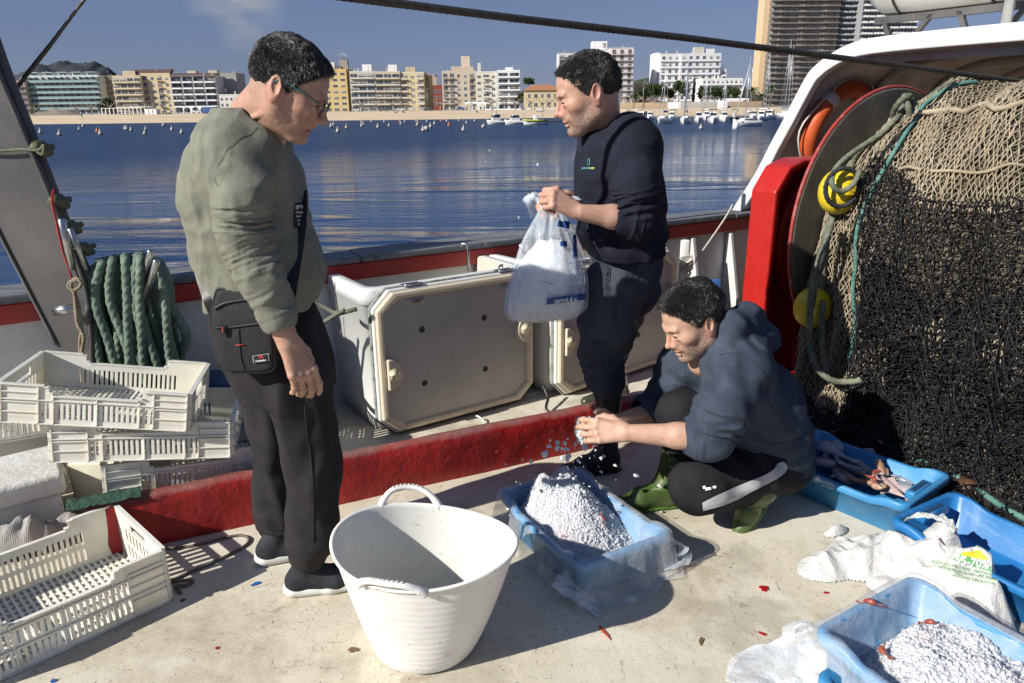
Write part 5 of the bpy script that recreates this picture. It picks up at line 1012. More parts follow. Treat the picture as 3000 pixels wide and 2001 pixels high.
# ================================================================ the net on the drum
def q_of(p): return float((np.array(p)-F0)@(-FW)), float((np.array(p)-F0)@AX)
key = [(-.75, 1.05), (-.55, 1.40), (-.25, 1.56), (.0, 1.61), (.28, 1.55), (.50, 1.38), (.62, 1.15), (.67, .9), (.68, .65), (.665, .42), (.655, .26), (.66, .14), (.70, .06), (.78, .03), (.88, .02)]
kp = catmull([(a, b, 0) for a, b in key], 8)[:, :2]
kd = np.concatenate([[0], np.cumsum(np.linalg.norm(np.diff(kp, axis=0), axis=1))]); KL = kd[-1]
def surf(t, v, off=0., spill=1.):
 """t along the drum axis, v metres along the hanging profile; arrays"""
 a = np.interp(v, kd, kp[:, 0]); b = np.interp(v, kd, kp[:, 1]); e = 1e-2
 a2 = np.interp(v+e, kd, kp[:, 0]); b2 = np.interp(v+e, kd, kp[:, 1]); tx, tz = a2-a, b2-b; L = np.sqrt(tx*tx+tz*tz)+1e-9
 na, nb = -tz/L*-1, tx/L*-1
 na, nb = -(-tz/L), -(tx/L)  # outward: (−tz, tx) flipped
 na, nb = -tz/L, tx/L
 sgn = 1.
 lump = .035*np.sin(t*5.1+v*1.2)*np.sin(v*2.3+1.1)+.028*np.sin(t*11+v*3.1+.7)+.016*np.sin(t*23-v*7)
 grow = .05*np.clip(t, 0, 1)+np.where(t < .34, -.17*(1-t/.34), 0)
 o = off+lump*np.clip(b*2, .15, 1)+grow*np.clip(b, 0, 1)
 fold = .02*np.sin(t*38+3*np.sin(v*2))*np.clip((v-1.2)/1.2, 0, 1)
 o = o+fold
 sp = np.clip((v-(KL-.5))/.5, 0, 1)*(.0+.10*np.clip(t-.1, 0, 1.2))*spill
 P = F0[None]+(-FW)[None]*(a+na*o*sgn+sp)[..., None].reshape(-1, 1)+UP[None]*((b-.93)+nb*o*sgn).reshape(-1, 1)+AX[None]*(t+.05*np.sin(v*3.)*0).reshape(-1, 1)
 P = P.reshape(np.shape(t)+(3,)); P[..., 2] = np.maximum(P[..., 2], .012+off*.5); return P
_p = surf(np.array([1.]), np.array([kd[30]]), .0)[0]; _q = surf(np.array([1.]), np.array([kd[30]]), .05)[0]
OUTS = 1. if np.linalg.norm((_q-F0)-AX*((_q-F0)@AX)) > np.linalg.norm((_p-F0)-AX*((_p-F0)@AX)) else -1.
def edges_to_mesh(name, A, B, rad, mat, parent, ns=3, curve=None):
 d = B-A; L = np.linalg.norm(d, axis=1, keepdims=True)+1e-9; d = d/L; up = np.tile(np.array([.3, -.5, .8]), (len(A), 1)); s1 = np.cross(d, up); s1 /= np.linalg.norm(s1, axis=1, keepdims=True)+1e-9; s2 = np.cross(d, s1)
 rad = np.broadcast_to(rad, (len(A),))[:, None]; V = []
 for P in (A, B):
  for k in range(ns): th = 2*math.pi*k/ns; V.append(P+rad*(math.cos(th)*s1+math.sin(th)*s2))
 V = np.stack(V, 1).reshape(-1, 3); m = np.arange(len(A))[:, None]*2*ns; F = np.concatenate([m+np.array([[k, (k+1) % ns, ns+(k+1) % ns, ns+k]]) for k in range(ns)]); return npmesh(name, V, F, mat, parent)
def netting(name, t0, t1, v0, v1, ct, cv, off, rad, mat, parent, jit=.25, diamond=True, seed=1, keep=None, waves=0.):
 g = np.random.default_rng(seed); nt_, nv_ = int((t1-t0)/ct), int((v1-v0)/cv)
 I, J = np.meshgrid(np.arange(nt_+1), np.arange(nv_+1), indexing='ij')
 T_ = t0+I*ct+(.5*ct*(J % 2) if diamond else 0)+g.normal(size=I.shape)*ct*jit*.5
 Vv = v0+J*cv+g.normal(size=I.shape)*cv*jit*.5
 Vv = Vv+waves*np.sin(T_*9+2)*.5
 nzz = off+g.normal(size=I.shape)*rad*1.5
 P = surf(T_, np.clip(Vv, 0, KL), nzz*OUTS)
 E = []
 def add(a, b): E.append((P[a], P[b]))
 if diamond:
  A1 = P[:, :-1];
  ev = (np.arange(nv_) % 2 == 0)
  E.append((P[:, :-1].reshape(-1, 3), P[:, 1:].reshape(-1, 3)))
  a = P[1:, :-1][:, ev]; b = P[:-1, 1:][:, ev]; E.append((a.reshape(-1, 3), b.reshape(-1, 3)))
  a = P[:-1, :-1][:, ~ev]; b = P[1:, 1:][:, ~ev]; E.append((a.reshape(-1, 3), b.reshape(-1, 3)))
 else:
  E.append((P[:, :-1].reshape(-1, 3), P[:, 1:].reshape(-1, 3))); E.append((P[:-1].reshape(-1, 3), P[1:].reshape(-1, 3)))
 A = np.concatenate([e[0] for e in E]); B = np.concatenate([e[1] for e in E])
 if keep is not None: k = keep((A+B)/2); A, B = A[k], B[k]
 return edges_to_mesh(name, A, B, rad*(.8+.5*g.random(len(A))), mat, parent)
def twine(name, a, b, rough=.85):
 s = NT(name); v = s.coord('World'); s.set(color=s.mix(a, b, s.noise(5, 6, .7, v, .35, .65)), rough=rough, spec=.3); return s.m
M_TAN = twine('tan_twine', (.24, .195, .13), (.44, .375, .27)); M_BLKN = twine('black_twine', (.004, .004, .0055), (.018, .018, .021), .6); M_CORE = twine('packed_net', (.07, .058, .04), (.14, .115, .08)); M_TAN2 = twine('shaded_tan_twine', (.10, .087, .06), (.20, .175, .13))
NETT = thing('trawl_net', 'great roll of tan and black trawl netting wound on the drum and spilling on deck', 'fishing net', F0+AX*.6-UP*.9)
tt, vv = np.meshgrid(np.linspace(.03, 2.1, 90), np.linspace(0, KL, 110), indexing='ij')
P = surf(tt, vv, -.02*OUTS); nv_ = vv.shape[1]
ii, jj = np.meshgrid(np.arange(89), np.arange(109), indexing='ij'); F = np.stack([ii*nv_+jj, (ii+1)*nv_+jj, (ii+1)*nv_+jj+1, ii*nv_+jj+1], -1).reshape(-1, 4)
Vc = P.reshape(-1, 3)
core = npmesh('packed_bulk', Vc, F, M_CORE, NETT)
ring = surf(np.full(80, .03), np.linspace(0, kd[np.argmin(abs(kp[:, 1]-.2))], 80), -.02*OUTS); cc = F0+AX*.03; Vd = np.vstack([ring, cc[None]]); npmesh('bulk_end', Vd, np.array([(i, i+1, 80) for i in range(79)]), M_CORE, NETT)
BV = BVHTree.FromPolygons([tuple(p) for p in Vc], [tuple(f) for f in F.tolist()])
def onnet(px, py, off=.02):
 d = _ray(px, py); d = d/np.linalg.norm(d); h = BV.ray_cast(Vector(_C), Vector(d))
 if h[0] is None: return None
 n = np.array(h[1]); n = n if n@d < 0 else -n
 return np.array(h[0])+n*off
def keeptan(Pm):
 rel = Pm-F0; t = rel@AX; z = Pm[:, 2]; edge = .34+.02*np.sin(z*9)+.035*np.sin(z*3.3); lim = 1.27+.05*np.sin(t*7)-.18*np.clip(t-.5, 0, 1)+.45*np.clip(.42-t, 0, 1); n = vn2(Pm)
 return (t < edge+.05) | (z > lim-.05) | ((n > .60) & (z > .35))
_q = np.random.default_rng(3).random((64, 64))
def vn2(Pm):
 a = ((Pm-F0)@AX)*9+5; b = Pm[:, 2]*3.2+5; i, j = np.floor(a).astype(int), np.floor(b).astype(int); f, g = a-i, b-j; q = lambda x, y: _q[(i+x) % 64, (j+y) % 64]; return (q(0, 0)*(1-f)+q(1, 0)*f)*(1-g)+(q(0, 1)*(1-f)+q(1, 1)*f)*g
netting('tan_netting', .03, 1.5, .12, KL-.08, .0165, .022, .006, .0027, M_TAN, NETT, .35, True, 3, keeptan)
netting('tan_netting', .03, 1.5, .12, KL-.15, .026, .020, -.006, .0030, M_TAN2, NETT, .4, True, 4)  # darker tan copy carries the shade under the black net in its colour
def keepblack(Pm):
 rel = Pm-F0; t = rel@AX; z = Pm[:, 2]; q = rel@(-FW)
 edge = .34+.02*np.sin(z*9)+.035*np.sin(z*3.3)
 lim = 1.27+.05*np.sin(t*7)-.18*np.clip(t-.5, 0, 1)+.45*np.clip(.42-t, 0, 1)
 k = (t > edge) & (z < lim)
 fl = (z < .13)
 return k | fl
for k, (ct, cv, of, dm, sd) in enumerate(((.036, .030, .016, False, 11), (.042, .034, .028, False, 12), (.060, .050, .040, True, 14))):
 netting('black_netting', .02, 1.6, .6, KL, ct, cv, of, .0027, M_BLKN, NETT, .22, dm, sd, keepblack, .02)
netting('black_netting', .02, 1.6, 1.3, KL, .023, .021, .010, .0026, M_BLKN, NETT, .35, False, 15, lambda Pm: (((Pm-F0)@AX > .36) & (Pm[:, 2] < .88+.10*np.sin((Pm-F0)@AX*6))) | (Pm[:, 2] < .13))  # extra fine black mesh, added to darken the lower net like shadow
def pile(name, cpx, cpy, rx, ry, h, n, mat, seed, ang=0., rad=.0026, parent=NETT, dz=.01):
 g = np.random.default_rng(seed); c = atz(cpx, cpy, 0); A_, B_2 = [], []
 m = int(n**.5); uu, vv_ = np.meshgrid(np.linspace(-1, 1, m), np.linspace(-1, 1, m), indexing='ij')
 fx = uu+.25*np.sin(vv_*7+seed)+g.normal(size=uu.shape)*.02; fy = vv_+.25*np.sin(uu*6+seed*2)+g.normal(size=uu.shape)*.02
 r2 = np.clip(1-(uu**2+vv_**2)*.8, 0, 1); z = h*r2**.6*(.6+.5*np.abs(np.sin(uu*9+vv_*5+seed))*np.abs(np.cos(vv_*8-uu*3)))+dz+g.random(uu.shape)*.012
 X = c[0]+rx*fx*math.cos(ang)-ry*fy*math.sin(ang); Y = c[1]+rx*fx*math.sin(ang)+ry*fy*math.cos(ang); P = np.stack([X, Y, z], -1); k = (uu**2+vv_**2 < 1.05)
 A = np.concatenate([P[:-1].reshape(-1, 3), P[:, :-1].reshape(-1, 3)]); B = np.concatenate([P[1:].reshape(-1, 3), P[:, 1:].reshape(-1, 3)]); kk = np.concatenate([k[:-1].ravel(), k[:, :-1].ravel()])
 return edges_to_mesh(name, A[kk], B[kk], rad, mat, parent)
base_angle = math.atan2(AX[1], AX[0])
for k, (cx, cy, rx, ry, h) in enumerate(((2560, 1180, .42, .12, .09), (2500, 1210, .28, .10, .07), (2760, 1320, .40, .12, .09), (2930, 1400, .36, .13, .10), (2400, 1150, .20, .10, .05), (2960, 1330, .4, .2, .12))):
 pile('black_netting', cx, cy, rx, ry, h, 9000, M_BLKN, 21+k, base_angle+.15)
for k, (cx, cy, rx, ry, h) in enumerate(((2600, 1210, .42, .10, .06), (2880, 1360, .40, .12, .07), (2430, 1165, .20, .08, .03))):
 n = 30; V = []; c = atz(cx, cy, 0)
 for i in range(n):
  for j in range(n):
   u, v_ = i/(n-1)*2-1, j/(n-1)*2-1; rr = math.hypot(u, v_); z = max(0.002, h*(1-rr*rr)*(1+.5*mnoise.noise(Vector((u*4, v_*4, k)))))
   V.append((c[0]+rx*u*math.cos(base_angle+.15)-ry*v_*math.sin(base_angle+.15), c[1]+rx*u*math.sin(base_angle+.15)+ry*v_*math.cos(base_angle+.15), z))
 F = [(i*n+j, (i+1)*n+j, (i+1)*n+j+1, i*n+j+1) for i in range(n-1) for j in range(n-1) if math.hypot((i+.5)/(n-1)*2-1, (j+.5)/(n-1)*2-1) < 1]
 npmesh('net_bed', np.array(V), np.array(F), twine('black_net_bed', (.010, .010, .011), (.035, .032, .028)), NETT)
def netrope(nm, lab, cat, pts, rad, mat, off=.02, k=7, grp=None, parent=None, **kw):
 P = []
 for p in pts:
  q = onnet(p[0], p[1], p[2] if len(p) > 2 else off)
  if q is None: q = aty(p[0], p[1], 3.5)
  P.append(q)
 P = np.array(P)
 o = rope(nm, catmull(P, k), rad, mat, parent, **kw)
 if lab: tag(o, lab, cat, grp)
 return o
netrope('head_rope', None, None, [(2850, 262), (2800, 272), (2720, 320), (2690, 360), (2650, 410), (2600, 500), (2560, 590), (2530, 680), (2520, 770), (2505, 850), (2508, 950), (2510, 1050)], .0095, M_TEALR, .035, parent=NETT)
netrope('grey_rope', None, None, [(2800, 262), (2745, 268), (2700, 305), (2650, 330), (2640, 370), (2600, 410), (2560, 440), (2525, 490), (2500, 560), (2462, 610), (2440, 680), (2425, 760), (2420, 850)], .014, M_OLIVE, .045, parent=NETT)
netrope('mesh_border', None, None, [(2690, 350), (2740, 345), (2790, 330), (2830, 345), (2880, 325), (2930, 335), (2990, 318), (3040, 320)], .012, M_TAN, .03, parent=NETT, strands=2, jitter=.02)
netrope('mesh_border', None, None, [(2560, 560), (2640, 500), (2740, 505), (2840, 515), (2930, 500), (3030, 490)], .007, M_TAN, .03, parent=NETT, strands=2, jitter=.02)
def flr(pts, y): return [aty(p[0], p[1], p[2] if len(p) > 2 else y) for p in pts]
YL = 3.36
for pts, r_ in (([(2625, 375, 3.5), (2540, 420, 3.45), (2470, 470, 3.4), (2440, 510, 3.37), (2440, 545, 3.34), (2465, 560, 3.34), (2500, 540, 3.33), (2520, 500, 3.35)], .013),
    ([(2430, 650, YL), (2400, 760, YL-.02), (2378, 850, YL-.03), (2372, 950, YL-.04), (2375, 1020, YL-.05), (2395, 1080, YL-.08), (2440, 1115, YL-.12), (2500, 1118, YL-.16), (2525, 1110, YL-.18)], .015),
    ([(2430, 650, YL+.03), (2415, 760, YL), (2388, 830, YL-.0), (2378, 900, YL+.02), (2400, 780, YL-.06), (2418, 720, YL-.06), (2440, 640, YL-.02)], .013),
    ([(2412, 880, YL), (2408, 960, YL-.02), (2412, 1040, YL-.05), (2425, 1100, YL-.07)], .014)):
 rope('hanging_rope', catmull(flr(pts, YL), 8), r_, M_OLIVE, NETT)
kc = onnet(2668, 345, .05); rope('knot', catmull([kc+np.array((.05*math.cos(a*2)*math.cos(a), .03*math.sin(3*a), .055*math.sin(a*2))) for a in np.linspace(0, 6.28, 14)[:-1]], 6, True), .013, M_OLIVE, NETT, closed=True)
M_FLOAT = simple('yellow_float', (.68, .50, .02), .3, .06, 4, .1, 30, dirt=(.30, .25, .05), dscale=8, dirtamt=.5)
for i, (px, py, r_) in enumerate(((2468, 560, .095), (2440, 572, .0), (2388, 900, .088))):
 if r_ == 0: continue
 c = aty(px-8, py, 3.47); T = thing('net_float', ('upper yellow float jammed between flange and net', '', 'lower yellow float jammed between flange and net')[i], 'net float', c, 'yellow net floats')
 a_ = np.linspace(.02, math.pi-.02, 18); ax_ = FW*.3+UP*.9; ax_ /= np.linalg.norm(ax_)
 mb = MB(); mb.tube([c+ax_*r_*1.15*math.cos(a) for a in a_], [r_*math.sin(a) for a in a_], 26); mb.build('shell', M_FLOAT, T)
 mb = MB(); mb.tube([c+ax_*r_*.06*u+np.cross(ax_, FW)*0 for u in (-1, 1)], [r_*1.012, r_*1.012], 26); mb.build('seam', M_FLOAT, T)
c = aty(2462, 548, 3.38); rope('float_strop', [c+np.array((.075*math.cos(a), -.02, .085*math.sin(a))) for a in np.linspace(0, 6.28, 30)[:-1]], .011, M_BLKR, NETT, closed=True)
pxz0 = lambda pts, z: [atz(a, b, z) for a, b in pts]
rope('rope_end', catmull(pxz0([(2605, 1182), (2635, 1185), (2665, 1200), (2680, 1220)], .12), 8), .012, M_TEALR, NETT)
rope('foot_rope', catmull(pxz0([(2590, 1305), (2680, 1340), (2760, 1375), (2850, 1425), (2930, 1480), (3020, 1530)], .075), 8), .012, M_TEALR, NETT)
mb = MB(); P = pxz0([(2790, 1400), (2860, 1440), (2940, 1490), (3040, 1550)], .05); mb.tube(catmull(P, 6), .032, 14); mb.build('foot_roller', simple('rubber_roller', (.02, .019, .018), .6, .3, 10, .3, 30), NETT)
mb = MB(); P = pxz0([(2818, 1420), (2852, 1440)], .065); mb.tube(P, .040, 14); mb.build('foot_bobbin', simple('brown_bobbin', (.10, .05, .025), .5, .3, 10, .3, 30), NETT)
for a in ((2480, 1215), (2690, 1262), (2745, 1300)):
 rope('twine_end', catmull(pxz0([a, (a[0]+30, a[1]+35), (a[0]+70, a[1]+55), (a[0]+105, a[1]+85)], .10), 6), .005, M_TANR, NETT)
# ================================================================ crates, tub, trays, ice, fish, bags
s = NT('crate_plastic'); v = s.coord()
c = s.mix((.74, .71, .59), (.85, .83, .75), s.noise(5, 6, .6, v, .3, .7)); c = s.mix(c, (.50, .42, .27), s.math('MULTIPLY', s.noise(9, 7, .7, v, .58, .74), .45))
s.set(color=c, rough=.36, sss=.35, ssss=.012, sssr=(1., .9, .6), normal=s.bump(s.noise(60, 4, .6, v), .12, .002)); M_CRATE = s.m
def crate(name, lab, L, W, Hh, rows, group, lowmid=True):
 """local: x along the long side, y along the short, z up; corner at the origin"""
 T = thing(name, lab, 'crate', (0, 0, 0), group); th = .0055; lip = .014
 def rimz(u):      # lowered middle on the long sides
  if not lowmid: return Hh
  e = min(u, 1-u); return Hh-.036*min(1, max(0, (e-.235)/.035))
 def panel(nm, n, P0, D, Nn, Lp, long_):
  """wall panel: P0 corner, D unit along, Nn outward"""
  mb = MB(); P0 = np.array(P0, float); D = np.array(D, float); Nn = np.array(Nn, float)
  def pbox(u0, u1, z0, z1, o0=0., o1=th):
   a = [P0+D*u0+Nn*o0, P0+D*u1+Nn*o0, P0+D*u1+Nn*o1, P0+D*u0+Nn*o1]
   mb.prism([(p[0], p[1], z0) for p in a], (0, 0, 0), (0, 0, z1-z0))
  cs = .115 if long_ else .085                      # solid corner length
  zb, gap = .022, .016; top = Hh-.062 if lowmid else Hh-.05
  rz_ = [(zb+(top-zb+gap)*k/rows, zb+(top-zb+gap)*(k+1)/rows-gap) for k in range(rows)]
  pbox(0, Lp, 0, zb)
  for k in range(rows-1): pbox(0, Lp, rz_[k][1], rz_[k+1][0])
  m = 44
  for i in range(m):
   u0, u1 = Lp*i/m, Lp*(i+1)/m; zt = rimz((i+.5)/m) if long_ else Hh
   if not long_ and .34 < (i+.5)/m < .66 and Hh > .13:
    hz = Hh-.022; pbox(u0, u1, rz_[-1][1], Hh-.052); pbox(u0, u1, hz, zt)
   else: pbox(u0, u1, rz_[-1][1], zt)
   pbox(u0, u1, zt-.003, zt+.002, -.002, lip)    # rolled lip
  for (a, b) in rz_:
   pbox(0, cs, a, b); pbox(Lp-cs, Lp, a, b)
   bars = 21 if long_ else 8; w = (Lp-2*cs)/bars
   for i in range(bars):
    if long_ and i in (0,): pass
    pbox(cs+i*w, cs+i*w+w*.53, a, b)
  for z_ in ([.002]+[r_[1]+gap*.4 for r_ in rz_]): pbox(0, Lp, z_, z_+.004, th, lip-.002)
  for z_ in (Hh*.30, Hh*.55, Hh*.80):
   pbox(0, cs, z_, z_+.0035, th, lip-.002); pbox(Lp-cs, Lp, z_, z_+.0035, th, lip-.002)
  for u in ((0, cs, Lp*.27, Lp*.5, Lp*.73, Lp-cs, Lp-.004) if long_ else (0, cs, Lp*.5, Lp-cs, Lp-.004)):
   if not long_ and u == Lp*.5: pbox(u, u+.004, 0, Hh-.055, th, lip-.002); continue
   pbox(u, u+.004, 0, rimz(u/Lp) if long_ else Hh, th, lip-.002)
  return mb.build(nm, M_CRATE, T, local=True)
 panel('side_panel', 0, (0, 0, 0), (1, 0, 0), (0, -1, 0), L, True); panel('side_panel', 0, (0, W, 0), (1, 0, 0), (0, 1, 0), L, True)
 panel('end_panel', 0, (0, 0, 0), (0, 1, 0), (-1, 0, 0), W, False); panel('end_panel', 0, (L, 0, 0), (0, 1, 0), (1, 0, 0), W, False)
 mb = MB(); nx, ny = 30, 12
 for j in range(ny+1): y = W*j/ny; mb.box((0, max(0, y-.006), 0), (L, min(W, y+.006), .004))
 for i in range(nx+1): x = L*i/nx; mb.box((max(0, x-.0045), 0, .0045), (min(L, x+.0045), W, .007))
 mb.build('slatted_base', M_CRATE, T, local=True); return T
def place(T, p, rz, rx=0., ry=0.): T.location = [float(a) for a in p]; T.rotation_euler = (rx, ry, rz); return T
def copycrate(src, lab, p, rz, rx=0., ry=0.):
 c = copy_tree(src); c['label'] = lab; return place(c, p, rz, rx, ry)
GRP = 'white slatted fish crates'
big = crate('fish_crate', 'deep white crate with two rows of slots in the lower left corner', .60, .42, .195, 2, GRP)
A_ = np.array([-1.150, 2.075, 0.]); Bc = np.array([-1.455, 2.365, 0.]); dAB = (Bc-A_)/np.linalg.norm(Bc-A_)
ax_ = math.atan2(dAB[1], dAB[0])                     # local +y = A->B ; local +x = towards A from far left
place(big, A_-np.array((math.cos(ax_-PI/2), math.sin(ax_-PI/2), 0))*.60, ax_-PI/2)
c1 = crate('fish_crate', 'topmost white crate of the leaning stack before the green rope', .65, .41, .145, 1, GRP)
c1 = crate('fish_crate', 'topmost white crate of the leaning stack before the green rope', .60, .40, .145, 1, GRP)
place(c1, (-1.78, 2.354, .532), R_(12.4), R_(-2.7), R_(9.8))
copycrate(c1, 'middle white crate of the stack, pushed out to the right', (-1.66, 2.397, .352), R_(14.9), R_(-2.5), R_(6.))
copycrate(c1, 'lowest white crate of the stack, standing just behind the red board', (-1.525, 2.45, .165), R_(25.5), 0, R_(4.6))
P = atz(0, 1293, .285); copycrate(c1, 'white crate sticking out to the left under the topmost one', (P[0]-.28, P[1]-.20, .30), R_(34), R_(-2), R_(3))
copycrate(c1, 'pale crate standing behind the legs of the man with the bag', (-1.50, 3.00, .135), R_(8)); copycrate(c1, 'pale crate lowest behind the legs, under another', (-1.49, 3.02, .0), R_(6))
# --- blue trays
def bluem(name, a, b, **k):
 s = NT(name); v = s.coord(); c = s.mix(a, b, s.noise(5, 5, .6, v, .3, .7)); c = s.mix(c, (.30, .40, .45), s.math('MULTIPLY', s.noise(22, 6, .7, s.coord('Object', (.3, 1, 1)), .55, .72), .45))
 s.set(color=c, rough=.38, normal=s.bump(s.noise(60, 3, .6, v), .1, .002)); return s.m
M_BLT = bluem('blue_tray_plastic', (.035, .20, .42), (.06, .27, .52)); M_BLTD = bluem('deep_blue_tray_plastic', (.012, .13, .36), (.025, .18, .44)); M_DKBL = simple('handle_slot_dark', (.012, .05, .12), .6)
def rrect(L, W, r, z, n=6, x0=0, y0=0):
 pts = []
 for cx, cy, a0 in ((L/2-r, -W/2+r, -90), (L/2-r, W/2-r, 0), (-L/2+r, W/2-r, 90), (-L/2+r, -W/2+r, 180)):
  for k in range(n): a = R_(a0+k*90/(n-1)); pts.append((cx+r*math.cos(a), cy+r*math.sin(a), z))
 out = []
 m = len(pts)
 for i in range(m):
  p, q = np.array(pts[i]), np.array(pts[(i+1) % m]); d = np.linalg.norm(q-p); k = max(1, int(d/.03))
  for t in range(k): out.append(p+(q-p)*t/k)
 return np.array(out)
def tray(lab, cen, rz, L=.56, W=.37, Hh=.145, mat=None, z0=0., handles=True, group='blue fish trays', name='fish_tray'):
 mat = mat or M_BLT; T = thing(name, lab, 'fish tray', (cen[0], cen[1], z0), group, rz)
 base = rrect(L, W, .035, 0.); m = len(base)
 ex = np.abs(base[:, 0])/(L/2); lift = .0+.022*np.clip((ex-.55)/.2, 0, 1)      # raised ends
 def ring(ins, z, k=0.):
  sc = np.array([(L/2-ins)/(L/2), (W/2-ins)/(W/2)]); r = base.copy(); r[:, :2] *= sc; r[:, 2] = z+k*lift; return r
 ztop = Hh-.022
 rings = [ring(.030, .0), ring(.024, .004), ring(.013, ztop-.030, .5), ring(.0, ztop-.030, .7), ring(-.004, ztop-.022, .8), ring(-.004, ztop-.004, 1), ring(.0, ztop, 1), ring(.016, ztop, 1), ring(.020, ztop-.006, 1), ring(.034, .012), ring(.045, .006)]
 V = np.concatenate(rings); F = [(i*m+j, i*m+(j+1) % m, (i+1)*m+(j+1) % m, (i+1)*m+j) for i in range(len(rings)-1) for j in range(m)]
 mb = MB(); mb.add(V, F+[tuple(range(m))[::-1], tuple(range((len(rings)-1)*m, len(rings)*m))], 0, True); mb.build('tub', mat, T, local=True)
 for sx in ((-1, 1) if handles else ()):
  mb = MB(); x0, x1 = sx*(L/2-.022), sx*(L/2-.058); mb.bbox_((min(x0, x1), -.075, Hh-.035), (max(x0, x1), .075, Hh-.003), .004); h = mb.build('handle', mat, T, local=True)
  mb = MB(); xm = (x0+x1)/2; mb.box((xm-.010, -.055, Hh-.004), (xm+.010, .055, Hh-.0015)); mb.build('slot', M_DKBL, h, local=True)
  for sy in (-1, 1): mb = MB(); mb.box((sx*(L/2-.02)-.001, sy*.11-.002, .02), (sx*(L/2-.004), sy*.11+.002, Hh-.03)); mb.build('rib', mat, T, local=True)
 return T
s = NT('clear_film'); v = s.coord()
cr = s.noise(9, 6, .75, v, dist=1.5)
s.set(color=(.80, .86, .92), rough=.16, spec=.6, alpha=s.ramp(s.noise(6, 5, .7, v, dist=1.), .3, .72, .08, .42), normal=s.bump(s.math('ADD', cr, s.math('MULTIPLY', s.noise(30, 5, .75, v, dist=2.), .35)), .9, .012)); M_FILM = s.m
s = NT('milky_film'); v = s.coord()
s.set(color=(.78, .84, .90), rough=.25, spec=.5, alpha=s.ramp(s.noise(7, 5, .7, v, dist=1.), .3, .7, .40, .80), normal=s.bump(s.math('ADD', s.noise(8, 6, .75, v, dist=1.5), s.math('MULTIPLY', s.noise(34, 5, .75, v, dist=2.), .35)), .9, .012)); M_FILM2 = s.m
def liner(lab, cen, rz, L, W, Hh, z0, hang, seed, mat=None, inner=.02):
 """thin plastic bag pulled over a tray: hang(angle)->skirt length in metres"""
 T0 = np.array([cen[0], cen[1], z0]); base = rrect(L, W, .035, 0.); P = resample(np.vstack([base, base[:1]]), .012); m = len(P); ang = np.arctan2(P[:, 1]/W, P[:, 0]/L); d = P[:, :2]/np.linalg.norm(P[:, :2], axis=1, keepdims=True)
 ex = np.abs(P[:, 0])/(L/2); lift = .022*np.clip((ex-.55)/.2, 0, 1); rings = []
 nz = lambda k, sc, a: np.array([mnoise.noise(Vector((p[0]*sc+seed, p[1]*sc, k*.9+seed*2))) for p in P])*a
 def add(ins, z, amp, k):
  q = P.copy(); sc = np.array([(L/2-ins)/(L/2), (W/2-ins)/(W/2)]); q[:, :2] = q[:, :2]*sc+d*(nz(k, 16, amp)+nz(k+9, 38, amp*.6))[:, None]; q[:, 2] = z; rings.append(q)
 zt = Hh-.022+lift
 add(.075, np.full(m, .03), .010, 0); add(.048, np.full(m, .045)+nz(3, 12, .01), .010, 1); add(.038, zt*.6, .006, 2); add(.028, zt-.012, .004, 3); add(.062, zt+.001, .003, 31) if 0 else None; add(.012, zt+.005+np.abs(nz(5, 30, .006)), .003, 4); add(-.006, zt+.001, .003, 5)
 H_ = np.array([hang(a) for a in ang])
 for k, f in enumerate((.12, .3, .5, .7, .85, 1.)):
  z = zt-H_*f; flare = -.010-.030*f-np.where(z < .006, (.006-z)*.8, 0)
  q = P.copy(); amp = .006+.030*f; rp = (nz(20, 14, amp)+nz(21, 34, amp*.45)); q[:, :2] = q[:, :2]*np.array([1, 1])+d*(-flare+rp)[:, None]; q[:, 2] = np.maximum(z+nz(40+k, 25, .008*f), .004-z0+.002*k) ; rings.append(q)
 V = np.concatenate(rings); F = np.array([(i*m+j, i*m+(j+1) % m, (i+1)*m+(j+1) % m, (i+1)*m+j) for i in range(len(rings)-1) for j in range(m)])
 c_, s_ = math.cos(rz), math.sin(rz); V2 = V.copy(); V2[:, 0] = V[:, 0]*c_-V[:, 1]*s_; V2[:, 1] = V[:, 0]*s_+V[:, 1]*c_
 o = npmesh('plastic_liner', V2, F, mat or M_FILM, None); o.location = T0; return tag(o, lab, 'plastic liner')
s = NT('crushed_ice'); v = s.coord('World')
s.set(color=s.mix(s.mix((.95, .96, .98), (1., 1., 1.), s.noise(35, 5, .7, v, .3, .7)), (.95, .72, .70), s.math('MULTIPLY', s.noise(9, 5, .65, v, .54, .68), .55)), rough=.3, trans=.05, ior=1.31, spec=.5, normal=s.bump(s.noise(160, 4, .7, v), .5, .003), alpha=s.noise(60, 3, .6, v, .2, .9)); tl = s.node('ShaderNodeBsdfTranslucent'); tl.inputs[0].default_value = (.9, .95, 1, 1); tp_ = s.node('ShaderNodeBsdfTransparent'); m1 = s.node('ShaderNodeMixShader'); m1.inputs[0].default_value = .50; m2 = s.node('ShaderNodeMixShader'); m2.inputs[0].default_value = .0; s.lk(s.b.outputs[0], m1.inputs[1]); s.lk(tl.outputs[0], m1.inputs[2]); s.lk(m1.outputs[0], m2.inputs[1]); s.lk(tp_.outputs[0], m2.inputs[2]); s.lk(m2.outputs[0], s.out.inputs[0]); s.b.inputs['Alpha'].default_value = 1; s.t.links.remove(s.b.inputs['Alpha'].links[0]); M_ICE = s.m
_ico = None
def ico(sub=1):
 global _ico
 bm = bmesh.new(); bmesh.ops.create_icosphere(bm, subdivisions=sub, radius=1); V = np.array([v.co[:] for v in bm.verts]); F = np.array([[v.index for v in f.verts] for f in bm.faces]); bm.free(); return V, F
ICV, ICF = ico(1)
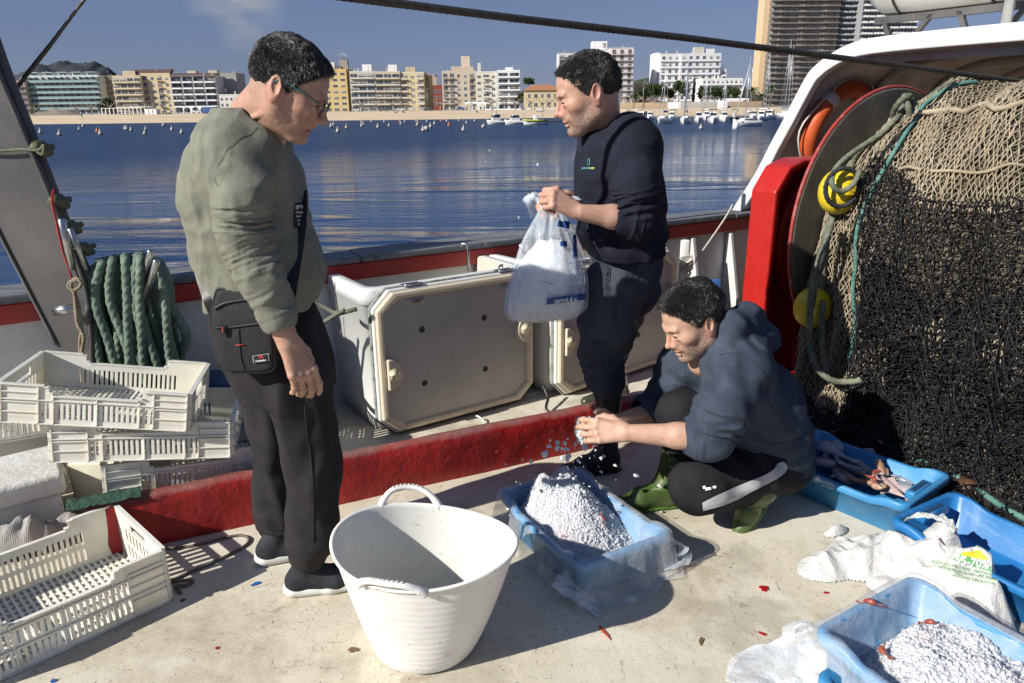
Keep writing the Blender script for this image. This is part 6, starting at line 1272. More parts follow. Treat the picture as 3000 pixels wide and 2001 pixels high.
def chunks(P, size, seed, flat=.75):
 g = np.random.default_rng(seed); n = len(P); V = ICV[None]*(size*(.35+1.7*g.uniform(0, 1, (n, 1, 1))**3.5))*g.uniform(.6, 1.3, (n, 1, 3)); V = V*(1+.30*g.normal(size=(n, len(ICV), 1)))
 a = g.uniform(0, 6.28, n); c_, s_ = np.cos(a)[:, None], np.sin(a)[:, None]; x = V[..., 0]*c_-V[..., 1]*s_; y = V[..., 0]*s_+V[..., 1]*c_; V = np.stack([x, y, V[..., 2]], -1)+P[:, None]
 F = (np.arange(n)[:, None, None]*len(ICV)+ICF[None]).reshape(-1, 3); return V.reshape(-1, 3), F
def icepile(lab, cen, rz, L, W, hf, n, size, seed, name='ice_pile', cat='ice', z0=0.):
 """hf(x,y)->height inside the tray (local)"""
 g = np.random.default_rng(seed); xs = np.linspace(-L/2, L/2, 90); ys = np.linspace(-W/2, W/2, 64); X, Y = np.meshgrid(xs, ys, indexing='ij'); Z = hf(X, Y)
 nzv = np.array([mnoise.fractal(Vector((a*22, b*22, seed)), 1., 2., 4) for a, b in zip(X.ravel(), Y.ravel())]).reshape(X.shape); Z = Z+nzv*.010*np.clip(Z*20, 0, 1)
 c_, s_ = math.cos(rz), math.sin(rz)
 def tow(x, y, z): return np.stack([cen[0]+x*c_-y*s_, cen[1]+x*s_+y*c_, z+z0], -1)
 V = tow(X, Y, Z).reshape(-1, 3); m = len(ys); i, j = np.meshgrid(np.arange(89), np.arange(63), indexing='ij'); F = np.stack([i*m+j, (i+1)*m+j, (i+1)*m+j+1, i*m+j+1], -1).reshape(-1, 4)
 ok = Z > .022; Fk = ok[:-1, :-1] & ok[1:, :-1] & ok[1:, 1:] & ok[:-1, 1:]; F = F[Fk.reshape(-1)]
 x = g.uniform(-L/2, L/2, n*3); y = g.uniform(-W/2, W/2, n*3); z = hf(x, y); k = z > .026; x, y, z = x[k][:n], y[k][:n], z[k][:n]
 nv2 = np.array([mnoise.fractal(Vector((a*22, b*22, seed)), 1., 2., 4) for a, b in zip(x, y)]); z = z+nv2*.010+g.uniform(-.002, .0012, len(x))
 Vc, Fc = chunks(tow(x, y, z), size, seed); Vall = np.concatenate([V, Vc]);
 o = npmesh(name, Vall, [F, Fc+len(V)], M_ICE); return tag(o, lab, cat)
sm = lambda t: np.clip(t, 0, 1)**2*(3-2*np.clip(t, 0, 1))
t1c = np.array([.243, 2.352]); t1r = R_(-60.8)
tray('light blue tray wrapped in plastic under the big ice heap', t1c, t1r, .555, .375, .155, handles=False)
def hf1(x, y):  # heap towards the far end, peaked
 d1_ = np.exp(-(((x+.115)/.15)**2+((y-.01)/.14)**2)); d2_ = np.exp(-(((x+.165)/.045)**2+((y+.075)/.045)**2)); d3 = np.exp(-(((x+.20)/.05)**2+((y-.06)/.05)**2)); d4 = np.exp(-(((x-.04)/.13)**2+((y-.01)/.13)**2))
 z = .045+.165*d1_+.10*d2_+.08*d3+.05*d4-.05*sm((x-.05)/.12)
 return np.where((np.abs(x) < .235) & (np.abs(y) < .150), z, 0)
icepile('tall glittering heap of crushed ice in the plastic lined tray', t1c, t1r, .50, .33, hf1, 20000, .0029, 5)
liner('clear plastic bag pulled over the tray with the ice heap', t1c, t1r, .565, .385, .160, 0., lambda a: .15+.035*math.sin(2*a+1)-(.09 if abs(a-2.6) < .7 else 0)+(.03 if -1.2 < a < .1 else 0), 3)
def ribbon(name, lab, pts, widths, mat, seed, cat='plastic film', parent=None):
 P = catmull(pts, 8); w = np.interp(np.linspace(0, 1, len(P)), np.linspace(0, 1, len(widths)), widths); T_, A2, B2 = frames(P); V = []; n = 9
 for i in range(len(P)):
  side = np.cross(T_[i], UP); side /= np.linalg.norm(side)+1e-9
  for j in range(n):
   u = j/(n-1)*2-1; V.append(P[i]+side*u*w[i]+UP*(abs(mnoise.noise(Vector((i*.25, j*.7, seed))))*.03*min(1, w[i]*14)+.012*(1-abs(u))*abs(math.sin(i*.4+j))))
 F = np.array([(i*n+j, (i+1)*n+j, (i+1)*n+j+1, i*n+j+1) for i in range(len(P)-1) for j in range(n-1)]); return tag(npmesh(name, np.array(V), F, mat, parent), lab, cat)
ribbon('film_tail', 'drawn out tip of clear plastic trailing from the tray on to the deck', [atz(1640, 1690, .07), atz(1690, 1740, .03), atz(1730, 1775, .012), atz(1757, 1812, .006)], [.06, .045, .022, .002], M_FILM2, 4)
ribbon('film_tail', 'bunched plastic at the right corner of the tray with the ice heap', [atz(1965, 1585, .13), atz(1985, 1600, .07), atz(1990, 1640, .02), atz(1940, 1668, .008)], [.03, .045, .04, .01], M_FILM2, 6)
M_SHR = simple('shrimp_red', (.32, .08, .05), .35, .3, 40, .2, 80, sss=.2, ssss=.01)
M_FISHP = simple('pink_fish_skin', (.42, .32, .30), .25, .35, 25, .2, 60, sss=.15, ssss=.01); M_FISHS = simple('silver_fish_skin', (.27, .28, .32), .22, .35, 18, .25, 70, spec=.7, dirt=(.42, .40, .42), dscale=12, dlo=.45, dhi=.6, dirtamt=.8); M_FISHO = simple('orange_fish_skin', (.42, .24, .14), .28, .4, 25, .2, 60, dirt=(.5, .42, .38), dscale=18, dlo=.5, dhi=.6, dirtamt=.8)
M_EYE = simple('fish_eye', (.02, .02, .02), .1)
def shrimp(lab, P, rz, L=.06, grp=None, tilt=0.):
 T = thing('shrimp', lab, 'shrimp', P, grp, rz); a = np.linspace(-.2, 2.1, 11); pts = [(L*.5*math.cos(t), L*.42*math.sin(t)-L*.2, .004+.012*tilt*math.sin(t)) for t in a]
 mb = MB(); mb.tube(pts, [.002, .006, .0085, .009, .0088, .008, .007, .006, .005, .0035, .002], 8); mb.build('body', M_SHR, T, local=True)
 mb = MB(); p = pts[0]
 for k in range(3): q_ = L/.06; mb.tube([p, (p[0]+.016*q_, p[1]-(.016+.005*k)*q_, p[2]+.004), (p[0]+(.026+.004*k)*q_, p[1]-.036*q_, p[2]+.002)], .0008, 4)
 mb.build('feelers', M_SHR, T, local=True)
 mb = MB(); q = pts[-1]; mb.add([q, (q[0]-.016, q[1]-.006, q[2]+.002), (q[0]-.018, q[1]+.004, q[2]), (q[0]-.012, q[1]+.010, q[2]+.002)], [(0, 1, 2), (0, 2, 3)]); mb.build('tail_fan', M_SHR, T, local=True); return T
def localpt(c, rz, x, y, z): return np.array([c[0]+x*math.cos(rz)-y*math.sin(rz), c[1]+x*math.sin(rz)+y*math.cos(rz), z])
for i, (px, py, z_, a, lab) in enumerate(((1580, 1515, .10, .4, 'red shrimp poking out of the ice at the left of the heap'), (1690, 1555, .10, 2., 'red shrimp at the low front of the ice heap'), (1668, 1575, .10, 1., 'dark red shrimp beside the front shrimp in the ice'), (1752, 1525, .13, -.4, 'orange shrimp half buried in the middle of the ice'), (1828, 1505, .11, .9, 'red shrimp at the right flank of the ice heap'), (1735, 1545, .11, 2.8, 'small orange shrimp tail showing through the ice slope'))):
 shrimp(lab, atz(px, py, z_-.008), a, .040, 'shrimps in the ice heap', 1)
def fish(lab, P, rz, L, mat, roll=0., pitch=0., grp=None, name='fish', fat=.27, curl=.1):
 T = thing(name, lab, 'fish', P, grp); T.rotation_euler = (roll, pitch, rz); n = 18; V = []; m = 14
 for i in range(n+1):
  t = i/n; h = fat*L*(math.sin(math.pi*min(1, t*1.02)**.62)**.85*(1-t*.45)+.035); w = h*.52; x = L*(t-.5); yb = curl*L*math.sin(t*math.pi)*1.
  for j in range(m): a = 2*math.pi*j/m; V.append((x, yb+w*math.cos(a)*.5, h*.5*math.sin(a)))
 F = [(i*m+j, (i+1)*m+j, (i+1)*m+(j+1) % m, i*m+(j+1) % m) for i in range(n) for j in range(m)]+[tuple(range(m)), tuple(range(n*m, n*m+m))[::-1]]
 mb = MB(); mb.add(V, F, 0, True); mb.build('body', mat, T, local=True)
 def fin(nm, pts): mb = MB(); mb.prism(pts, (0, -.0008, 0), (0, .0008, 0)); mb.build(nm, mat, T, local=True)
 yb = 0; fin('tail_fin', [(L*.46, yb, .02*L), (L*.66, yb, .15*L), (L*.60, yb, 0), (L*.66, yb, -.15*L), (L*.46, yb, -.02*L)]); yb = curl*L*.9
 fin('dorsal_fin', [(-L*.15, yb, fat*L*.42), (-L*.05, yb, fat*L*.75), (L*.2, yb, fat*L*.45), (L*.25, yb, fat*L*.25)]); fin('belly_fin', [(-L*.08, yb, -fat*L*.38), (0, yb, -fat*L*.65), (L*.08, yb, -fat*L*.35)])
 for s_ in (-1, 1): mb = MB(); e = (-L*.37, curl*L*.25+s_*fat*L*.19, fat*L*.14); mb.tube([(e[0], e[1]-.003*s_, e[2]), (e[0], e[1]+.002*s_, e[2])], [L*.026, L*.02], 10); mb.build('eye', M_EYE, T, local=True)
 return T
ftA, ftB, ftC = np.array([1.143, 2.68]), np.array([1.431, 2.376]), np.array([1.7395, 2.578]); ld = np.array([math.cos(R_(128)), math.sin(R_(128))]); sd_ = np.array([math.cos(R_(36)), math.sin(R_(36))])
fc = ftB+ld*.29+sd_*.19; fr_ = R_(128)
tray('blue tray full of mixed fish beside the black netting', fc, fr_, .58, .38, .15)
fg = random.Random(4)
FL = [(1.12, 'silver fish lying lengthwise at the far end of the tray'),]
items = [(2440, 1325, .10, .16, M_FISHS, 'big grey fish with raised tail at the back of the fish tray'), (2400, 1345, .08, .13, M_FISHP, 'pinkish fish by the knee of the crouching man'), (2500, 1365, .08, .18, M_FISHS, 'long grey fish across the middle of the fish tray'), (2560, 1382, .08, .17, M_FISHS, 'silver fish beside the orange ones in the fish tray'),
         (2515, 1398, .09, .12, M_FISHO, 'orange fish heap member nearest the near wall of the fish tray'), (2560, 1408, .10, .11, M_FISHO, 'orange spiny fish on top in the middle of the fish tray'), (2600, 1425, .09, .12, M_FISHP, 'pink fish with open mouth near the handle of the fish tray'), (2640, 1430, .08, .12, M_FISHS, 'round silver fish head beside the tray handle'), (2660, 1385, .08, .16, M_FISHS, 'slim dark fish along the far wall of the fish tray'), (2730, 1398, .10, .08, M_FISHP, 'small pale fish alone at the right end of the tray'),
         (2480, 1350, .11, .12, M_FISHS, 'curled silver fish on top near the back of the tray'), (2460, 1380, .07, .13, M_FISHP, 'pink fish along the near wall at the back'), (2585, 1385, .11, .09, M_FISHO, 'small orange fish upended with its tail in the air'), (2540, 1350, .07, .17, M_FISHS, 'grey fish under the far wall of the fish tray'), (2620, 1400, .07, .15, M_FISHS, 'grey blue fish beneath the pink one')]
for i, (px, py, z_, L_, m_, lab) in enumerate(items):
 p = atz(px, py, z_*1.0-.01); fish(lab, p, R_(128)+fg.uniform(-.7, .7)+(PI if i % 3 == 0 else 0), L_*1.35, m_, fg.uniform(.9, 1.5)*(1 if i % 2 else -1), fg.uniform(-.25, .25) if i != 12 else 1., 'fish in the blue tray', fat=.35+.07*fg.random(), curl=fg.uniform(-.12, .12))
shrimp('orange prawn on top of the fish in the blue tray', atz(2570, 1392, .13), 1.2, .06); shrimp('second orange prawn between the fish in the blue tray', atz(2545, 1402, .12), -.8, .05)
qa, qb = np.array([1.341, 2.296]), np.array([1.666, 2.480]); sd2 = (qb-qa)/np.linalg.norm(qb-qa); ld2 = np.array([sd2[1], -sd2[0]]); tcen = (qa+qb)/2+ld2*.30
tray('empty deep blue tray at the right edge behind the white bag', tcen, math.atan2(ld2[1], ld2[0]), .60, .38, .15, M_BLTD)
z3 = .275; L3, T3 = atz(2385, 1842, z3)[:2], atz(2675, 1682, z3)[:2]; sd3 = (T3-L3)/np.linalg.norm(T3-L3); ld3 = np.array([sd3[1], -sd3[0]]); c3 = (L3+T3)/2+ld3*.29; a3 = math.atan2(ld3[1], ld3[0]); W3 = float(np.linalg.norm(T3-L3))
tray('light blue tray lined with plastic and filled with ice at the lower right', c3, a3, .58, W3, .15, None, z3-.15, False)
tray('blue tray underneath the ice filled one at the lower right', c3+ld3*.02, a3+.03, .58, W3, .15, None, .0)
def hf3(x, y):
 z = .088+.030*np.exp(-(((x+.02)/.16)**2+((y-.02)/.12)**2))+.012*np.sin(x*31+1)*np.sin(y*27); z = z*sm((x+.27)/.10)*(1-.35*sm((-x-.05)/.15)*sm((-y)/.1)); return np.where((np.abs(x) < .265) & (np.abs(y) < W3/2-.035), z, 0)
icepile('broad bed of crushed ice in the lower right tray', c3, a3, .56, W3-.05, hf3, 20000, .0037, 8, z0=z3-.15)
liner('clear plastic lining the lower right ice tray', c3, a3, .59, W3+.012, .155, z3-.15, lambda a: .05+.05*max(0, math.sin(a*2+2))+(.06 if abs(a) > 2.4 else 0), 12)
ribbon('film_tail', 'flap of clear plastic sticking out left of the lower right tray', [np.append(L3, z3-.01), atz(2350, 1838, .24), atz(2290, 1862, .20)], [.02, .035, .03], M_FILM2, 8)
ribbon('film_tail', 'puffed sheet of milky plastic spread on the deck at the bottom right', [atz(2400, 1900, .10), atz(2330, 1950, .05), atz(2260, 1990, .01), atz(2230, 2040, .006)], [.07, .11, .12, .1], M_FILM2, 9)
shrimp('thin red prawn lying on the end wall of the lower right tray', atz(2540, 1770, z3+.004), a3+PI/2-.3, .035); shrimp('red prawn at the left edge of the ice bed', atz(2595, 1915, .21), 1.9, .03); shrimp('dark red prawn at the far edge of the ice bed', atz(2718, 1830, .215), .3, .03)
# --- white flexible tub
s = NT('tub_plastic'); v = s.coord()
c = s.mix((.70, .70, .66), (.82, .82, .79), s.noise(3, 5, .6, v, .3, .7)); c = s.mix(c, (.42, .38, .28), s.math('MULTIPLY', s.noise(5, 8, .75, v, .56, .75), .45)); c = s.mix(c, (.25, .23, .2), s.math('MULTIPLY', s.noise(60, 2, .7, s.coord('Object', (1, .15, .3), rot=(.3, 0, .6)), .68, .74, 1.), .5)); c = s.mix(c, (.2, .18, .15), s.math('MULTIPLY', s.noise(40, 2, .6, v, .70, .74), .6))
s.set(color=c, rough=.42, sss=.15, ssss=.01, normal=s.bump(s.math('ADD', s.wave(13, s.coord('Object', (0, 0, 1)), 1.2, direction='Z'), s.math('MULTIPLY', s.noise(30, 4, .6, v), .3)), .10, .006)); M_TUB = s.m
s = NT('tub_inside'); v = s.coord()
c = s.mix((.62, .62, .57), (.74, .74, .70), s.noise(3, 5, .6, v, .3, .7)); c = s.mix(c, (.36, .33, .26), s.math('MULTIPLY', s.noise(9, 8, .75, v, .56, .72), .5)); c = s.mix(c, (.20, .18, .15), s.math('MULTIPLY', s.noise(70, 2, .7, s.coord('Object', (1, .2, .5), rot=(.8, .3, .6)), .66, .72, 1.5), .5))
s.set(color=c, rough=.5, normal=s.bump(s.noise(40, 4, .6, v), .15, .003)); M_TUBIN = s.m
tb = np.array([-.275, 1.868, 0.]); T = thing('flexible_tub', 'big white flexible rubber tub with two handles, empty', 'tub', tb)
TH_ = .375; rc = np.array([.018, -.045])
def tubring(f, o=0., zoff=0.):     # f 0 base .. 1 rim
 n = 84; a = np.arange(n)/n*2*math.pi; rb = .152+.055*f**.55; rx = .148*(1-f**.85)+.268*f**.85+o; ry = .146*(1-f**.85)+.212*f**.85+o
 rx = .150+(.266-.150)*f**.80+o; ry = .150+(.213-.150)*f**.80+o
 x = rx*np.cos(a); y = ry*np.sin(a); rot = R_(-14); xx = x*math.cos(rot)-y*math.sin(rot)+rc[0]*f; yy = x*math.sin(rot)+y*math.cos(rot)+rc[1]*f
 z = np.full(n, TH_*f)+zoff+f**3*(.014*np.cos(2*(a+.25))); return np.stack([xx, yy, z], 1)
fs = [0, .03, .08, .2, .35, .5, .65, .8, .9, .97, 1.]
R1 = [tubring(0, -.02, 0)]+[tubring(f, (-.008 if f == 0 else 0), .001) for f in fs]+[tubring(1, .006, -.003), tubring(1, .007, .003), tubring(1, .002, .006), tubring(1, -.004, .003)]
mats = []; R2 = [tubring(f, -.006, .0) for f in fs[::-1][:-1]]+[tubring(0, -.03, .008)]
rings = R1+R2; m = 84; V = np.concatenate(rings); F = [(i*m+j, i*m+(j+1) % m, (i+1)*m+(j+1) % m, (i+1)*m+j) for i in range(len(rings)-1) for j in range(m)]
mi = [0 if i < len(R1)-1 else 1 for i in range(len(rings)-1) for j in range(m)]+[0, 1]
F2 = [tuple(range(m))[::-1], tuple(range((len(rings)-1)*m, len(rings)*m))]
mb = MB(); mb.add(V, F+F2, 0, True); mb.m = mi; mb.build('bucket', [M_TUB, M_TUBIN], T, local=True)
M_FING = simple('handle_dimples', (.45, .43, .38), .6)
for k, (a0, up) in enumerate(((math.pi/2+.22, .055), (-math.pi/2-.30, .045))):
 n = 84; rg = tubring(1, .004, .0)
 def rp(a): i = a/(2*math.pi)*n; i0 = int(math.floor(i)); f = i-i0; return rg[i0 % n]*(1-f)+rg[(i0+1) % n]*f
 pts = []; us = np.linspace(-1, 1, 15)
 for u in us:
  p = rp(a0+R_(14)+u*.36).copy(); out_ = p[:2]/np.linalg.norm(p[:2]); h = up*(1-abs(u)**2.6); p[2] += h-.006; p[:2] += out_*.020*(1-u*u); pts.append(p)
 rad = [.012 if abs(u) > .8 else .0095 for u in us]; mb = MB(); mb.tube(catmull(pts, 3), np.interp(np.linspace(0, 1, 43), np.linspace(0, 1, 15), rad), 10); h_ = mb.build('handle', M_TUB, T, local=True)
 for u in np.linspace(-.42, .42, 8):
  p = np.array([np.interp(u, us, [q[i] for q in pts]) for i in range(3)]); mb = MB(); mb.tube([p+np.array((0, 0, .0088)), p+np.array((0, 0, .0108))], [.0055, .004], 8); mb.build('grip_dimple', M_FING, h_, local=True)
# --- crumpled heaps
def heap(name, lab, cat, lobes, mat, seed, cell=.006, ridge=.5, freq=9., minz=.004, edge=.25, extra=None):
 xs0 = min(l[0]-max(l[2], l[3])*1.2 for l in lobes); xs1 = max(l[0]+max(l[2], l[3])*1.2 for l in lobes); ys0 = min(l[1]-max(l[2], l[3])*1.2 for l in lobes); ys1 = max(l[1]+max(l[2], l[3])*1.2 for l in lobes)
 xs = np.arange(xs0, xs1, cell); ys = np.arange(ys0, ys1, cell); X, Y = np.meshgrid(xs, ys, indexing='ij'); Z = np.zeros_like(X)-1
 wob = np.array([mnoise.noise(Vector((a*12, b*12, seed))) for a, b in zip(X.ravel(), Y.ravel())]).reshape(X.shape)
 rid = np.array([1-abs(mnoise.noise(Vector((a*freq+seed, b*freq*1.3, seed*.7))))*2.2 for a, b in zip(X.ravel(), Y.ravel())]).reshape(X.shape)
 rid2 = np.array([1-abs(mnoise.noise(Vector((a*freq*2.7, b*freq*2.2+seed, seed*.3+4))))*2.2 for a, b in zip(X.ravel(), Y.ravel())]).reshape(X.shape)
 for (cx, cy, rx, ry, h, an) in lobes:
  dx, dy = X-cx, Y-cy; u = (dx*math.cos(an)+dy*math.sin(an))/rx; v_ = (-dx*math.sin(an)+dy*math.cos(an))/ry; r2 = u*u+v_*v_+wob*edge; Z = np.maximum(Z, np.where(r2 < 1, h*np.clip(1-r2, 0, 1)**1.0, -1))
 ins = Z > 0; Zs = np.clip(Z, 0, None); Zf = Zs*(1-ridge+ridge*(rid*.7+rid2*.3))+.006*rid2*np.clip(Zs*18, 0, 1); Zf = np.maximum(Zf, 0)+minz
 V = np.stack([X, Y, Zf], -1).reshape(-1, 3); m = len(ys); i, j = np.meshgrid(np.arange(len(xs)-1), np.arange(m-1), indexing='ij'); F = np.stack([i*m+j, (i+1)*m+j, (i+1)*m+j+1, i*m+j+1], -1).reshape(-1, 4)
 k = (ins[:-1, :-1] & ins[1:, :-1] & ins[1:, 1:] & ins[:-1, 1:]).ravel(); o = npmesh(name, V, F[k], mat); return tag(o, lab, cat)
s = NT('white_bag_plastic'); v = s.coord('World')
s.set(color=s.mix((.56, .56, .54), (.68, .68, .66), s.noise(6, 4, .6, v)), rough=.33, spec=.5, sss=.35, ssss=.03, normal=s.bump(s.math('ADD', s.noise(16, 6, .7, v, dist=1.6), s.math('MULTIPLY', s.noise(60, 4, .7, v, dist=1.), .25)), .9, .014)); M_BAGW = s.m
def gl(px, py, rx, ry, h, an, z=0.03): p = atz(px, py, z); return (p[0], p[1], rx, ry, h, an)
bagA = heap('plastic_bag', 'white crumpled plastic bag with green and yellow print lying between the trays', 'plastic bag',
 [gl(2440, 1640, .14, .085, .07, .3, .03), gl(2530, 1615, .19, .12, .11, .2, .04), gl(2640, 1625, .18, .14, .14, -.2, .05), gl(2730, 1660, .15, .15, .17, 0, .06), gl(2820, 1690, .12, .17, .21, .5, .08), gl(2860, 1745, .10, .13, .18, .5, .07), gl(2450, 1548, .06, .03, .035, .5, .02), gl(2760, 1600, .11, .12, .21, 0, .10), gl(2680, 1700, .15, .09, .07, 0, .03)], M_BAGW, 31, .0036, .42, 6.5, .001)
mb = MB(); P = [atz(2650, 1530, .16), atz(2680, 1512, .20), atz(2720, 1512, .205), atz(2770, 1530, .20), atz(2800, 1560, .18)];
ribbon('bag_handle', 'looped white handle of the crumpled plastic bag hooked over the blue tray', P, [.012, .016, .018, .016, .02], M_BAGW, 14, 'bag handle').parent = None
hb = bpy.data.objects['bag_handle']; hb.parent = bagA;
for k in ('category', 'label'): del hb[k]
s = NT('grey_canvas'); v = s.coord('World')
s.set(color=s.mix((.24, .23, .22), (.46, .44, .41), s.noise(7, 6, .7, v, .3, .7)), rough=.85, normal=s.bump(s.math('ADD', s.noise(26, 6, .75, v, dist=1.), s.math('MULTIPLY', s.wave(60, v, 1.), .12)), .8, .01)); M_CANV = s.m
heap('canvas_sack', 'crumpled grey canvas sheet heaped behind the deep crate', 'sack', [gl(60, 1560, .15, .075, .15, .45, .08), gl(190, 1535, .11, .05, .12, .45, .06), gl(-90, 1590, .16, .09, .16, .45, .08)], M_CANV, 41, .009, .5, 7.)
rope('loose_cord', catmull([atz(475, 1607, .006), atz(560, 1600, .006), atz(640, 1580, .006), atz(700, 1568, .006), atz(728, 1578, .006), atz(715, 1600, .006), atz(640, 1640, .006), atz(560, 1675, .006), atz(515, 1695, .008), atz(505, 1705, .012), atz(540, 1700, .014), atz(565, 1702, .008), atz(545, 1715, .006), atz(515, 1718, .01), atz(530, 1738, .006)], 8), .0055, simple('grey_cord', (.13, .11, .09), .85, .3, 40), None, pitch=.03, step=.004)
tag(bpy.data.objects['loose_cord'], 'thin dark cord looped on the deck to the right of the deep crate', 'cord')
mb = MB(); p = atz(610, 1110, .45); mb.bbox_((-1.80, 3.24, 0), (-1.16, 3.46, .325), .012); tag(mb.build('blue_box', bluem('navy_blue_box', (.012, .05, .13), (.02, .08, .18))), 'dark blue box standing low against the bulwark behind the crate stack', 'box')
# ---------------------------------------------------------------- lettering laid on surfaces
def textmesh(txt, font=None, bold=0., shear=0.):
 cu = bpy.data.curves.new('t', 'FONT'); cu.body = txt; cu.size = 1; cu.align_x = 'CENTER'; cu.align_y = 'CENTER'; cu.offset = bold; cu.shear = shear; cu.resolution_u = 3
 o = bpy.data.objects.new('t', cu); COL.objects.link(o); bpy.context.view_layer.update(); dg = bpy.context.evaluated_depsgraph_get(); me = bpy.data.meshes.new_from_object(o.evaluated_get(dg)); bpy.data.objects.remove(o); return me
def subdiv2d(me, maxlen):
 bm = bmesh.new(); bm.from_mesh(me); bmesh.ops.triangulate(bm, faces=bm.faces[:])
 for _ in range(3):
  es = [e for e in bm.edges if e.calc_length() > maxlen]
  if not es: break
  bmesh.ops.subdivide_edges(bm, edges=es, cuts=1); bmesh.ops.triangulate(bm, faces=bm.faces[:])
 V = np.array([v.co[:] for v in bm.verts]); F = np.array([[v.index for v in f.verts] for f in bm.faces]); bm.free(); return V, F
def bvh_of(objs):
 Vs, Fs, n = [], [], 0
 for o in objs:
  me = o.data; M = np.array(o.matrix_world if o.parent is None else Matrix.Translation(_off(o)))
  V = np.array([v.co[:] for v in me.vertices]) if len(me.vertices) < 1 else np.empty(len(me.vertices)*3)
  me.vertices.foreach_get('co', V); V = V.reshape(-1, 3)+_off(o); Vs.append(V); Fs += [tuple(i+n for i in p.vertices) for p in me.polygons]; n += len(V)
 return BVHTree.FromPolygons([tuple(v) for v in np.concatenate(Vs)], Fs)
def decal(bvh, V2, F, px, py, hpx, ang, mat, name, parent, off=.0012, wscale=1., fallback=None):
 """flat 2-D shape (unit height) pressed on to a surface where the photo shows it"""
 c_, s_ = math.cos(ang), math.sin(ang); P = []; ok = []
 for x, y, _ in V2:
  X, Y = x*hpx*wscale, y*hpx; u = px+X*c_-Y*s_; v_ = py-(X*s_+Y*c_); d = _ray(u, v_); d = d/np.linalg.norm(d); h = bvh.ray_cast(Vector(_C), Vector(d))
  if h[0] is None: P.append((0, 0, 0)); ok.append(False); continue
  n = np.array(h[1]); n = n if n@d < 0 else -n; P.append(tuple(np.array(h[0])+n*off-d*off)); ok.append(True)
 F = np.array([f for f in F if all(ok[i] for i in f)])
 if len(F) == 0: return None
 return npmesh(name, np.array(P), F, mat, parent, False)
def printed(bvh, txt, px, py, hpx, ang, mat, parent, name='lettering', bold=0., shear=0., wscale=1., off=.0012):
 V, F = subdiv2d(textmesh(txt, bold=bold, shear=shear), .5); return decal(bvh, V, F, px, py, hpx, ang, mat, name, parent, off, wscale)
def polyprint(bvh, pts, mat, parent, name, off=.001, cell=12):
 """filled quad/strip given by photo corner points (a, b, c, d)"""
 a, b, c, d = [np.array(p, float) for p in pts]; n = 14; k = 5; V = [];
 for i in range(n+1):
  for j in range(k+1): u, w = i/n, j/k; V.append((1-w)*((1-u)*a+u*b)+w*((1-u)*d+u*c))
 V = np.array([(x, -y, 0) for x, y in V]); F = np.array([(i*(k+1)+j, (i+1)*(k+1)+j, (i+1)*(k+1)+j+1, i*(k+1)+j+1) for i in range(n) for j in range(k)]); return decal(bvh, V, F, 0, 0, 1., 0, mat, name, parent, off)
def ink(name, col, rough=.5): return simple(name, col, rough, .05, 5, 0)
M_INKB = ink('blue_ink', (.02, .07, .25)); M_INKG = ink('green_ink', (.12, .36, .12)); M_INKY = ink('yellow_ink', (.62, .50, .03)); M_INKW = ink('white_ink', (.75, .76, .76)); M_INKK = ink('grey_ink', (.12, .14, .18))
bv = bvh_of([bagA])
polyprint(bv, [(2818, 1584), (2870, 1586), (2882, 1604), (2818, 1602)], M_INKG, bagA, 'print'); printed(bv, 'BERREKAB', 2846, 1594, 13, -.03, M_INKW, bagA, bold=.02, off=.003)
polyprint(bv, [(2818, 1618), (2872, 1612), (2896, 1640), (2820, 1634)], M_INKY, bagA, 'print')
polyprint(bv, [(2790, 1640), (2816, 1620), (2905, 1660), (2905, 1676)], M_INKG, bagA, 'print'); printed(bv, '55-70%', 2848, 1648, 34, -.16, M_INKW, bagA, bold=.03, off=.003)
for k, (t_, x, y, h, a) in enumerate((('RECYCLED MATERIAL · MATERIAL RECIC', 2835, 1668, 12, -.22), ('MATERIAL RECICLAT · MATERIAL REC', 2845, 1682, 12, -.22), ('MATERIAL BIRZIKATUA', 2852, 1698, 12, -.20))): printed(bv, t_, x, y, h, a, M_INKG, bagA, off=.002)
ftob = [o for o in bpy.data.objects if o.name.startswith('tub') and o.parent and o.parent['label'].startswith('blue tray full')][0]
def bvh_world(o):
 bpy.context.view_layer.update(); M = o.matrix_world; return BVHTree.FromPolygons([tuple(M @ v.co) for v in o.data.vertices], [tuple(p.vertices) for p in o.data.polygons])
def worlddecal(o, child):   # re-express a decal made in world space under a rotated parent
 if child is None: return
 bpy.context.view_layer.update(); Mi = o.matrix_world.inverted(); child.parent = o
 for v in child.data.vertices: v.co = Mi @ v.co
fb = bvh_world(ftob)
for t_, x, y, h in (('Confraria', 2422, 1412, 11), ('de Pescadors', 2430, 1419, 8), ('de Palamós', 2424, 1426, 8)): worlddecal(ftob, printed(fb, t_, x, y, h, -.30, M_INKW, None, off=.0015))
for k in range(4):
 a0 = -1.0+.45*k; pts = [(2405+2*math.cos(a0), 1410-2*math.sin(a0)), (2405-14*math.cos(a0+.9)-3, 1410-16*math.sin(a0+1.2)), (2405-16*math.cos(a0+.7)-3, 1410-15*math.sin(a0+.95)), (2404, 1411)]
 worlddecal(ftob, polyprint(fb, pts, M_INKW, None, 'emblem', .0012))
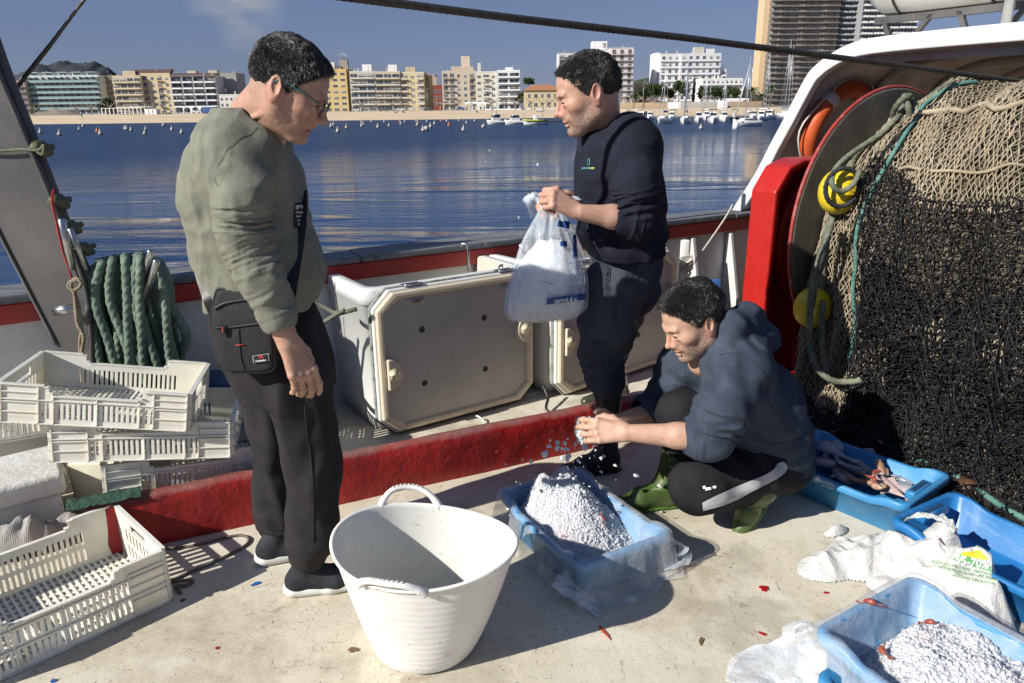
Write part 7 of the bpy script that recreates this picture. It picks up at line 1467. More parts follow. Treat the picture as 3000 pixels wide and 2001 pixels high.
# ================================================================ people: implicit surfaces turned into meshes
import openvdb as _vdb
_NZ = np.random.default_rng(99).random((40, 40, 40)).astype(np.float32)
def vnoise(X, Y, Z):
 x0, y0, z0 = np.floor(X).astype(np.int32), np.floor(Y).astype(np.int32), np.floor(Z).astype(np.int32); fx, fy, fz = X-x0, Y-y0, Z-z0
 fx, fy, fz = fx*fx*(3-2*fx), fy*fy*(3-2*fy), fz*fz*(3-2*fz); g = lambda a, b, c: _NZ[(x0+a) % 40, (y0+b) % 40, (z0+c) % 40]
 return ((g(0, 0, 0)*(1-fx)+g(1, 0, 0)*fx)*(1-fy)+(g(0, 1, 0)*(1-fx)+g(1, 1, 0)*fx)*fy)*(1-fz)+((g(0, 0, 1)*(1-fx)+g(1, 0, 1)*fx)*(1-fy)+(g(0, 1, 1)*(1-fx)+g(1, 1, 1)*fx)*fy)*fz
class SDF:
 def __init__(s, lo, hi, h):
  s.lo = np.array(lo, float); s.h = h; s.n = np.ceil((np.array(hi)-s.lo)/h).astype(int)+1; s.D = np.full(s.n, .08, np.float32)
 def reg(s, pts, pad):
  pts = np.atleast_2d(pts); a = np.clip(np.floor((pts.min(0)-pad-s.lo)/s.h).astype(int), 0, s.n); b = np.clip(np.ceil((pts.max(0)+pad-s.lo)/s.h).astype(int)+1, 0, s.n)
  if (b <= a).any(): return None
  sl = tuple(slice(i, j) for i, j in zip(a, b)); g = [s.lo[k]+np.arange(a[k], b[k])*s.h for k in range(3)]
  return sl, *np.meshgrid(*g, indexing='ij')
 def put(s, sl, d, k, mode='add'):
  d = d.astype(np.float32); c = s.D[sl]
  if mode == 'add':
   if k <= 0: s.D[sl] = np.minimum(c, d); return
   h = np.clip(.5+.5*(d-c)/k, 0, 1); s.D[sl] = d*(1-h)+c*h-k*h*(1-h)
  else:   # subtract
   d = -d; k = max(k, 1e-4); h = np.clip(.5-.5*(c-d)/k*-1*-1, 0, 1); h = np.clip(.5+.5*(d-c)/k, 0, 1); s.D[sl] = c*(1-h)+d*h+k*h*(1-h)
 def cone(s, p, q, ra, rb, k=.02, flat=None, wr=None, mode='add'):
  """tapered capsule; flat=(direction, factor) squeezes it; wr=f(t,ang,X,Y,Z)->extra radius"""
  p, q = np.array(p, float), np.array(q, float); r = s.reg([p, q], max(ra, rb)*(1.15 if flat is None else 1.5)+k+.02)
  if r is None: return
  sl, X, Y, Z = r; d = q-p; L2 = d@d+1e-12; x, y, z = X-p[0], Y-p[1], Z-p[2]; t = np.clip((x*d[0]+y*d[1]+z*d[2])/L2, 0, 1); x, y, z = x-t*d[0], y-t*d[1], z-t*d[2]
  if flat is not None: fd, ff = np.array(flat[0], float), flat[1]; fd = fd/np.linalg.norm(fd); c = x*fd[0]+y*fd[1]+z*fd[2]; x, y, z = x+fd[0]*c*(1/ff-1), y+fd[1]*c*(1/ff-1), z+fd[2]*c*(1/ff-1)
  D = np.sqrt(x*x+y*y+z*z)-(ra+(rb-ra)*t)
  if wr is not None: D = D-wr(t, X, Y, Z)
  s.put(sl, D, k, mode)
 def ell(s, c, rad, M=None, k=.01, mode='add'):
  c = np.array(c, float); r = s.reg([c], max(rad)+k+.012)
  if r is None: return
  sl, X, Y, Z = r; x, y, z = X-c[0], Y-c[1], Z-c[2]
  if M is not None: M = np.array(M); x, y, z = [M[0, i]*x+M[1, i]*y+M[2, i]*z for i in range(3)]
  a, b, e = rad; k0 = np.sqrt((x/a)**2+(y/b)**2+(z/e)**2); k1 = np.sqrt((x/a**2)**2+(y/b**2)**2+(z/e**2)**2)+1e-6; s.put(sl, k0*(k0-1)/k1, k, mode)
 def stack(s, rows, k=.02, O=(0, 0, 0), M=np.eye(3), power=2.3, wr=None):
  """rows (w, u, v, a, b): loft of ellipses along local w; columns of M = u, v, w axes"""
  O = np.array(O, float); M = np.array(M, float); rows = np.array(sorted(rows), float); w = rows[:, 0]
  fine = catmull(rows[:, [0, 1, 2]], 6); fine2 = catmull(rows[:, [0, 3, 4]], 6); W = fine[:, 0]; pts = [O+M@np.array((r[1]+i*r[3], r[2]+j*r[4], r[0])) for r in rows for i in (-1, 1) for j in (-1, 1)]
  r = s.reg(pts, k+.03);
  if r is None: return
  sl, X, Y, Z = r; x, y, z = X-O[0], Y-O[1], Z-O[2]; u, v, ww = [M[0, i]*x+M[1, i]*y+M[2, i]*z for i in range(3)]; wc = np.clip(ww, w[0], w[-1])
  cu, cv, a, b = np.interp(wc, W, fine[:, 1]), np.interp(wc, W, fine[:, 2]), np.interp(wc, W, fine2[:, 1]), np.interp(wc, W, fine2[:, 2]); du, dv = np.abs(u-cu)/a, np.abs(v-cv)/b
  D = ((du**power+dv**power)**(1/power)-1)*np.minimum(a, b); dz = ww-wc; D = np.where(dz != 0, np.sqrt(np.maximum(D, 0)**2+dz**2)+np.minimum(D, 0)*.0, D)
  if wr is not None: D = D-wr(ww, X, Y, Z)
  s.put(sl, D, k)
 def folds(s, amp, fx, fy, fz, seed=0., ridge=True, mask=None):
  r = s.reg(np.array([s.lo, s.lo+s.n*s.h]), 0); sl, X, Y, Z = r; band = np.abs(s.D) < .03
  x, y, z = X[band], Y[band], Z[band]; w = vnoise(x*6+seed, y*6, z*6)*1.6
  n = vnoise(x*fx+seed+w, y*fy+3+w, z*fz+7+seed);
  n = (1-np.abs(n*2-1)*1.6) if ridge else (n-.5)*2
  if mask is not None: n = n*mask(x, y, z)
  s.D[band] -= (amp*n).astype(np.float32)
 def mesh(s, name, mat, parent, attrs=None):
  g = _vdb.FloatGrid(.08); g.copyFromArray(np.ascontiguousarray(s.D)); P, T, Q = g.convertToPolygons(isovalue=0., adaptivity=0.)
  P = P.astype(np.float64)*s.h+s.lo; Fs = [a for a in (Q[:, ::-1] if len(Q) else Q, T[:, ::-1] if len(T) else T) if len(a)]
  o = npmesh(name, P, Fs, mat, parent)
  me = o.data; V = np.empty(len(me.vertices)*3); me.vertices.foreach_get('co', V)
  n0 = np.empty(len(me.polygons)*3); me.polygons.foreach_get('normal', n0); n0 = n0.reshape(-1, 3); ce = np.empty(len(me.polygons)*3); me.polygons.foreach_get('center', ce); ce = ce.reshape(-1, 3)+_off(parent)
  pr = ce[::97]+n0[::97]*s.h*1.5; ix = np.clip(((pr-s.lo)/s.h).round().astype(int), 0, s.n-1);
  if np.mean(s.D[ix[:, 0], ix[:, 1], ix[:, 2]]) < 0: me.flip_normals()
  return o
def headM(yaw, pitch, roll=0.):
 """columns = forward, left, up of the head. yaw: azimuth of the face, pitch: degrees looking down"""
 a, p, r = R_(yaw), R_(pitch), R_(roll); f = np.array([math.cos(a)*math.cos(p), math.sin(a)*math.cos(p), -math.sin(p)]); l = np.array([-math.sin(a), math.cos(a), 0.]); u = np.cross(f, l); l2 = l*math.cos(r)+u*math.sin(r); u2 = u*math.cos(r)-l*math.sin(r); return np.stack([f, l2, u2], 1)
def head(S, C, M, sc, jaw=1., nose=1., mouth_open=0., age=1.):
 L = lambda x, y, z: C+M@(np.array((x, y, z))*sc)
 def e(c, r, k, mode='add', R=None): S.ell(L(*c), [a*sc for a in r], M if R is None else M@R, k*sc, mode)
 def c(p, q, a, b, k, **kw): S.cone(L(*p), L(*q), a*sc, b*sc, k*sc, **kw)
 e((-.014, 0, .034), (.100, .077, .088), .01); e((.012, 0, .045), (.080, .070, .070), .03); e((.026, 0, -.030), (.062, .058, .082), .035)
 for y in (-1, 1):
  c((.062, y*.012, -.098*jaw), (-.004, y*.050, -.062), .022, .019, .03); c((-.004, y*.050, -.062), (-.008, y*.056, -.02), .017, .015, .03)
  e((.058, y*.044, -.020), (.024, .020, .020), .03); c((.086, y*.038, .024), (.096, y*.010, .022), .010, .010, .014)
  e((.100, y*.031, .004), (.017, .017, .013), .010, 'sub'); e((.081, y*.031, .002), (.0135, .015, .0125), .004); e((.086, y*.031, -.010), (.010, .015, .006), .008)
  e((.104, y*.0125, -.038), (.0095, .0075, .0085), .005); e((.116, y*.006, -.045), (.0035, .0032, .0035), .002, 'sub')
  e((.060, y*.030, -.060), (.022, .016, .026), .02)
 c((.092, 0, .016), (.114*nose, 0, -.026), .0085, .0100, .012); e((.119*nose, 0, -.033), (.0125, .0105, .0100), .007)
 e((.088, -.015, -.028), (.014, .012, .018), .010); e((.088, .015, -.028), (.014, .012, .018), .010); e((.086, 0, -.056), (.020, .026, .016), .016); e((.083, 0, -.102*jaw), (.017, .019, .016), .018)
 e((.0985, 0, -.0625), (.0075, .022, .0048), .004); e((.0955, 0, -.0755-mouth_open), (.0080, .020, .0056), .004); e((.104, 0, -.0690-mouth_open*.5), (.0100, .020, .0016+mouth_open*.5), .0015, 'sub')
 for y in (-1, 1):      # ears
  a = R_(-14); Re = np.array([[math.cos(a), 0, math.sin(a)], [0, 1, 0], [-math.sin(a), 0, math.cos(a)]]); b = R_(y*20); Re = Re@np.array([[math.cos(b), -math.sin(b), 0], [math.sin(b), math.cos(b), 0], [0, 0, 1]])
  e((-.018, y*.080, -.004), (.0215, .0085, .036), .006, 'add', Re); e((-.013, y*.0885, .002), (.0125, .0070, .023), .003, 'sub', Re); e((-.010, y*.080, -.034), (.0095, .006, .010), .005); e((-.002, y*.079, -.006), (.005, .006, .009), .004)
def face_attrs(o, C, M, sc, beard, red=True):
 me = o.data; V = np.empty(len(me.vertices)*3); me.vertices.foreach_get('co', V); V = V.reshape(-1, 3)+_off(o); Lc = ((V-C)@M)/sc; x, y, z = Lc.T
 s_ = lambda v, a, b: np.clip((v-a)/(b-a), 0, 1)
 bd = s_(-z, .040, .062)*s_(z, -.150, -.120)*s_(x, -.020, .005)*(1-s_(x, .11, .12)*0); bd = np.maximum(bd, s_(-z, .030, .045)*s_(z, -.12, -.10)*s_(np.abs(y), .03, .045)*s_(x, -.012, .01)); bd = np.maximum(bd, s_(-z, .0, .02)*s_(z, -.08, -.06)*s_(np.abs(y), .045, .052)*s_(x, -.004, .008)*s_(-x, -.045, -.03))
 lips = (np.abs(z+.069) < .0125) & (x > .088) & (np.abs(y) < .024) & (x < .12); bd = bd*(1-lips)*beard*(np.linalg.norm(Lc, axis=1) < .2)
 rd = np.clip(1.3-np.abs(x-.115)/.02, 0, 1)*(np.abs(z+.03) < .03)*.8+np.clip((np.abs(y)-.066)/.012, 0, 1)*(np.abs(z) < .05)*(np.abs(x+.018) < .04)*.8+lips*1.+.5*np.exp(-(((x-.065)/.03)**2+((z+.03)/.025)**2)); rd = rd*(np.linalg.norm(Lc, axis=1) < .16)
 sh = ((np.linalg.norm(Lc-np.array((-.014, 0, .034)), axis=1) < .12) & (z > zline(x)-.012)).astype(float)
 for nm, a in (('beard', np.maximum(bd, sh*.3)), ('red', rd)):
  at = me.attributes.new(nm, 'FLOAT', 'POINT'); at.data.foreach_set('value', a.astype(np.float32))
def zline(x): return np.interp(x, [-.13, -.075, -.045, -.030, -.005, .012, .030, .048, .062, .072, .09], [-.058, -.060, -.040, .022, .028, -.004, .010, .048, .068, .080, .10])
def skinmat(name, base, tan, grey=.5):
 s = NT(name); v = s.coord('World'); b = s.node('ShaderNodeAttribute'); b.attribute_name = 'beard'; r = s.node('ShaderNodeAttribute'); r.attribute_name = 'red'
 c = s.mix(base, tan, s.noise(28, 6, .7, v, .35, .65)); c = s.mix(c, tuple(min(1, q*w) for q, w in zip(base, (1.05, .58, .50))), s.math('MULTIPLY', r.outputs['Fac'], .34)); c = s.mix(c, tuple(q*.62 for q in base), s.math('MULTIPLY', s.noise(120, 4, .7, v, .58, .70), .35))
 st = s.mix((.045, .038, .034), (.32, .30, .28), s.noise(330, 2, .7, v, .5, .62)); c = s.mix(c, st, s.math('MULTIPLY', b.outputs['Fac'], s.noise(240, 3, .7, v, .36, .60)))
 s.set(color=c, rough=.46, sss=.12, ssss=.012, sssr=(1., .35, .2), spec=.45, normal=s.bump(s.math('ADD', s.noise(190, 5, .75, v), s.math('MULTIPLY', s.noise(45, 4, .6, s.coord('World', (.5, .5, 1.6))), 1.2)), .45, .003)); return s.m
def hairmat(name, dark, grey, lo=.5, hi=.62):
 s = NT(name); v = s.coord('World'); s.set(color=s.mix(dark, grey, s.noise(210, 2, .7, s.coord('World', (1, 1, .35)), lo, hi)), rough=.45, spec=.5); return s.m
def hairdo(T, C, M, sc, mat, n, length, lift, seed, curl=0., thick=.012, top=0., grow=1.):
 lo, hi = C-.17*sc, C+.19*sc; S = SDF(lo, hi, .0035); r = S.reg(np.array([lo, hi]), 0); sl, X, Y, Z = r; q = np.stack([X-C[0], Y-C[1], Z-C[2]], -1)@M/sc; x, y, z = q[..., 0], q[..., 1], q[..., 2]
 nz = vnoise(x*70+seed, y*70, z*70); big = vnoise(x*26+seed, y*26, z*26+5)
 def ellq(c_, R): a = (x-c_[0])/R[0]; b = (y-c_[1])/R[1]; e = (z-c_[2])/R[2]; k0 = np.sqrt(a*a+b*b+e*e); return (k0-1)*min(R)
 th = .0062+thick*(.0+.8*np.clip((z+.02)/.10, 0, 1.))+top*np.clip((z-.06)/.05, 0, 1); D = np.minimum(ellq((-.014, 0, .034), (.100, .077, .088)), ellq((.012, 0, .045), (.080, .070, .070)))-th-(nz-.5)*.004-(big-.5)*(.003+curl*.007)
 cut = zline(x)+(nz-.5)*.018-z; D = np.maximum(D, cut*.8); D = np.maximum(D, -(ellq((-.014, 0, .034), (.096, .073, .084)))); S.D = (D*sc).astype(np.float32)
 o = S.mesh('hair', mat, T); me = o.data; g = np.random.default_rng(seed); V = np.empty(len(me.vertices)*3); me.vertices.foreach_get('co', V); V = V.reshape(-1, 3)+_off(o); Nn = np.empty(len(me.vertices)*3); me.vertices.foreach_get('normal', Nn); Nn = Nn.reshape(-1, 3)
 Lc = (V-C)@M/sc; outm = np.sum(((Lc-np.array((-.014, 0, .034)))@M.T)*Nn, 1) > .02; ids = np.where(outm)[0]; ids = g.choice(ids, n); P = V[ids]; nn = Nn[ids]; l = Lc[ids]
 flow = np.stack([np.where(l[:, 2] > .085, .5, -.15)*grow, l[:, 1]*3, np.where(l[:, 2] > .085, .0, -1.)], 1)@M.T; flow += g.normal(size=flow.shape)*(.35+curl); flow -= nn*np.sum(flow*nn, 1, keepdims=True); flow /= np.linalg.norm(flow, axis=1, keepdims=True)+1e-9
 up = lift*(.4+.8*np.clip(l[:, 2]/.1, 0, 1.3)); Ls = (length*(.35+.75*np.clip((l[:, 2]+.04)/.12, 0, 1))*g.uniform(.6, 1.25, n))[:, None]*sc; d1 = flow*(1-up[:, None]*.5)+nn*up[:, None]; d1 /= np.linalg.norm(d1, axis=1, keepdims=True); d2 = flow+nn*(up[:, None]*.5-.25)+g.normal(size=flow.shape)*curl; d2 /= np.linalg.norm(d2, axis=1, keepdims=True)
 B0 = P-nn*.002; B1 = P+d1*Ls*.5; B2 = B1+d2*Ls*.5; sd = np.cross(d1, nn); sd /= np.linalg.norm(sd, axis=1, keepdims=True)+1e-9; w = .0008*sc
 Vs = np.stack([B0-sd*w, B0+sd*w, B0+nn*w, B1-sd*w*.8, B1+sd*w*.8, B1+nn*w*.8, B2], 1).reshape(-1, 3); m = np.arange(n)[:, None]*7
 Q = np.concatenate([m+np.array([[0, 1, 4, 3]]), m+np.array([[1, 2, 5, 4]]), m+np.array([[2, 0, 3, 5]])]); Tt = np.concatenate([m+np.array([[3, 4, 6]]), m+np.array([[4, 5, 6]]), m+np.array([[5, 3, 6]])]); npmesh('hair_strands', Vs, [Q, Tt], mat, o, False)
 return o
def facebits(T, C, M, sc, browmat, slit=True):
 for y in (-1, 1):
  L = lambda a: C+M@(np.array(a)*sc)
  mb = MB(); P = [L((.0925, y*.018, .0255)), L((.0935, y*.028, .030)), L((.086, y*.040, .0290)), L((.074, y*.049, .0235))]; mb.tube(catmull(P, 4), np.linspace(.0050, .0024, 13)*sc, 6); mb.build('eyebrow', browmat, T)
  mb = MB(); P = [L((.0925, y*.019, -.0015)), L((.0955, y*.026, -.0005)), L((.0945, y*.034, -.0010)), L((.0885, y*.043, -.003))]; mb.tube(catmull(P, 4), np.array([.4, 1.2, 1.5, 1.6, 1.7, 1.8, 1.8, 1.8, 1.7, 1.6, 1.5, 1.2, .4])*.0015*sc, 6); mb.build('eye', M_EYE, T)
def hand(S, W_, F, N_, TH, sc=1., curl=(.5, .6, .7, .8), thumb=(.5, .3), spread=.06, k=.006):
 """W_ wrist, F finger direction, N_ back-of-hand normal, TH towards the thumb"""
 F, N_, TH = [np.array(a, float) for a in (F, N_, TH)]; F /= np.linalg.norm(F); N_ = N_-F*(N_@F); N_ /= np.linalg.norm(N_); TH = TH-F*(TH@F)-N_*(TH@N_); TH /= np.linalg.norm(TH); W_ = np.array(W_, float)
 for i, (lat, plen, ph, r0) in enumerate(((.030, .092, (.046, .027, .022), .0098), (.010, .096, (.050, .031, .023), .0100), (-.010, .091, (.046, .029, .022), .0095), (-.028, .082, (.037, .022, .019), .0085))):
  a = W_+TH*lat*.45*sc; kn = W_+F*plen*sc+TH*lat*sc; S.cone(a+F*.01*sc, kn, .0135*sc, .0115*sc, .014*sc, flat=(N_, .95)); S.ell(kn+N_*.004*sc, [.0095*sc]*3, None, .006)
  d = F+TH*spread*(lat/.02)*.5; d /= np.linalg.norm(d); p = kn; ang = curl[i]*.9
  for j, l in enumerate(ph):
   dd = d*math.cos(ang)-N_*math.sin(ang); q = p+dd*l*sc; S.cone(p, q, r0*sc*(1-.09*j), r0*sc*(.93-.10*j), .0045*sc);
   if j < 2: S.ell(q, [r0*sc*(.99-.09*j)]*3, None, .004)
   p = q; ang += curl[i]*(1.1 if j == 0 else .75)
 b = W_+TH*.020*sc+F*.018*sc-N_*.006*sc; td = F*.62+TH*.70*thumb[0]*1.3-N_*.45; td /= np.linalg.norm(td); m = b+td*.042*sc; S.cone(b, m, .0165*sc, .0125*sc, .014*sc)
 t2 = F*.8+TH*.35*thumb[0]-N_*(.3+thumb[1]); t2 /= np.linalg.norm(t2); m2 = m+t2*.034*sc; S.cone(m, m2, .0118*sc, .0105*sc, .006*sc); t3 = F*.85-TH*.15-N_*(.3+thumb[1]*1.3); t3 /= np.linalg.norm(t3); S.cone(m2, m2+t3*.026*sc, .0105*sc, .0085*sc, .005*sc)
def cloth(name, a, b, sc=900, rough=.9, sheen=0., bump=.3, worn=None):
 s = NT(name); v = s.coord('World'); c = s.mix(a, b, s.noise(9, 5, .65, v, .35, .65)); c = s.mix(c, tuple(min(1, x*1.35) for x in b), s.math('MULTIPLY', s.noise(260, 3, .7, v, .52, .66), .5))
 if worn: c = s.mix(c, worn, s.math('MULTIPLY', s.noise(7, 8, .75, s.coord('World', loc=(3, 2, 1)), .60, .72), .5))
 s.set(color=c, rough=rough, sheen=sheen, spec=.2, normal=s.bump(s.math('ADD', s.noise(sc*.5, 3, .7, v), s.math('MULTIPLY', s.noise(34, 6, .65, v), 4.)), bump, .0022)); return s.m
def tshoe(T, heel, toe_dir, L, mat_up, mat_sole, kind='sneaker', tip=0., z0=0., name='shoe', shaft=None, shaft_r=.055):
 """heel = ground point under the heel"""
 d = np.array([toe_dir[0], toe_dir[1], 0.]); d /= np.linalg.norm(d); sd = np.array([-d[1], d[0], 0]); t = R_(tip); u = d*math.cos(t)-UP*math.sin(t)*-1*-1; u = d*math.cos(t)-UP*math.sin(t); w = np.cross(u, sd); H0 = np.array(heel, float)
 if tip: H0 = H0+UP*math.sin(t)*L*.72
 G = lambda x, y, z: H0+u*x*L+sd*y+w*z
 pts = np.array([G(0, 0, 0), G(1, 0, .02), G(.2, 0, .16)]+([shaft] if shaft is not None else [])); lo, hi = pts.min(0)-.08, pts.max(0)+.08
 M = np.stack([u, sd, w], 1)
 S = SDF(lo, hi, .0035)
 S.cone(G(.12, 0, .045), G(.55, 0, .045), .036, .042, .02, flat=(w, 1.15)); S.cone(G(.55, 0, .042), G(.88, 0, .032), .041, .030, .02, flat=(w, .85)); S.cone(G(.14, 0, .05), G(.20, 0, .095), .037, .036, .02); S.cone(G(.42, 0, .055), G(.25, 0, .09), .034, .035, .02)
 if shaft is not None: S.cone(G(.20, 0, .09), shaft, .043, shaft_r, .03); e_ = shaft-G(.20, 0, .09); e_ /= np.linalg.norm(e_); S.cone(shaft-e_*.012, shaft, shaft_r+.004, shaft_r+.005, .006); S.folds(.004, 14, 14, 26, 3.)
 up = S.mesh(name, mat_up, T)
 S = SDF(lo, hi, .0035); hh = .050 if kind == 'sneaker' else .022
 S.stack([(-.004+.0, .0, 0, .01, .01)], .0) if 0 else None
 for x0, x1, r0, r1 in ((.10, .50, .040, .039), (.50, .86, .043, .036)):
  S.cone(G(x0, 0, hh*.45), G(x1, 0, hh*.45+(.006 if x1 > .8 else 0)), r0, r1, .012, flat=(w, hh*.62/.04))
 so_ = S.mesh('sole', mat_sole, up); return up
M_WSOLE = simple('white_sole_foam', (.70, .70, .67), .6, .05, 9, .2, 40, dirt=(.4, .36, .28), dscale=14, kind='World'); M_UPD = cloth('shoe_knit', (.018, .020, .024), (.04, .045, .052), 500, .8); M_BOOTB = simple('black_rubber', (.012, .012, .012), .35, .2, 9, .2, 30, dirt=(.06, .055, .045), dscale=9, kind='World'); M_BOOTG = simple('green_rubber', (.058, .095, .022), .34, .15, 6, .15, 20, dirt=(.05, .09, .02), dscale=7, kind='World'); M_BOOTS = simple('green_rubber_sole', (.07, .14, .02), .5, .2, 9, .3, 40, kind='World')
def ridge_wr(amp, freq, ph=0., axis=None, t0=0., t1=1., tilt=6.):
 def f(t, X, Y, Z):
  w = vnoise(X*9+ph, Y*9, Z*9); m = np.clip((t-t0)/.12, 0, 1)*np.clip((t1-t)/.12, 0, 1); n = vnoise(X*6+ph+w*1.5, Y*7+Z*3, t*freq*.30+w*2.+X*8+ph); n2 = vnoise(X*13+ph, Y*13+Z*6, t*freq*.62+w*2.5); return amp*1.5*m*((1-np.abs(n*2-1)*2.)*.75+(1-np.abs(n2*2-1)*2.)*.3)
 return f
A2 = lambda px, py, y: aty(px, py, y)
# ---------------------------------------------------------------- man 1: older man in the sage shirt, left
def man1():
 T = thing('person', 'older man in a sage green long sleeved top, dark trousers and glasses looking down', 'person', aty(850, 1735, 2.11)*np.array((1, 1, 0)))
 skin = skinmat('skin_tanned', (.42, .235, .165), (.50, .30, .215)); HC = A2(846, 262, 2.02); HM = headM(2, 29); sc = .93
 YT, YA = 2.14, 1.93
 S = SDF((-1.22, 1.80, .62), (-.45, 2.50, 1.86), .003)
 head(S, HC, HM, sc, jaw=1.03, nose=1.03, mouth_open=.004); neck = A2(745, 345, 2.10); L = lambda x, y, z: HC+HM@(np.array((x, y, z))*sc)
 S.cone(L(-.030, 0, -.030), neck, .060, .066, .03); S.cone(L(.0, 0, -.075), A2(790, 385, 2.08), .042, .050, .03)
 for k_ in range(4): p = L(.018-.014*k_, -.052, -.085); S.cone(p, p*.4+neck*.6+np.array((.04-.02*k_, -.03, -.01)), .007, .006, .006)
 S.cone(A2(730, 420, 2.12), A2(720, 700, YT), .06, .12, .06, flat=((0, 1, 0), 1.3))
 el, cu, wr = A2(716, 690, YA), A2(812, 930, YA-.01), A2(843, 1000, YA)
 S.cone(A2(705, 470, YA+.05), el, .05, .042, .03); S.cone(el, wr, .042, .0285, .02); S.cone(cu, wr, .034, .0285, .01, flat=((0, 1, 0), .85))
 hand(S, wr, A2(893, 1105, YA-.005)-wr, (.62, -.72, .15), (-.2, 1, .1), 1.10, curl=(.38, .5, .55, .5), thumb=(.5, .15), spread=.07)
 S.cone(A2(735, 470, 2.36), A2(760, 690, 2.42), .05, .04, .03); w2 = A2(840, 800, 2.40); S.cone(A2(760, 690, 2.42), w2, .04, .028, .02); hand(S, w2, (.5, -.1, -.85), (.6, .7, 0), (.3, -1, 0), 1.05)
 o = S.mesh('body', skin, T); face_attrs(o, HC, HM, sc, .25)
 hm = hairmat('hair_salt_pepper', (.010, .010, .011), (.24, .23, .225), .56, .72); hairdo(T, HC, HM, sc, hm, 20000, .019, .22, 3, thick=.003, top=.006, grow=1.2); facebits(T, HC, HM, sc, hm)
 S = SDF((-1.26, 1.78, .80), (-.45, 2.52, 1.56), .004)
 rows = [(292, 690, 765, .055, 2.10), (318, 652, 795, .082, 2.11), (345, 632, 810, .105, 2.12), (375, 606, 824, .150, 2.12), (410, 590, 830, .178, YT), (460, 572, 848, .192, YT), (520, 558, 868, .196, YT), (580, 554, 882, .192, YT), (650, 566, 897, .188, YT), (720, 580, 924, .190, YT), (790, 603, 936, .188, YT), (840, 616, 932, .184, YT), (885, 622, 918, .178, YT)]
 rr = []
 for py, a, b, hw, yc in rows: pa, pb = A2(a, py, yc), A2(b, py, yc); rr.append(((pa[2]+pb[2])/2, (pa[0]+pb[0])/2, yc, (pb[0]-pa[0])/2*.965, hw*.95))
 def torso_wr(w, X, Y, Z):
  n = vnoise(X*9, Y*9, Z*9)*6; low = np.clip((1.02-Z)/.12, 0, 1); return .004*np.sin(Z*70+n+X*30)*low+.004*np.sin((X*.8+Z*.35)*60+n)*np.clip((Z-1.25)/.1, 0, 1)
 S.stack(rr, .02, power=2.35, wr=torso_wr)
 sh = A2(708, 455, YA+.075)
 S.cone(A2(695, 405, YT-.08), sh, .075, .080, .07)
 S.cone(sh, A2(712, 590, YA), .077, .061, .04, wr=lambda t, X, Y, Z: .006*np.sin(t*9+vnoise(X*10, Y*10, Z*10)*5)*t); S.cone(A2(712, 590, YA), el, .061, .056, .02, wr=ridge_wr(.0065, 34, 1.)); S.cone(el, A2(765, 810, YA-.005), .056, .047, .02, wr=ridge_wr(.0055, 30, 3., t0=-.1)); S.cone(A2(765, 810, YA-.005), cu, .050, .045, .015, wr=ridge_wr(.0025, 26, 5.))
 ax_ = cu-A2(765, 810, YA); ax_ /= np.linalg.norm(ax_); S.folds(.0036, 9, 9, 14, 2.); S.folds(.008, 5.5, 3, 4., 21.); S.folds(.006, 14, 7, 9., 25.); S.folds(.003, 30, 16, 18, 26.); S.cone(cu-ax_*.012, cu+ax_*.006, .0465, .0475, .004); S.cone(cu+ax_*.012, cu+ax_*.05, .036, .036, .002, mode='sub')
 S.cone(A2(735, 450, 2.33), A2(760, 690, 2.40), .085, .06, .04); S.cone(A2(760, 690, 2.40), A2(832, 785, 2.40), .058, .045, .02)
 S.cone(L(-.025, 0, -.05), A2(756, 350, 2.10), .066, .066, .006, mode='sub')
 m = cloth('sage_jersey', (.150, .155, .122), (.205, .21, .168), 700, .92, .0, .25); top = S.mesh('long_sleeved_top', m, T)
 bv = bvh_of([top]); M_SEAM = simple('seam_shadow', (.11, .112, .09), .9);  # seam tone darkened to carry the shadow line along it
 def onb(px, py, off=.0015):
  d = _ray(px, py); d = d/np.linalg.norm(d); h = bv.ray_cast(Vector(_C), Vector(d)); return None if h[0] is None else np.array(h[0])-d*off
 for pts in ([(755, 372), (715, 395), (672, 430), (640, 480), (628, 525), (640, 545)], [(762, 375), (790, 420), (808, 470), (818, 520), (805, 560)]):
  P = [q for q in (onb(*p, .0018) for p in pts) if q is not None]; mb = MB(); mb.tube(catmull(P, 5), .0006, 5); mb.build('seam', M_SEAM, top)
 dk = simple('print_black', (.02, .02, .02), .8); pr_ = polyprint(bv, [(862, 596), (892, 590), (898, 668), (860, 668)], dk, top, 'print', .0025)
 for t_, x, y, h in (("29°N", 874, 607, 15), ("ATLANTIC", 880, 622, 9), ("HARBOUR", 880, 634, 9), ("SAILING", 880, 646, 9), ("TEAM", 876, 658, 9)): printed(bv, t_, x, y, h, 0, M_INKW, top, bold=.02, wscale=.8, off=.0045)
 S = SDF((-1.16, 1.86, .05), (-.36, 2.60, .99), .0045)
 YH = 2.18
 rr = []
 for py, a, b, hw in ((872, 640, 900, .150), (930, 642, 926, .160), (1000, 654, 948, .168), (1070, 690, 962, .170), (1140, 728, 972, .165)): pa, pb = A2(a, py, YH), A2(b, py, YH); rr.append(((pa[2]+pb[2])/2, (pa[0]+pb[0])/2, YH, (pb[0]-pa[0])/2, hw))
 S.stack(rr, .03)
 YN, YF = 2.11, 2.34
 def leg(pts, Y, ph):
  P = [A2(a, b, Y) for a, b, r_ in pts]
  for i in range(len(P)-1): S.cone(P[i], P[i+1], pts[i][2], pts[i+1][2], .03 if i < 1 else .015, wr=(ridge_wr(.0075, 16, ph, t0=.3) if i == len(P)-2 else (lambda t, X, Y_, Z: .006*np.sin(X*55+vnoise(X*7, Y_*7, Z*5)*7))))
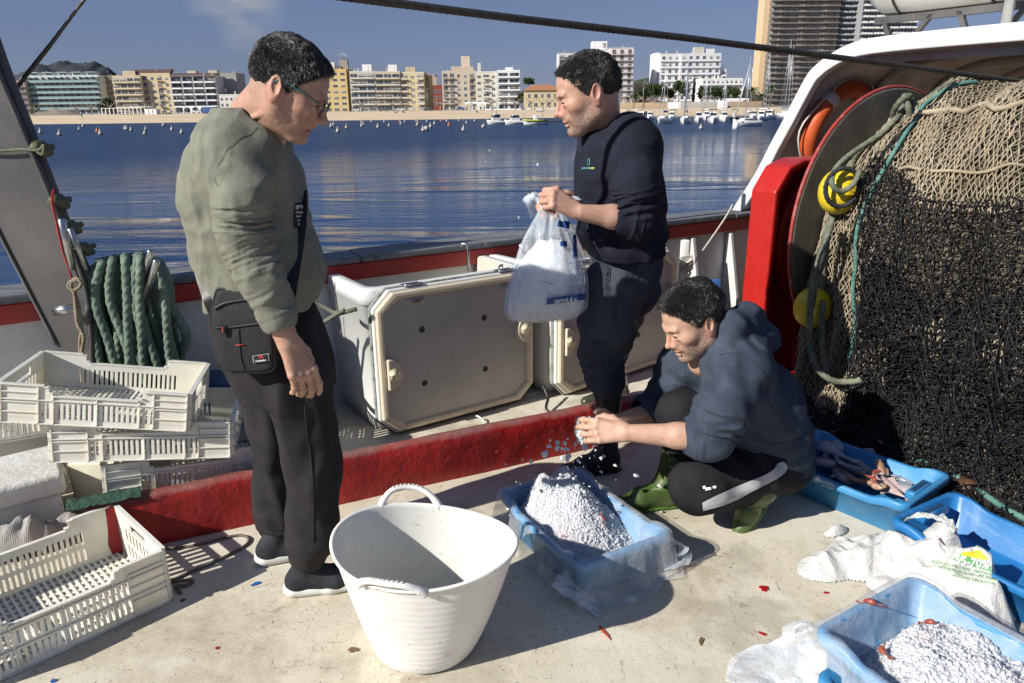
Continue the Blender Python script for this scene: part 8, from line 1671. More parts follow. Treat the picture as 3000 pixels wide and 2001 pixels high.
 leg([(866, 1120, .106), (900, 1250, .092), (918, 1395, .082), (914, 1510, .075), (908, 1575, .072), (900, 1618, .056)], YN, 1.); leg([(810, 1140, .105), (812, 1260, .084), (814, 1390, .074), (812, 1490, .068), (812, 1520, .060), (810, 1545, .048)], YF, 4.)
 S.folds(.0045, 7, 7, 5, 4.); S.folds(.010, 5, 4, 3., 44.)
 m2 = cloth('charcoal_jersey', (.017, .016, .017), (.029, .027, .028), 600, .9, .0, .25); tr = S.mesh('trousers', m2, T)
 bvt = bvh_of([tr]); P = []
 for q in ((893, 1190), (898, 1260), (910, 1330), (916, 1400), (918, 1480), (918, 1560), (916, 1640)):
  d = _ray(*q); d = d/np.linalg.norm(d); h = bvt.ray_cast(Vector(_C), Vector(d));
  if h[0] is not None: P.append(np.array(h[0])-d*.002)
 mb = MB(); mb.tube(catmull(P, 5), .0022, 5); mb.build('seam', simple('trouser_seam', (.012, .012, .012), .9), tr)
 for heel, d, shaft in ((atz(858, 1738), atz(1000, 1722)-atz(858, 1738), None), (atz(772, 1648), atz(880, 1628)-atz(772, 1648), None)):
  s_ = tshoe(T, heel-d/np.linalg.norm(d)*.02, d, .30, M_UPD, M_WSOLE, 'sneaker')
 G = thing('glasses', 'dark framed spectacles with teal arms on the older man', 'glasses', HC+HM@np.array((.1, 0, 0))); Mt = simple('teal_frame', (.01, .10, .11), .3); Mg = NT('lens_glass'); Mg.set(color=(.5, .55, .6), rough=.05, alpha=.35, spec=.8)
 for y in (-1, 1):
  mb = MB(); mb.tube([L(.100, y*.060, .012), L(.05, y*.076, .018), L(-.012, y*.082, .022), L(-.025, y*.084, .004)], .0022, 6); mb.build('temple', Mt, G)
  th = np.linspace(0, 2*math.pi, 25)[:-1]; ring = [L(.112-.010*abs(math.cos(a))*0-.004*(math.cos(a)*y > 0), y*(.034+.025*math.cos(a)), .002+.018*math.sin(a)) for a in th]; mb = MB(); mb.tube(ring, .0017, 6, closed=True, cap=False); mb.build('rim', M_BLKPL, G); mb = MB(); mb.add([tuple(p) for p in ring], [tuple(range(24))]); mb.build('lens', Mg.m, G)
 mb = MB(); mb.tube([L(.113, -.009, .006), L(.117, 0, .009), L(.113, .009, .006)], .0018, 6); mb.build('bridge', M_BLKPL, G)
 return T, top, tr
MAN1, TOP1, TRO1 = man1()
def shoulder_bag():
 Yb = 1.955; mm = cloth('bag_nylon', (.022, .021, .023), (.040, .038, .042), 1400, .75, .0, .4); pip = simple('bag_piping', (.015, .015, .016), .5)
 T = thing('shoulder_bag', 'small black nylon shoulder bag hanging at the hip of the older man', 'shoulder bag', A2(710, 970, Yb))
 out = [(636, 850), (650, 846), (700, 843), (760, 842), (784, 846), (792, 870), (802, 960), (806, 1050), (803, 1075), (788, 1086), (740, 1090), (680, 1090), (655, 1082), (640, 1060), (628, 1000), (621, 940), (624, 900)]
 F_ = [A2(a, b, Yb) for a, b in out]; Bk = [p+np.array((.0, .06, 0)) for p in F_]; c = sum(F_)/len(F_)
 rings = [[c+(p-c)*.90+np.array((0, -.012, 0)) for p in F_], [c+(p-c)*.97+np.array((0, -.009, 0)) for p in F_], F_, Bk, [c+(p-c)*.95+np.array((0, .07, 0)) for p in F_]]
 V = [p for r in rings for p in r]; n = len(F_); F = [(i*n+j, i*n+(j+1) % n, (i+1)*n+(j+1) % n, (i+1)*n+j) for i in range(4) for j in range(n)]+[tuple(range(n))[::-1], tuple(range(4*n, 5*n))]
 mb = MB(); mb.add(V, F, 0, True); b = mb.build('pouch', mm, T)
 mb = MB(); mb.tube(catmull([p+np.array((0, -.002, 0)) for p in F_], 4, True), .0042, 6, closed=True, cap=False); mb.build('piping', pip, T)
 pk = [(628, 905), (660, 888), (720, 878), (796, 868)]; mb = MB(); mb.tube(catmull([A2(a, b_, Yb-.014) for a, b_ in pk], 6), .0036, 6); mb.build('zip', pip, T)
 mb = MB(); mb.tube(catmull([A2(a, b_, Yb-.014) for a, b_ in ((632, 960), (680, 958), (740, 950), (796, 944))], 6), .0032, 6); mb.build('zip', pip, T)
 mb = MB(); mb.tube(catmull([A2(a, b_, Yb-.013) for a, b_ in ((699, 964), (702, 1010), (706, 1050), (716, 1082))], 6), .0022, 6); mb.build('seam', pip, T)
 mb = MB(); mb.prism([A2(648, 955, Yb-.02), A2(660, 952, Yb-.02), A2(662, 982, Yb-.02), A2(651, 985, Yb-.02)], (0, 0, 0), (0, .004, 0)); zp = mb.build('zip_pull', pip, T); Mr = simple('red_thread', (.5, .04, .02), .7); mb = MB(); mb.prism([A2(650, 958, Yb-.024), A2(653, 957, Yb-.024), A2(654, 974, Yb-.024), A2(651, 974, Yb-.024)], (0, 0, 0), (0, .003, 0)); mb.build('tab', Mr, zp)
 mb = MB(); mb.tube([A2(690, 1012, Yb-.0155), A2(716, 1009, Yb-.0155)], .0014, 5); mb.build('bar_tack', Mr, T)
 a = [A2(740, 1042, Yb-.015), A2(788, 1035, Yb-.015), A2(790, 1056, Yb-.015), A2(743, 1063, Yb-.015)]; mb = MB(); mb.prism(a, (0, 0, 0), (0, -.003, 0)); badge = mb.build('badge', simple('badge_rim', (.30, .30, .30), .4), T); mb = MB(); c2 = sum(a)/4; mb.prism([c2+(p-c2)*.86 for p in a], (0, -.0032, 0), (0, -.0042, 0)); mb.build('plate', simple('badge_black', (.01, .012, .02), .4), badge)
 bv = bvh_of([badge]); printed(bv, 'VB', 765, 1045, 13, .12, Mr, badge, 'print', off=.004, bold=.03); printed(bv, 'Outleader', 765, 1055, 7.5, .12, M_INKW, badge, off=.004, bold=.03)
 def strap(pts, w):
  P = catmull(np.array(pts), 8); T_, A_3, B_3 = frames(P); V = [];
  for i in range(len(P)): sd = np.cross(T_[i], np.array((0, -1, .0))); sd /= np.linalg.norm(sd); V += [P[i]-sd*w, P[i]+sd*w, P[i]+sd*w+np.array((0, .003, 0)), P[i]-sd*w+np.array((0, .003, 0))]
  F = [(i*4+j, i*4+(j+1) % 4, (i+1)*4+(j+1) % 4, (i+1)*4+j) for i in range(len(P)-1) for j in range(4)]; mb = MB(); mb.add(V, F+[(0, 1, 2, 3), tuple(range((len(P)-1)*4, len(P)*4))]); return mb.build('strap', pip, T)
 bt = bvh_of([TOP1])
 def ons(px, py, fb, off=.004):
  d = _ray(px, py); d = d/np.linalg.norm(d); h = bt.ray_cast(Vector(_C), Vector(d)); return np.array(h[0])-d*off if h[0] is not None and abs(h[0][1]-fb) < .3 else aty(px, py, fb)
 strap([aty(885, 560, 2.16), ons(884, 620, 2.08), ons(876, 700, 2.02), ons(864, 780, 1.99), aty(852, 850, 1.965), aty(846, 880, 1.975), aty(842, 905, 1.985)], .0155)
 strap([aty(548, 600, 2.14), aty(556, 660, 2.10), aty(570, 740, 2.06), aty(592, 820, 2.01), aty(612, 880, 1.975), aty(632, 930, 1.99)], .0165)
 mb = MB(); mb.tube([A2(a_, b_, 1.965) for a_, b_ in ((838, 866), (850, 868), (849, 898), (836, 896))], .0022, 6, closed=True, cap=False); mb.build('buckle', M_SS, T)
 return T
shoulder_bag()
# ---------------------------------------------------------------- man 2: standing, navy sweatshirt, holding the ice bag
def man2():
 T = thing('person', 'standing man with stubble in a navy sweatshirt holding up a bag of ice', 'person', aty(1760, 1360, 2.95)*np.array((1, 1, 0)))
 skin = skinmat('skin_ruddy', (.44, .245, .175), (.52, .32, .235)); HC = A2(1722, 276, 2.80); HM = headM(184, 17); sc = 1.07; L = lambda x, y, z: HC+HM@(np.array((x, y, z))*sc); YT = 2.90; YA = 2.66
 S = SDF((.0, 2.50, .90), (.72, 3.28, 1.86), .003); head(S, HC, HM, sc, nose=1.0, mouth_open=.001)
 neck = A2(1770, 385, 2.88); S.cone(L(-.035, 0, -.03), neck, .062, .070, .03); S.cone(L(-.01, 0, -.07), A2(1752, 392, 2.88), .038, .046, .03); S.cone(A2(1800, 480, YT), A2(1810, 640, YT), .06, .11, .05)
 el, wr = A2(1868, 645, YA), A2(1700, 622, YA-.05); S.cone(A2(1850, 430, YA+.08), el, .05, .042, .03); mid = el*.55+wr*.45; S.cone(el, mid, .044, .041, .02); S.cone(mid, wr, .041, .0285, .02)
 hw = wr+np.array((-.012, 0, 0)); hand(S, hw, A2(1640, 590, YA-.06)-hw, (-.15, -.75, .65), (-.45, .1, .9), 1.12, curl=(1.25, 1.3, 1.35, 1.4), thumb=(.55, .75), spread=.02)
 el2, wr2 = A2(1790, 640, 3.10), A2(1660, 575, 3.00); S.cone(A2(1800, 440, 3.08), el2, .05, .04, .03); S.cone(el2, wr2, .04, .027, .02); hand(S, wr2, A2(1590, 580, 2.93)-wr2, (.0, -.3, .95), (-.2, -.9, 0), 1.08, curl=(.9, 1.0, 1.05, 1.1), thumb=(.5, .5))
 o = S.mesh('body', skin, T); face_attrs(o, HC, HM, sc, .85); hm = hairmat('hair_dark_curly', (.010, .009, .008), (.12, .105, .095), .60, .76); hairdo(T, HC, HM, sc, hm, 20000, .014, .14, 5, curl=.28, thick=.003, top=.004); facebits(T, HC, HM, sc, hm)
 S = SDF((.08, 2.46, .98), (.76, 3.32, 1.58), .004); rr = []
 for py, a, b, hw_, yc in ((372, 1712, 1820, .08, 2.90), (392, 1706, 1862, .15, 2.90), (430, 1702, 1900, .20, YT), (490, 1696, 1922, .205, YT), (560, 1695, 1932, .195, YT), (630, 1698, 1936, .190, YT), (690, 1706, 1938, .190, YT), (720, 1716, 1936, .186, YT), (738, 1732, 1928, .178, YT)): pa, pb = A2(a, py, yc), A2(b, py, yc); rr.append(((pa[2]+pb[2])/2, (pa[0]+pb[0])/2, yc, (pb[0]-pa[0])/2, hw_))
 def twr(w, X, Y, Z): n = vnoise(X*9, Y*9, Z*9)*6; return .005*np.sin(Z*60+n+X*35)*np.clip((1.22-Z)/.1, 0, 1)
 S.stack(rr, .02, wr=twr); sh = A2(1850, 432, YA+.09); S.cone(A2(1850, 400, YT-.06), sh, .075, .085, .05); up = A2(1862, 540, YA); S.cone(sh, up, .086, .070, .04, wr=lambda t, X, Y, Z: .006*np.sin(t*10+vnoise(X*12, Y*12, Z*12)*6)*t); S.cone(up, el, .070, .064, .02, wr=ridge_wr(.010, 26, 2.)); cf = A2(1835, 645, YA-.01); S.cone(el, cf, .062, .055, .015, wr=ridge_wr(.006, 20, 4.)); d = cf-el; d /= np.linalg.norm(d); S.cone(cf+d*.012, cf+d*.06, .046, .046, .003, mode='sub')
 S.cone(A2(1800, 430, 3.10), el2, .08, .06, .04); S.cone(el2, A2(1745, 612, 3.06), .056, .046, .02); S.cone(L(-.03, 0, -.07), A2(1768, 378, 2.88), .072, .076, .004, mode='sub'); S.folds(.0042, 9, 9, 13, 6.); S.folds(.012, 6, 3, 5, 27.); S.folds(.006, 13, 7, 8, 28.)
 m = cloth('navy_fleece', (.0085, .010, .018), (.016, .018, .031), 800, .95, .0, .25); top = S.mesh('sweatshirt', m, T); bv = bvh_of([top]); Mt = ink('teal_ink', (.10, .30, .29)); Mly = ink('lime_ink', (.45, .55, .12))
 printed(bv, 'pesca', 1717, 492, 10.5, .02, Mt, top, off=.0025, shear=.2, bold=.02); printed(bv, 'net', 1735, 492, 10.5, .02, Mly, top, off=.0025, shear=.2, bold=.02)
 for q in (([(1722, 484), (1720, 474), (1724, 464), (1728, 472), (1726, 484)]), ([(1724, 466), (1727, 474), (1724, 486)])):
  P = []
  for a in catmull([(x, y, 0) for x, y in q], 5): d = _ray(a[0], a[1]); d = d/np.linalg.norm(d); h = bv.ray_cast(Vector(_C), Vector(d)); P.append(np.array(h[0])-d*.002)
  mb = MB(); mb.tube(P, .0009, 5); mb.build('emblem', Mt, top)
 P = []
 for a in catmull([(x, y, 0) for x, y in ((1905, 430), (1870, 400), (1835, 388), (1800, 392), (1780, 415), (1770, 470), (1772, 520), (1790, 575))], 5):
  d = _ray(a[0], a[1]); d = d/np.linalg.norm(d); h = bv.ray_cast(Vector(_C), Vector(d));
  if h[0] is not None: P.append(np.array(h[0]))
 mb = MB(); mb.tube(P, .0018, 5); mb.build('seam', simple('navy_seam', (.006, .007, .012), .9), top)
 S = SDF((.10, 2.55, .12), (.80, 3.90, 1.12), .005); YH = 2.95; rr = []
 for py, a, b, hw_ in ((728, 1736, 1930, .160), (770, 1736, 1932, .170), (810, 1732, 1925, .172), (860, 1728, 1890, .165)): pa, pb = A2(a, py, YH), A2(b, py, YH); rr.append(((pa[2]+pb[2])/2, (pa[0]+pb[0])/2, YH, (pb[0]-pa[0])/2, hw_))
 S.stack(rr, .03)
 def leg(pts, ph):
  P = [A2(a, b, Y) for a, b, r_, Y in pts]
  for i in range(len(P)-1): S.cone(P[i], P[i+1], pts[i][2], pts[i+1][2], .03 if i < 1 else .015, wr=(ridge_wr(.008, 20, ph, t0=.0) if i >= len(P)-3 else (lambda t, X, Y_, Z: .007*np.sin(X*45+Z*25+vnoise(X*8, Y_*8, Z*6)*7))))
 leg([(1800, 840, .120, 2.86), (1775, 940, .100, 2.84), (1762, 1020, .084, 2.87), (1768, 1085, .075, 2.92), (1780, 1115, .070, 2.94)], 2.); leg([(1850, 850, .11, 3.08), (1820, 930, .085, 3.25), (1795, 1010, .075, 3.42), (1780, 1070, .068, 3.56)], 5.)
 S.folds(.005, 9, 9, 9, 8.); S.folds(.009, 5, 5, 4, 51.); m2 = cloth('slate_workwear', (.036, .043, .056), (.062, .074, .094), 900, .8, .0, .2); tr = S.mesh('trousers', m2, T)
 bvt = bvh_of([tr])
 for pts in ([(1860, 735), (1862, 770), (1858, 800), (1840, 830)], [(1890, 785), (1868, 815), (1836, 832), (1815, 870), (1800, 930), (1790, 975)], [(1708, 1008), (1740, 1004), (1775, 1006)]):
  P = []
  for q in pts:
   d = _ray(*q); d = d/np.linalg.norm(d); h = bvt.ray_cast(Vector(_C), Vector(d));
   if h[0] is not None: P.append(np.array(h[0]))
  if len(P) > 2: mb = MB(); mb.tube(catmull(P, 5), .0016, 5); mb.build('seam', simple('trouser_seam', (.012, .012, .012), .9), tr)
 heel = atz(1800, 1375); d = atz(1700, 1392)-heel; tshoe(T, heel+d/np.linalg.norm(d)*-.02, d, .30, M_BOOTB, M_BOOTB, 'boot', name='rubber_boot', shaft=A2(1780, 1120, 2.955), shaft_r=.062)
 M_OB = simple('olive_rubber', (.045, .055, .035), .22, .15, 9, .1, 30, kind='World'); heel = atz(1838, 1168); d = atz(1700, 1196)-heel; tshoe(T, heel, d, .30, M_OB, M_BOOTB, 'boot', name='rubber_boot', shaft=A2(1795, 1060, 3.6), shaft_r=.062)
 return T, top
MAN2, TOP2 = man2()
# ---------------------------------------------------------------- the ice bag in his hands
def icebag():
 Y = 2.74; T = thing('ice_bag', 'clear plastic bag half full of crushed ice with blue print, held by the standing man', 'ice bag', A2(1600, 935, Y))
 rows = [(590, 1588, 1640, .030), (615, 1580, 1648, .035), (645, 1565, 1662, .050), (690, 1542, 1684, .075), (740, 1520, 1704, .095), (790, 1502, 1715, .11), (840, 1488, 1721, .115), (880, 1480, 1722, .11), (905, 1476, 1716, .095), (925, 1480, 1690, .07), (938, 1492, 1640, .04)]
 def shell(rws, name, mat, shrink, rip, seed, parent):
  n = 96; V = []; fine = catmull([(a, b, c) for a, b, c, d in rws], 4); dd = np.interp(np.linspace(0, 1, len(fine)), np.linspace(0, 1, len(rws)), [r[3] for r in rws])
  for i, ((py, xa, xb), dp) in enumerate(zip(fine, dd)):
   a, b = A2(xa, py, Y), A2(xb, py, Y); c = (a+b)/2; hw = np.linalg.norm(b-a)/2; t = i/(len(fine)-1)
   for j in range(n):
    th = 2*math.pi*j/n; r_ = 1-shrink+rip*(1-t*.75)*(math.sin(th*9+seed)*.5+math.sin(th*17+seed*2+t*2)*.5)+.05*mnoise.noise(Vector((math.cos(th)*2, math.sin(th)*2, t*5+seed))); V.append(c+np.array((math.cos(th)*hw*r_, math.sin(th)*dp*r_, .008*mnoise.noise(Vector((j*.2, t*9, seed))))))
  m = len(fine); F = [(i*n+j, i*n+(j+1) % n, (i+1)*n+(j+1) % n, (i+1)*n+j) for i in range(m-1) for j in range(n)]+[tuple(range((m-1)*n, m*n))]
  mb = MB(); mb.add(V, F, 0, True); return mb.build(name, mat, parent)
 s = NT('bag_film'); v = s.coord('World'); s.set(color=(.78, .86, .95), rough=.12, spec=.7, alpha=s.ramp(s.noise(14, 5, .7, s.coord('World', (1.6, 1, .35)), dist=.8), .35, .7, .14, .50), normal=s.bump(s.math('ADD', s.noise(22, 6, .7, s.coord('World', (2, 2, .5)), dist=1.2), s.math('MULTIPLY', s.noise(60, 4, .7, v), .3)), .8, .010))
 film = shell(rows, 'film', s.m, 0, .10, 1., T)
 s = NT('ice_in_bag'); v = s.coord('World'); s.set(color=s.mix((.78, .85, .95), (.98, .99, 1.), s.noise(16, 6, .75, v, .3, .62)), rough=.45, sss=.3, ssss=.03, sssr=(.8, .9, 1), normal=s.bump(s.noise(120, 5, .75, v), .9, .006)); ice = shell([(700, 1580, 1650, .03), (722, 1560, 1670, .055), (750, 1535, 1692, .075), (790, 1508, 1708, .095), (840, 1494, 1714, .10), (880, 1486, 1715, .10), (905, 1483, 1708, .085), (925, 1488, 1684, .06), (936, 1500, 1632, .03)], 'ice', s.m, .03, .0, 4., T)
 mb = MB(); top = [A2(1588, 590, Y), A2(1570, 578, Y), A2(1556, 575, Y+.02), A2(1560, 600, Y+.02)]
 ribbon('loose_mouth', 'x', [A2(1600, 598, Y), A2(1582, 580, Y+.03), A2(1562, 572, Y+.04), A2(1554, 590, Y+.03), A2(1562, 640, Y+.02)], [.03, .035, .03, .03, .015], M_FILM2, 21, parent=T); ribbon('loose_mouth', 'x', [A2(1640, 600, Y), A2(1665, 590, Y+.06), A2(1690, 585, Y+.10), A2(1700, 610, Y+.12)], [.02, .04, .04, .03], M_FILM2, 22, parent=T)
 for o in T.children:
  for k in ('category', 'label'):
   if k in o.keys(): del o[k]
 bv = bvh_of([film]); polyprint(bv, [(1602, 872), (1660, 876), (1712, 860), (1716, 880)], M_INKB, film, 'print', .004) if 0 else None
 polyprint(bv, [(1604, 873), (1712, 858), (1716, 876), (1600, 892)], M_INKB, film, 'print', .004); printed(bv, 'torné & c', 1655, 877, 17, .10, M_INKW, film, off=.007, bold=.02, shear=.2)
 polyprint(bv, [(1636, 646), (1668, 650), (1666, 672), (1632, 664)], M_INKB, film, 'print', .004); polyprint(bv, [(1676, 690), (1686, 686), (1690, 752), (1678, 758)], M_INKB, film, 'print', .004); polyprint(bv, [(1640, 708), (1660, 706), (1662, 724), (1642, 722)], M_INKB, film, 'print', .004)
 for k, t_ in enumerate(('MERCABARNA', '08 0105 00', 'ROSES 03', '', 'MERCUALBIA', '18 86 25 41', 'RGS 2 70 M', '', 'CAMALLERA', '35 27 34 01', 'RGS 2 7A')):
  if t_: printed(bv, t_, 1692-k*.6, 770+k*8.6, 8.5, .06, M_INKB, film, off=.005)
 polyprint(bv, [(1584, 822), (1622, 832), (1622, 834), (1584, 824)], M_INKB, film, 'print', .004)
 return T
icebag()
# ---------------------------------------------------------------- man 3: crouching, navy hooded top, green boots
def man3():
 T = thing('person', 'crouching man in a faded navy hooded top and green rubber boots dropping ice', 'person', aty(2100, 1500, 2.62)*np.array((1, 1, 0)))
 skin = skinmat('skin_olive', (.46, .275, .195), (.54, .345, .25)); HC = A2(2032, 940, 2.50); HM = headM(196, 26, 2); sc = 1.04; L = lambda x, y, z: HC+HM@(np.array((x, y, z))*sc)
 nb = A2(2130, 1010, 2.58); YN, YF = 2.36, 2.78
 elN, elF = A2(2085, 1282, 2.30), A2(1930, 1205, 2.74); wN, wF = A2(1838, 1268, 2.34), A2(1800, 1238, 2.56)
 S = SDF((.05, 2.15, .30), (1.15, 2.95, 1.20), .003); head(S, HC, HM, sc, nose=.98, mouth_open=.002); S.cone(L(-.035, 0, -.03), nb, .062, .072, .03); S.cone(L(0, 0, -.07), A2(2060, 1060, 2.54), .045, .055, .03); S.cone(nb, A2(2220, 1250, 2.6), .11, .13, .05)
 mid = elN*.6+wN*.4; S.cone(elN, mid, .050, .044, .02); S.cone(mid, wN, .044, .030, .02, flat=((0, 1, 0), .9)); S.cone(elF, wF, .046, .029, .02); S.cone(A2(2165, 1100, YN+.10), elN, .05, .045, .02); S.cone(A2(2020, 1080, YF), elF, .045, .045, .02)
 hand(S, wN, A2(1742, 1262, 2.36)-wN, (.05, -.85, .45), (0, .55, .85), 1.15, curl=(.45, .5, .55, .55), thumb=(.55, .25), spread=.10); hand(S, wF, A2(1700, 1262, 2.50)-wF, (.1, .85, -.35), (0, -.25, .95), 1.12, curl=(.45, .5, .5, .55), thumb=(.6, .25), spread=.14)
 o = S.mesh('body', skin, T); face_attrs(o, HC, HM, sc, .8); hm = hairmat('hair_curly_grey', (.009, .009, .009), (.20, .19, .185), .64, .76); hairdo(T, HC, HM, sc, hm, 20000, .020, .13, 8, curl=.45, thick=.005, top=.005, grow=1.6); facebits(T, HC, HM, sc, hm)
 S = SDF((.35, 2.10, .22), (1.50, 3.05, 1.22), .0045); pel = A2(2245, 1340, 2.62); nk = A2(2140, 985, 2.60); w = nk-pel; Lw = np.linalg.norm(w); w /= Lw; side = np.array((0., 1., 0)); side -= w*(side@w); side /= np.linalg.norm(side); fr = np.cross(side, w); fr = fr if fr[0] < 0 else -fr
 M = np.stack([fr, side, w], 1)
 S.stack([(-.04, -.01, 0, .15, .16), (.06, -.01, 0, .165, .175), (.16, .0, 0, .17, .19), (.26, .005, 0, .168, .20), (.34, .01, 0, .160, .21), (.41, .02, 0, .125, .185), (.47, .03, 0, .09, .11)], .03, pel, M, 2.3, wr=lambda ww, X, Y, Z: .006*np.sin(ww*60+vnoise(X*8, Y*8, Z*8)*7+X*20)*np.clip((.25-ww)/.1, 0, 1))
 for q, r_ in (((2205, 1200), .14), ((2245, 1190), .11), ((2260, 1270), .105)): S.ell(A2(*q, 2.62), (r_, .17, r_), None, .06)
 shN = A2(2165, 1085, YN+.09); S.cone(A2(2170, 1050, 2.52), shN, .10, .10, .06); um = A2(2120, 1190, 2.32); S.cone(shN, um, .105, .088, .05, wr=lambda t, X, Y, Z: .008*np.sin((X+Z)*60+vnoise(X*9, Y*9, Z*9)*7)); S.cone(um, elN, .088, .076, .03, wr=ridge_wr(.009, 22, 1.)); cN = A2(2048, 1275, 2.315); S.cone(elN, cN, .072, .064, .02, wr=ridge_wr(.007, 20, 3.)); d = cN-elN; d /= np.linalg.norm(d); S.cone(cN+d*.0, cN+d*.02, .064, .060, .006); S.cone(cN+d*.026, cN+d*.07, .052, .052, .003, mode='sub')
 shF = A2(2010, 1065, YF); S.cone(A2(2060, 1060, 2.66), shF, .09, .09, .05); S.cone(shF, elF, .088, .064, .03, wr=ridge_wr(.007, 20, 2.)); cF = A2(1895, 1200, 2.71); S.cone(elF, cF, .062, .055, .02, wr=ridge_wr(.006, 18, 5.)); d = cF-elF; d /= np.linalg.norm(d); S.cone(cF+d*.018, cF+d*.06, .045, .045, .003, mode='sub')
 hp_ = [A2(2085, 1075, 2.47), A2(2118, 1010, 2.46), A2(2150, 950, 2.47), A2(2185, 925, 2.54), A2(2200, 930, 2.64), A2(2170, 950, 2.73), A2(2100, 1010, 2.74), A2(2040, 1075, 2.68)]
 for i in range(len(hp_)-1): S.cone(hp_[i], hp_[i+1], .036, .036, .025, wr=lambda t, X, Y, Z: .004*np.sin((X*.5+Z)*90+vnoise(X*12, Y*12, Z*12)*6))
 for a, b, r_ in (((2150, 965, 2.5), (2235, 985, 2.58), .050), ((2180, 935, 2.60), (2245, 1000, 2.64), .055), ((2230, 990, 2.56), (2215, 1020, 2.48), .035)): S.cone(A2(*a), A2(*b), r_, r_*.8, .03)
 S.cone(L(-.02, 0, -.08), A2(2050, 1075, 2.50), .058, .045, .01, mode='sub'); S.folds(.0055, 8, 8, 11, 9.); S.folds(.013, 6, 4, 6.5, 33.)
 m = cloth('faded_navy_cotton', (.030, .040, .060), (.052, .066, .092), 700, .95, .0, .25, worn=(.10, .115, .13)); top = S.mesh('hooded_top', m, T); bv = bvh_of([top])
 def line(pts, r_, mat, nm, par):
  P = []
  for a in catmull([(x, y, 0) for x, y in pts], 4):
   d = _ray(a[0], a[1]); d = d/np.linalg.norm(d); h = bv.ray_cast(Vector(_C), Vector(d))
   if h[0] is not None and (not P or np.linalg.norm(np.array(h[0])-P[-1]) < .12): P.append(np.array(h[0]))
  if len(P) > 3: mb = MB(); mb.tube(P, r_, 5); mb.build(nm, mat, par)
 Ms = simple('hood_seam', (.016, .022, .034), .9)
 for pts in ([(2105, 1040), (2150, 1035), (2200, 1050), (2235, 1090), (2250, 1130), (2240, 1165)], [(2240, 1165), (2275, 1210), (2305, 1250), (2325, 1270)], [(2215, 1290), (2270, 1300), (2340, 1285), (2362, 1270)], [(2250, 1130), (2290, 1090), (2300, 1060)], [(2005, 1045), (2008, 1090), (2020, 1150), (2030, 1180)]): line(pts, .0019, Ms, 'seam', top)
 S = SDF((.40, 2.20, .0), (1.50, 3.05, .62), .0045); hN, hF = A2(2235, 1355, 2.52), A2(2225, 1340, 2.74); kN = A2(2050, 1425, 2.42)
 S.ell(A2(2250, 1345, 2.63), (.17, .19, .13), None, .05); S.cone(hN, kN, .118, .098, .04, wr=lambda t, X, Y, Z: .007*np.sin(X*50+Z*30+vnoise(X*8, Y*8, Z*8)*6)); S.cone(kN, A2(2030, 1420, 2.42), .098, .088, .02); ank = A2(2165, 1435, 2.50); S.cone(kN+np.array((0, .02, -.02)), ank, .080, .066, .04, wr=ridge_wr(.006, 18, 2.))
 kF = A2(1990, 1215, 2.64); S.cone(hF, kF, .115, .085, .04); S.cone(kF, A2(1995, 1320, 2.66), .083, .062, .03, wr=ridge_wr(.006, 16, 4., t0=.3)); S.cone(kF+np.array((.0, 0, .012)), kF+np.array((.06, 0, .012)), .08, .09, .03)
 S.folds(.005, 8, 8, 8, 12.); S.D = np.maximum(S.D, (.004-(S.lo[2]+np.arange(S.n[2])*S.h))[None, None, :].astype(np.float32))
 m2 = cloth('black_tracksuit', (.009, .009, .011), (.018, .017, .020), 800, .85, .0, .2, worn=(.05, .048, .046)); tr = S.mesh('trousers', m2, T); bv = bvh_of([tr])
 Mgs = simple('grey_side_stripe', (.40, .40, .41), .8, .1, 20, .2, 60)
 def stripe(up, lo_):
  a, b = catmull([(x, y, 0) for x, y in up], 6), catmull([(x, y, 0) for x, y in lo_], 6); k = 4; V = []
  for p, q in zip(a, b):
   for j in range(k+1): r_ = p+(q-p)*j/k; V.append((r_[0], -r_[1], 0))
  F = np.array([(i*(k+1)+j, (i+1)*(k+1)+j, (i+1)*(k+1)+j+1, i*(k+1)+j+1) for i in range(len(a)-1) for j in range(k)]); return decal(bv, V, F, 0, 0, 1., 0, Mgs, 'side_stripe', tr, .003)
 stripe([(2058, 1472), (2090, 1455), (2140, 1432), (2180, 1415), (2230, 1395), (2262, 1378), (2278, 1358), (2296, 1352)], [(2060, 1495), (2110, 1482), (2160, 1462), (2200, 1440), (2245, 1418), (2275, 1402), (2300, 1382), (2306, 1366)])
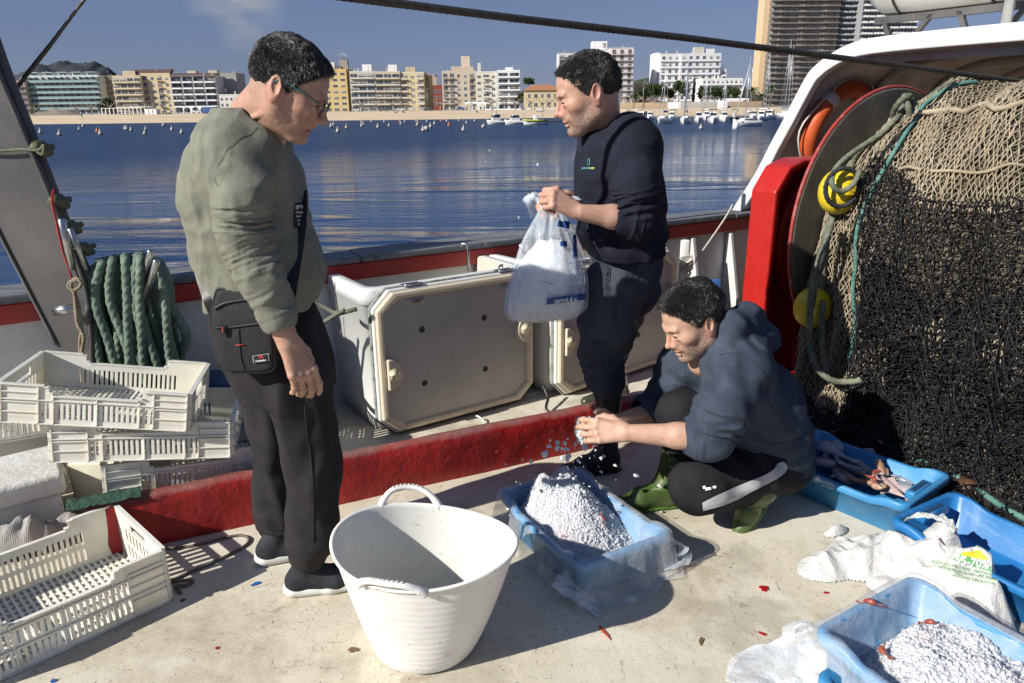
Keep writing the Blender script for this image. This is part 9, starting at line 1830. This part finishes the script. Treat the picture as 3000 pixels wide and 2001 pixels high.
 for q in ([(2058, 1424), (2066, 1423), (2068, 1431), (2060, 1432)], [(2068, 1428), (2082, 1427), (2083, 1434), (2066, 1437)], [(2086, 1424), (2097, 1423), (2098, 1430), (2088, 1431)]): polyprint(bv, q, M_INKW, tr, 'emblem', .003)
 heel = atz(1985, 1478); d = atz(1862, 1492)-heel; tshoe(T, heel, d, .29, M_BOOTG, M_BOOTS, 'boot', name='rubber_boot', shaft=A2(1988, 1318, 2.67), shaft_r=.060)
 heel = atz(2300, 1502); d = atz(2185, 1550)-heel; tshoe(T, heel-np.array((.06, .02, 0)), d, .31, M_BOOTG, M_BOOTS, 'boot', tip=52., name='rubber_boot', shaft=A2(2225, 1425, 2.50), shaft_r=.068)
 return T
MAN3 = man3()
g = np.random.default_rng(5); c = A2(1712, 1262, 2.43); P = c+g.normal(size=(900, 3))*np.array((.022, .022, .026)); P = P[np.linalg.norm((P-c)/np.array((.03, .04, .042)), axis=1) < 1.15]; V, F = chunks(P, .006, 9); bl_v, bl_f = ico(3); bl_v = bl_v*np.array((.026, .030, .036))+c; tag(npmesh('ice_lump', np.concatenate([bl_v, V]), np.concatenate([bl_f, F+len(bl_v)]), M_ICE), 'lump of crushed ice between the hands of the crouching man', 'ice')
n = 120; u = g.random(n); top, bot = A2(1700, 1300, 2.45), atz(1640, 1400, .22); P = top[None]+(bot-top)[None]*u[:, None]+g.normal(size=(n, 3))*(.02+.11*u[:, None])*np.array((1.2, .9, .5)); P[:, 2] = np.clip(P[:, 2], .05, .62)
V, F = chunks(P, .0060, 12); tag(npmesh('falling_ice', V, F, M_ICE), 'loose crumbs of ice falling from the hands into the tray', 'ice', kind='stuff')
P = np.stack([g.uniform(.12, .62, 150), g.uniform(2.58, 2.98, 150), np.full(150, .003)], 1); V, F = chunks(P, .004, 14); tag(npmesh('ice_crumbs', V, F, M_ICE), 'scattered crumbs of ice on the deck behind the heaped tray', 'ice', kind='stuff')
n = 14; P = A2(1540, 620, 2.78)+g.normal(size=(n, 3))*np.array((.10, .04, .14))+np.array((-.06, 0, -.05)); V, F = chunks(P, .004, 15); tag(npmesh('falling_ice', V, F, M_ICE), 'few ice crumbs in the air beside the bag', 'ice', kind='stuff')
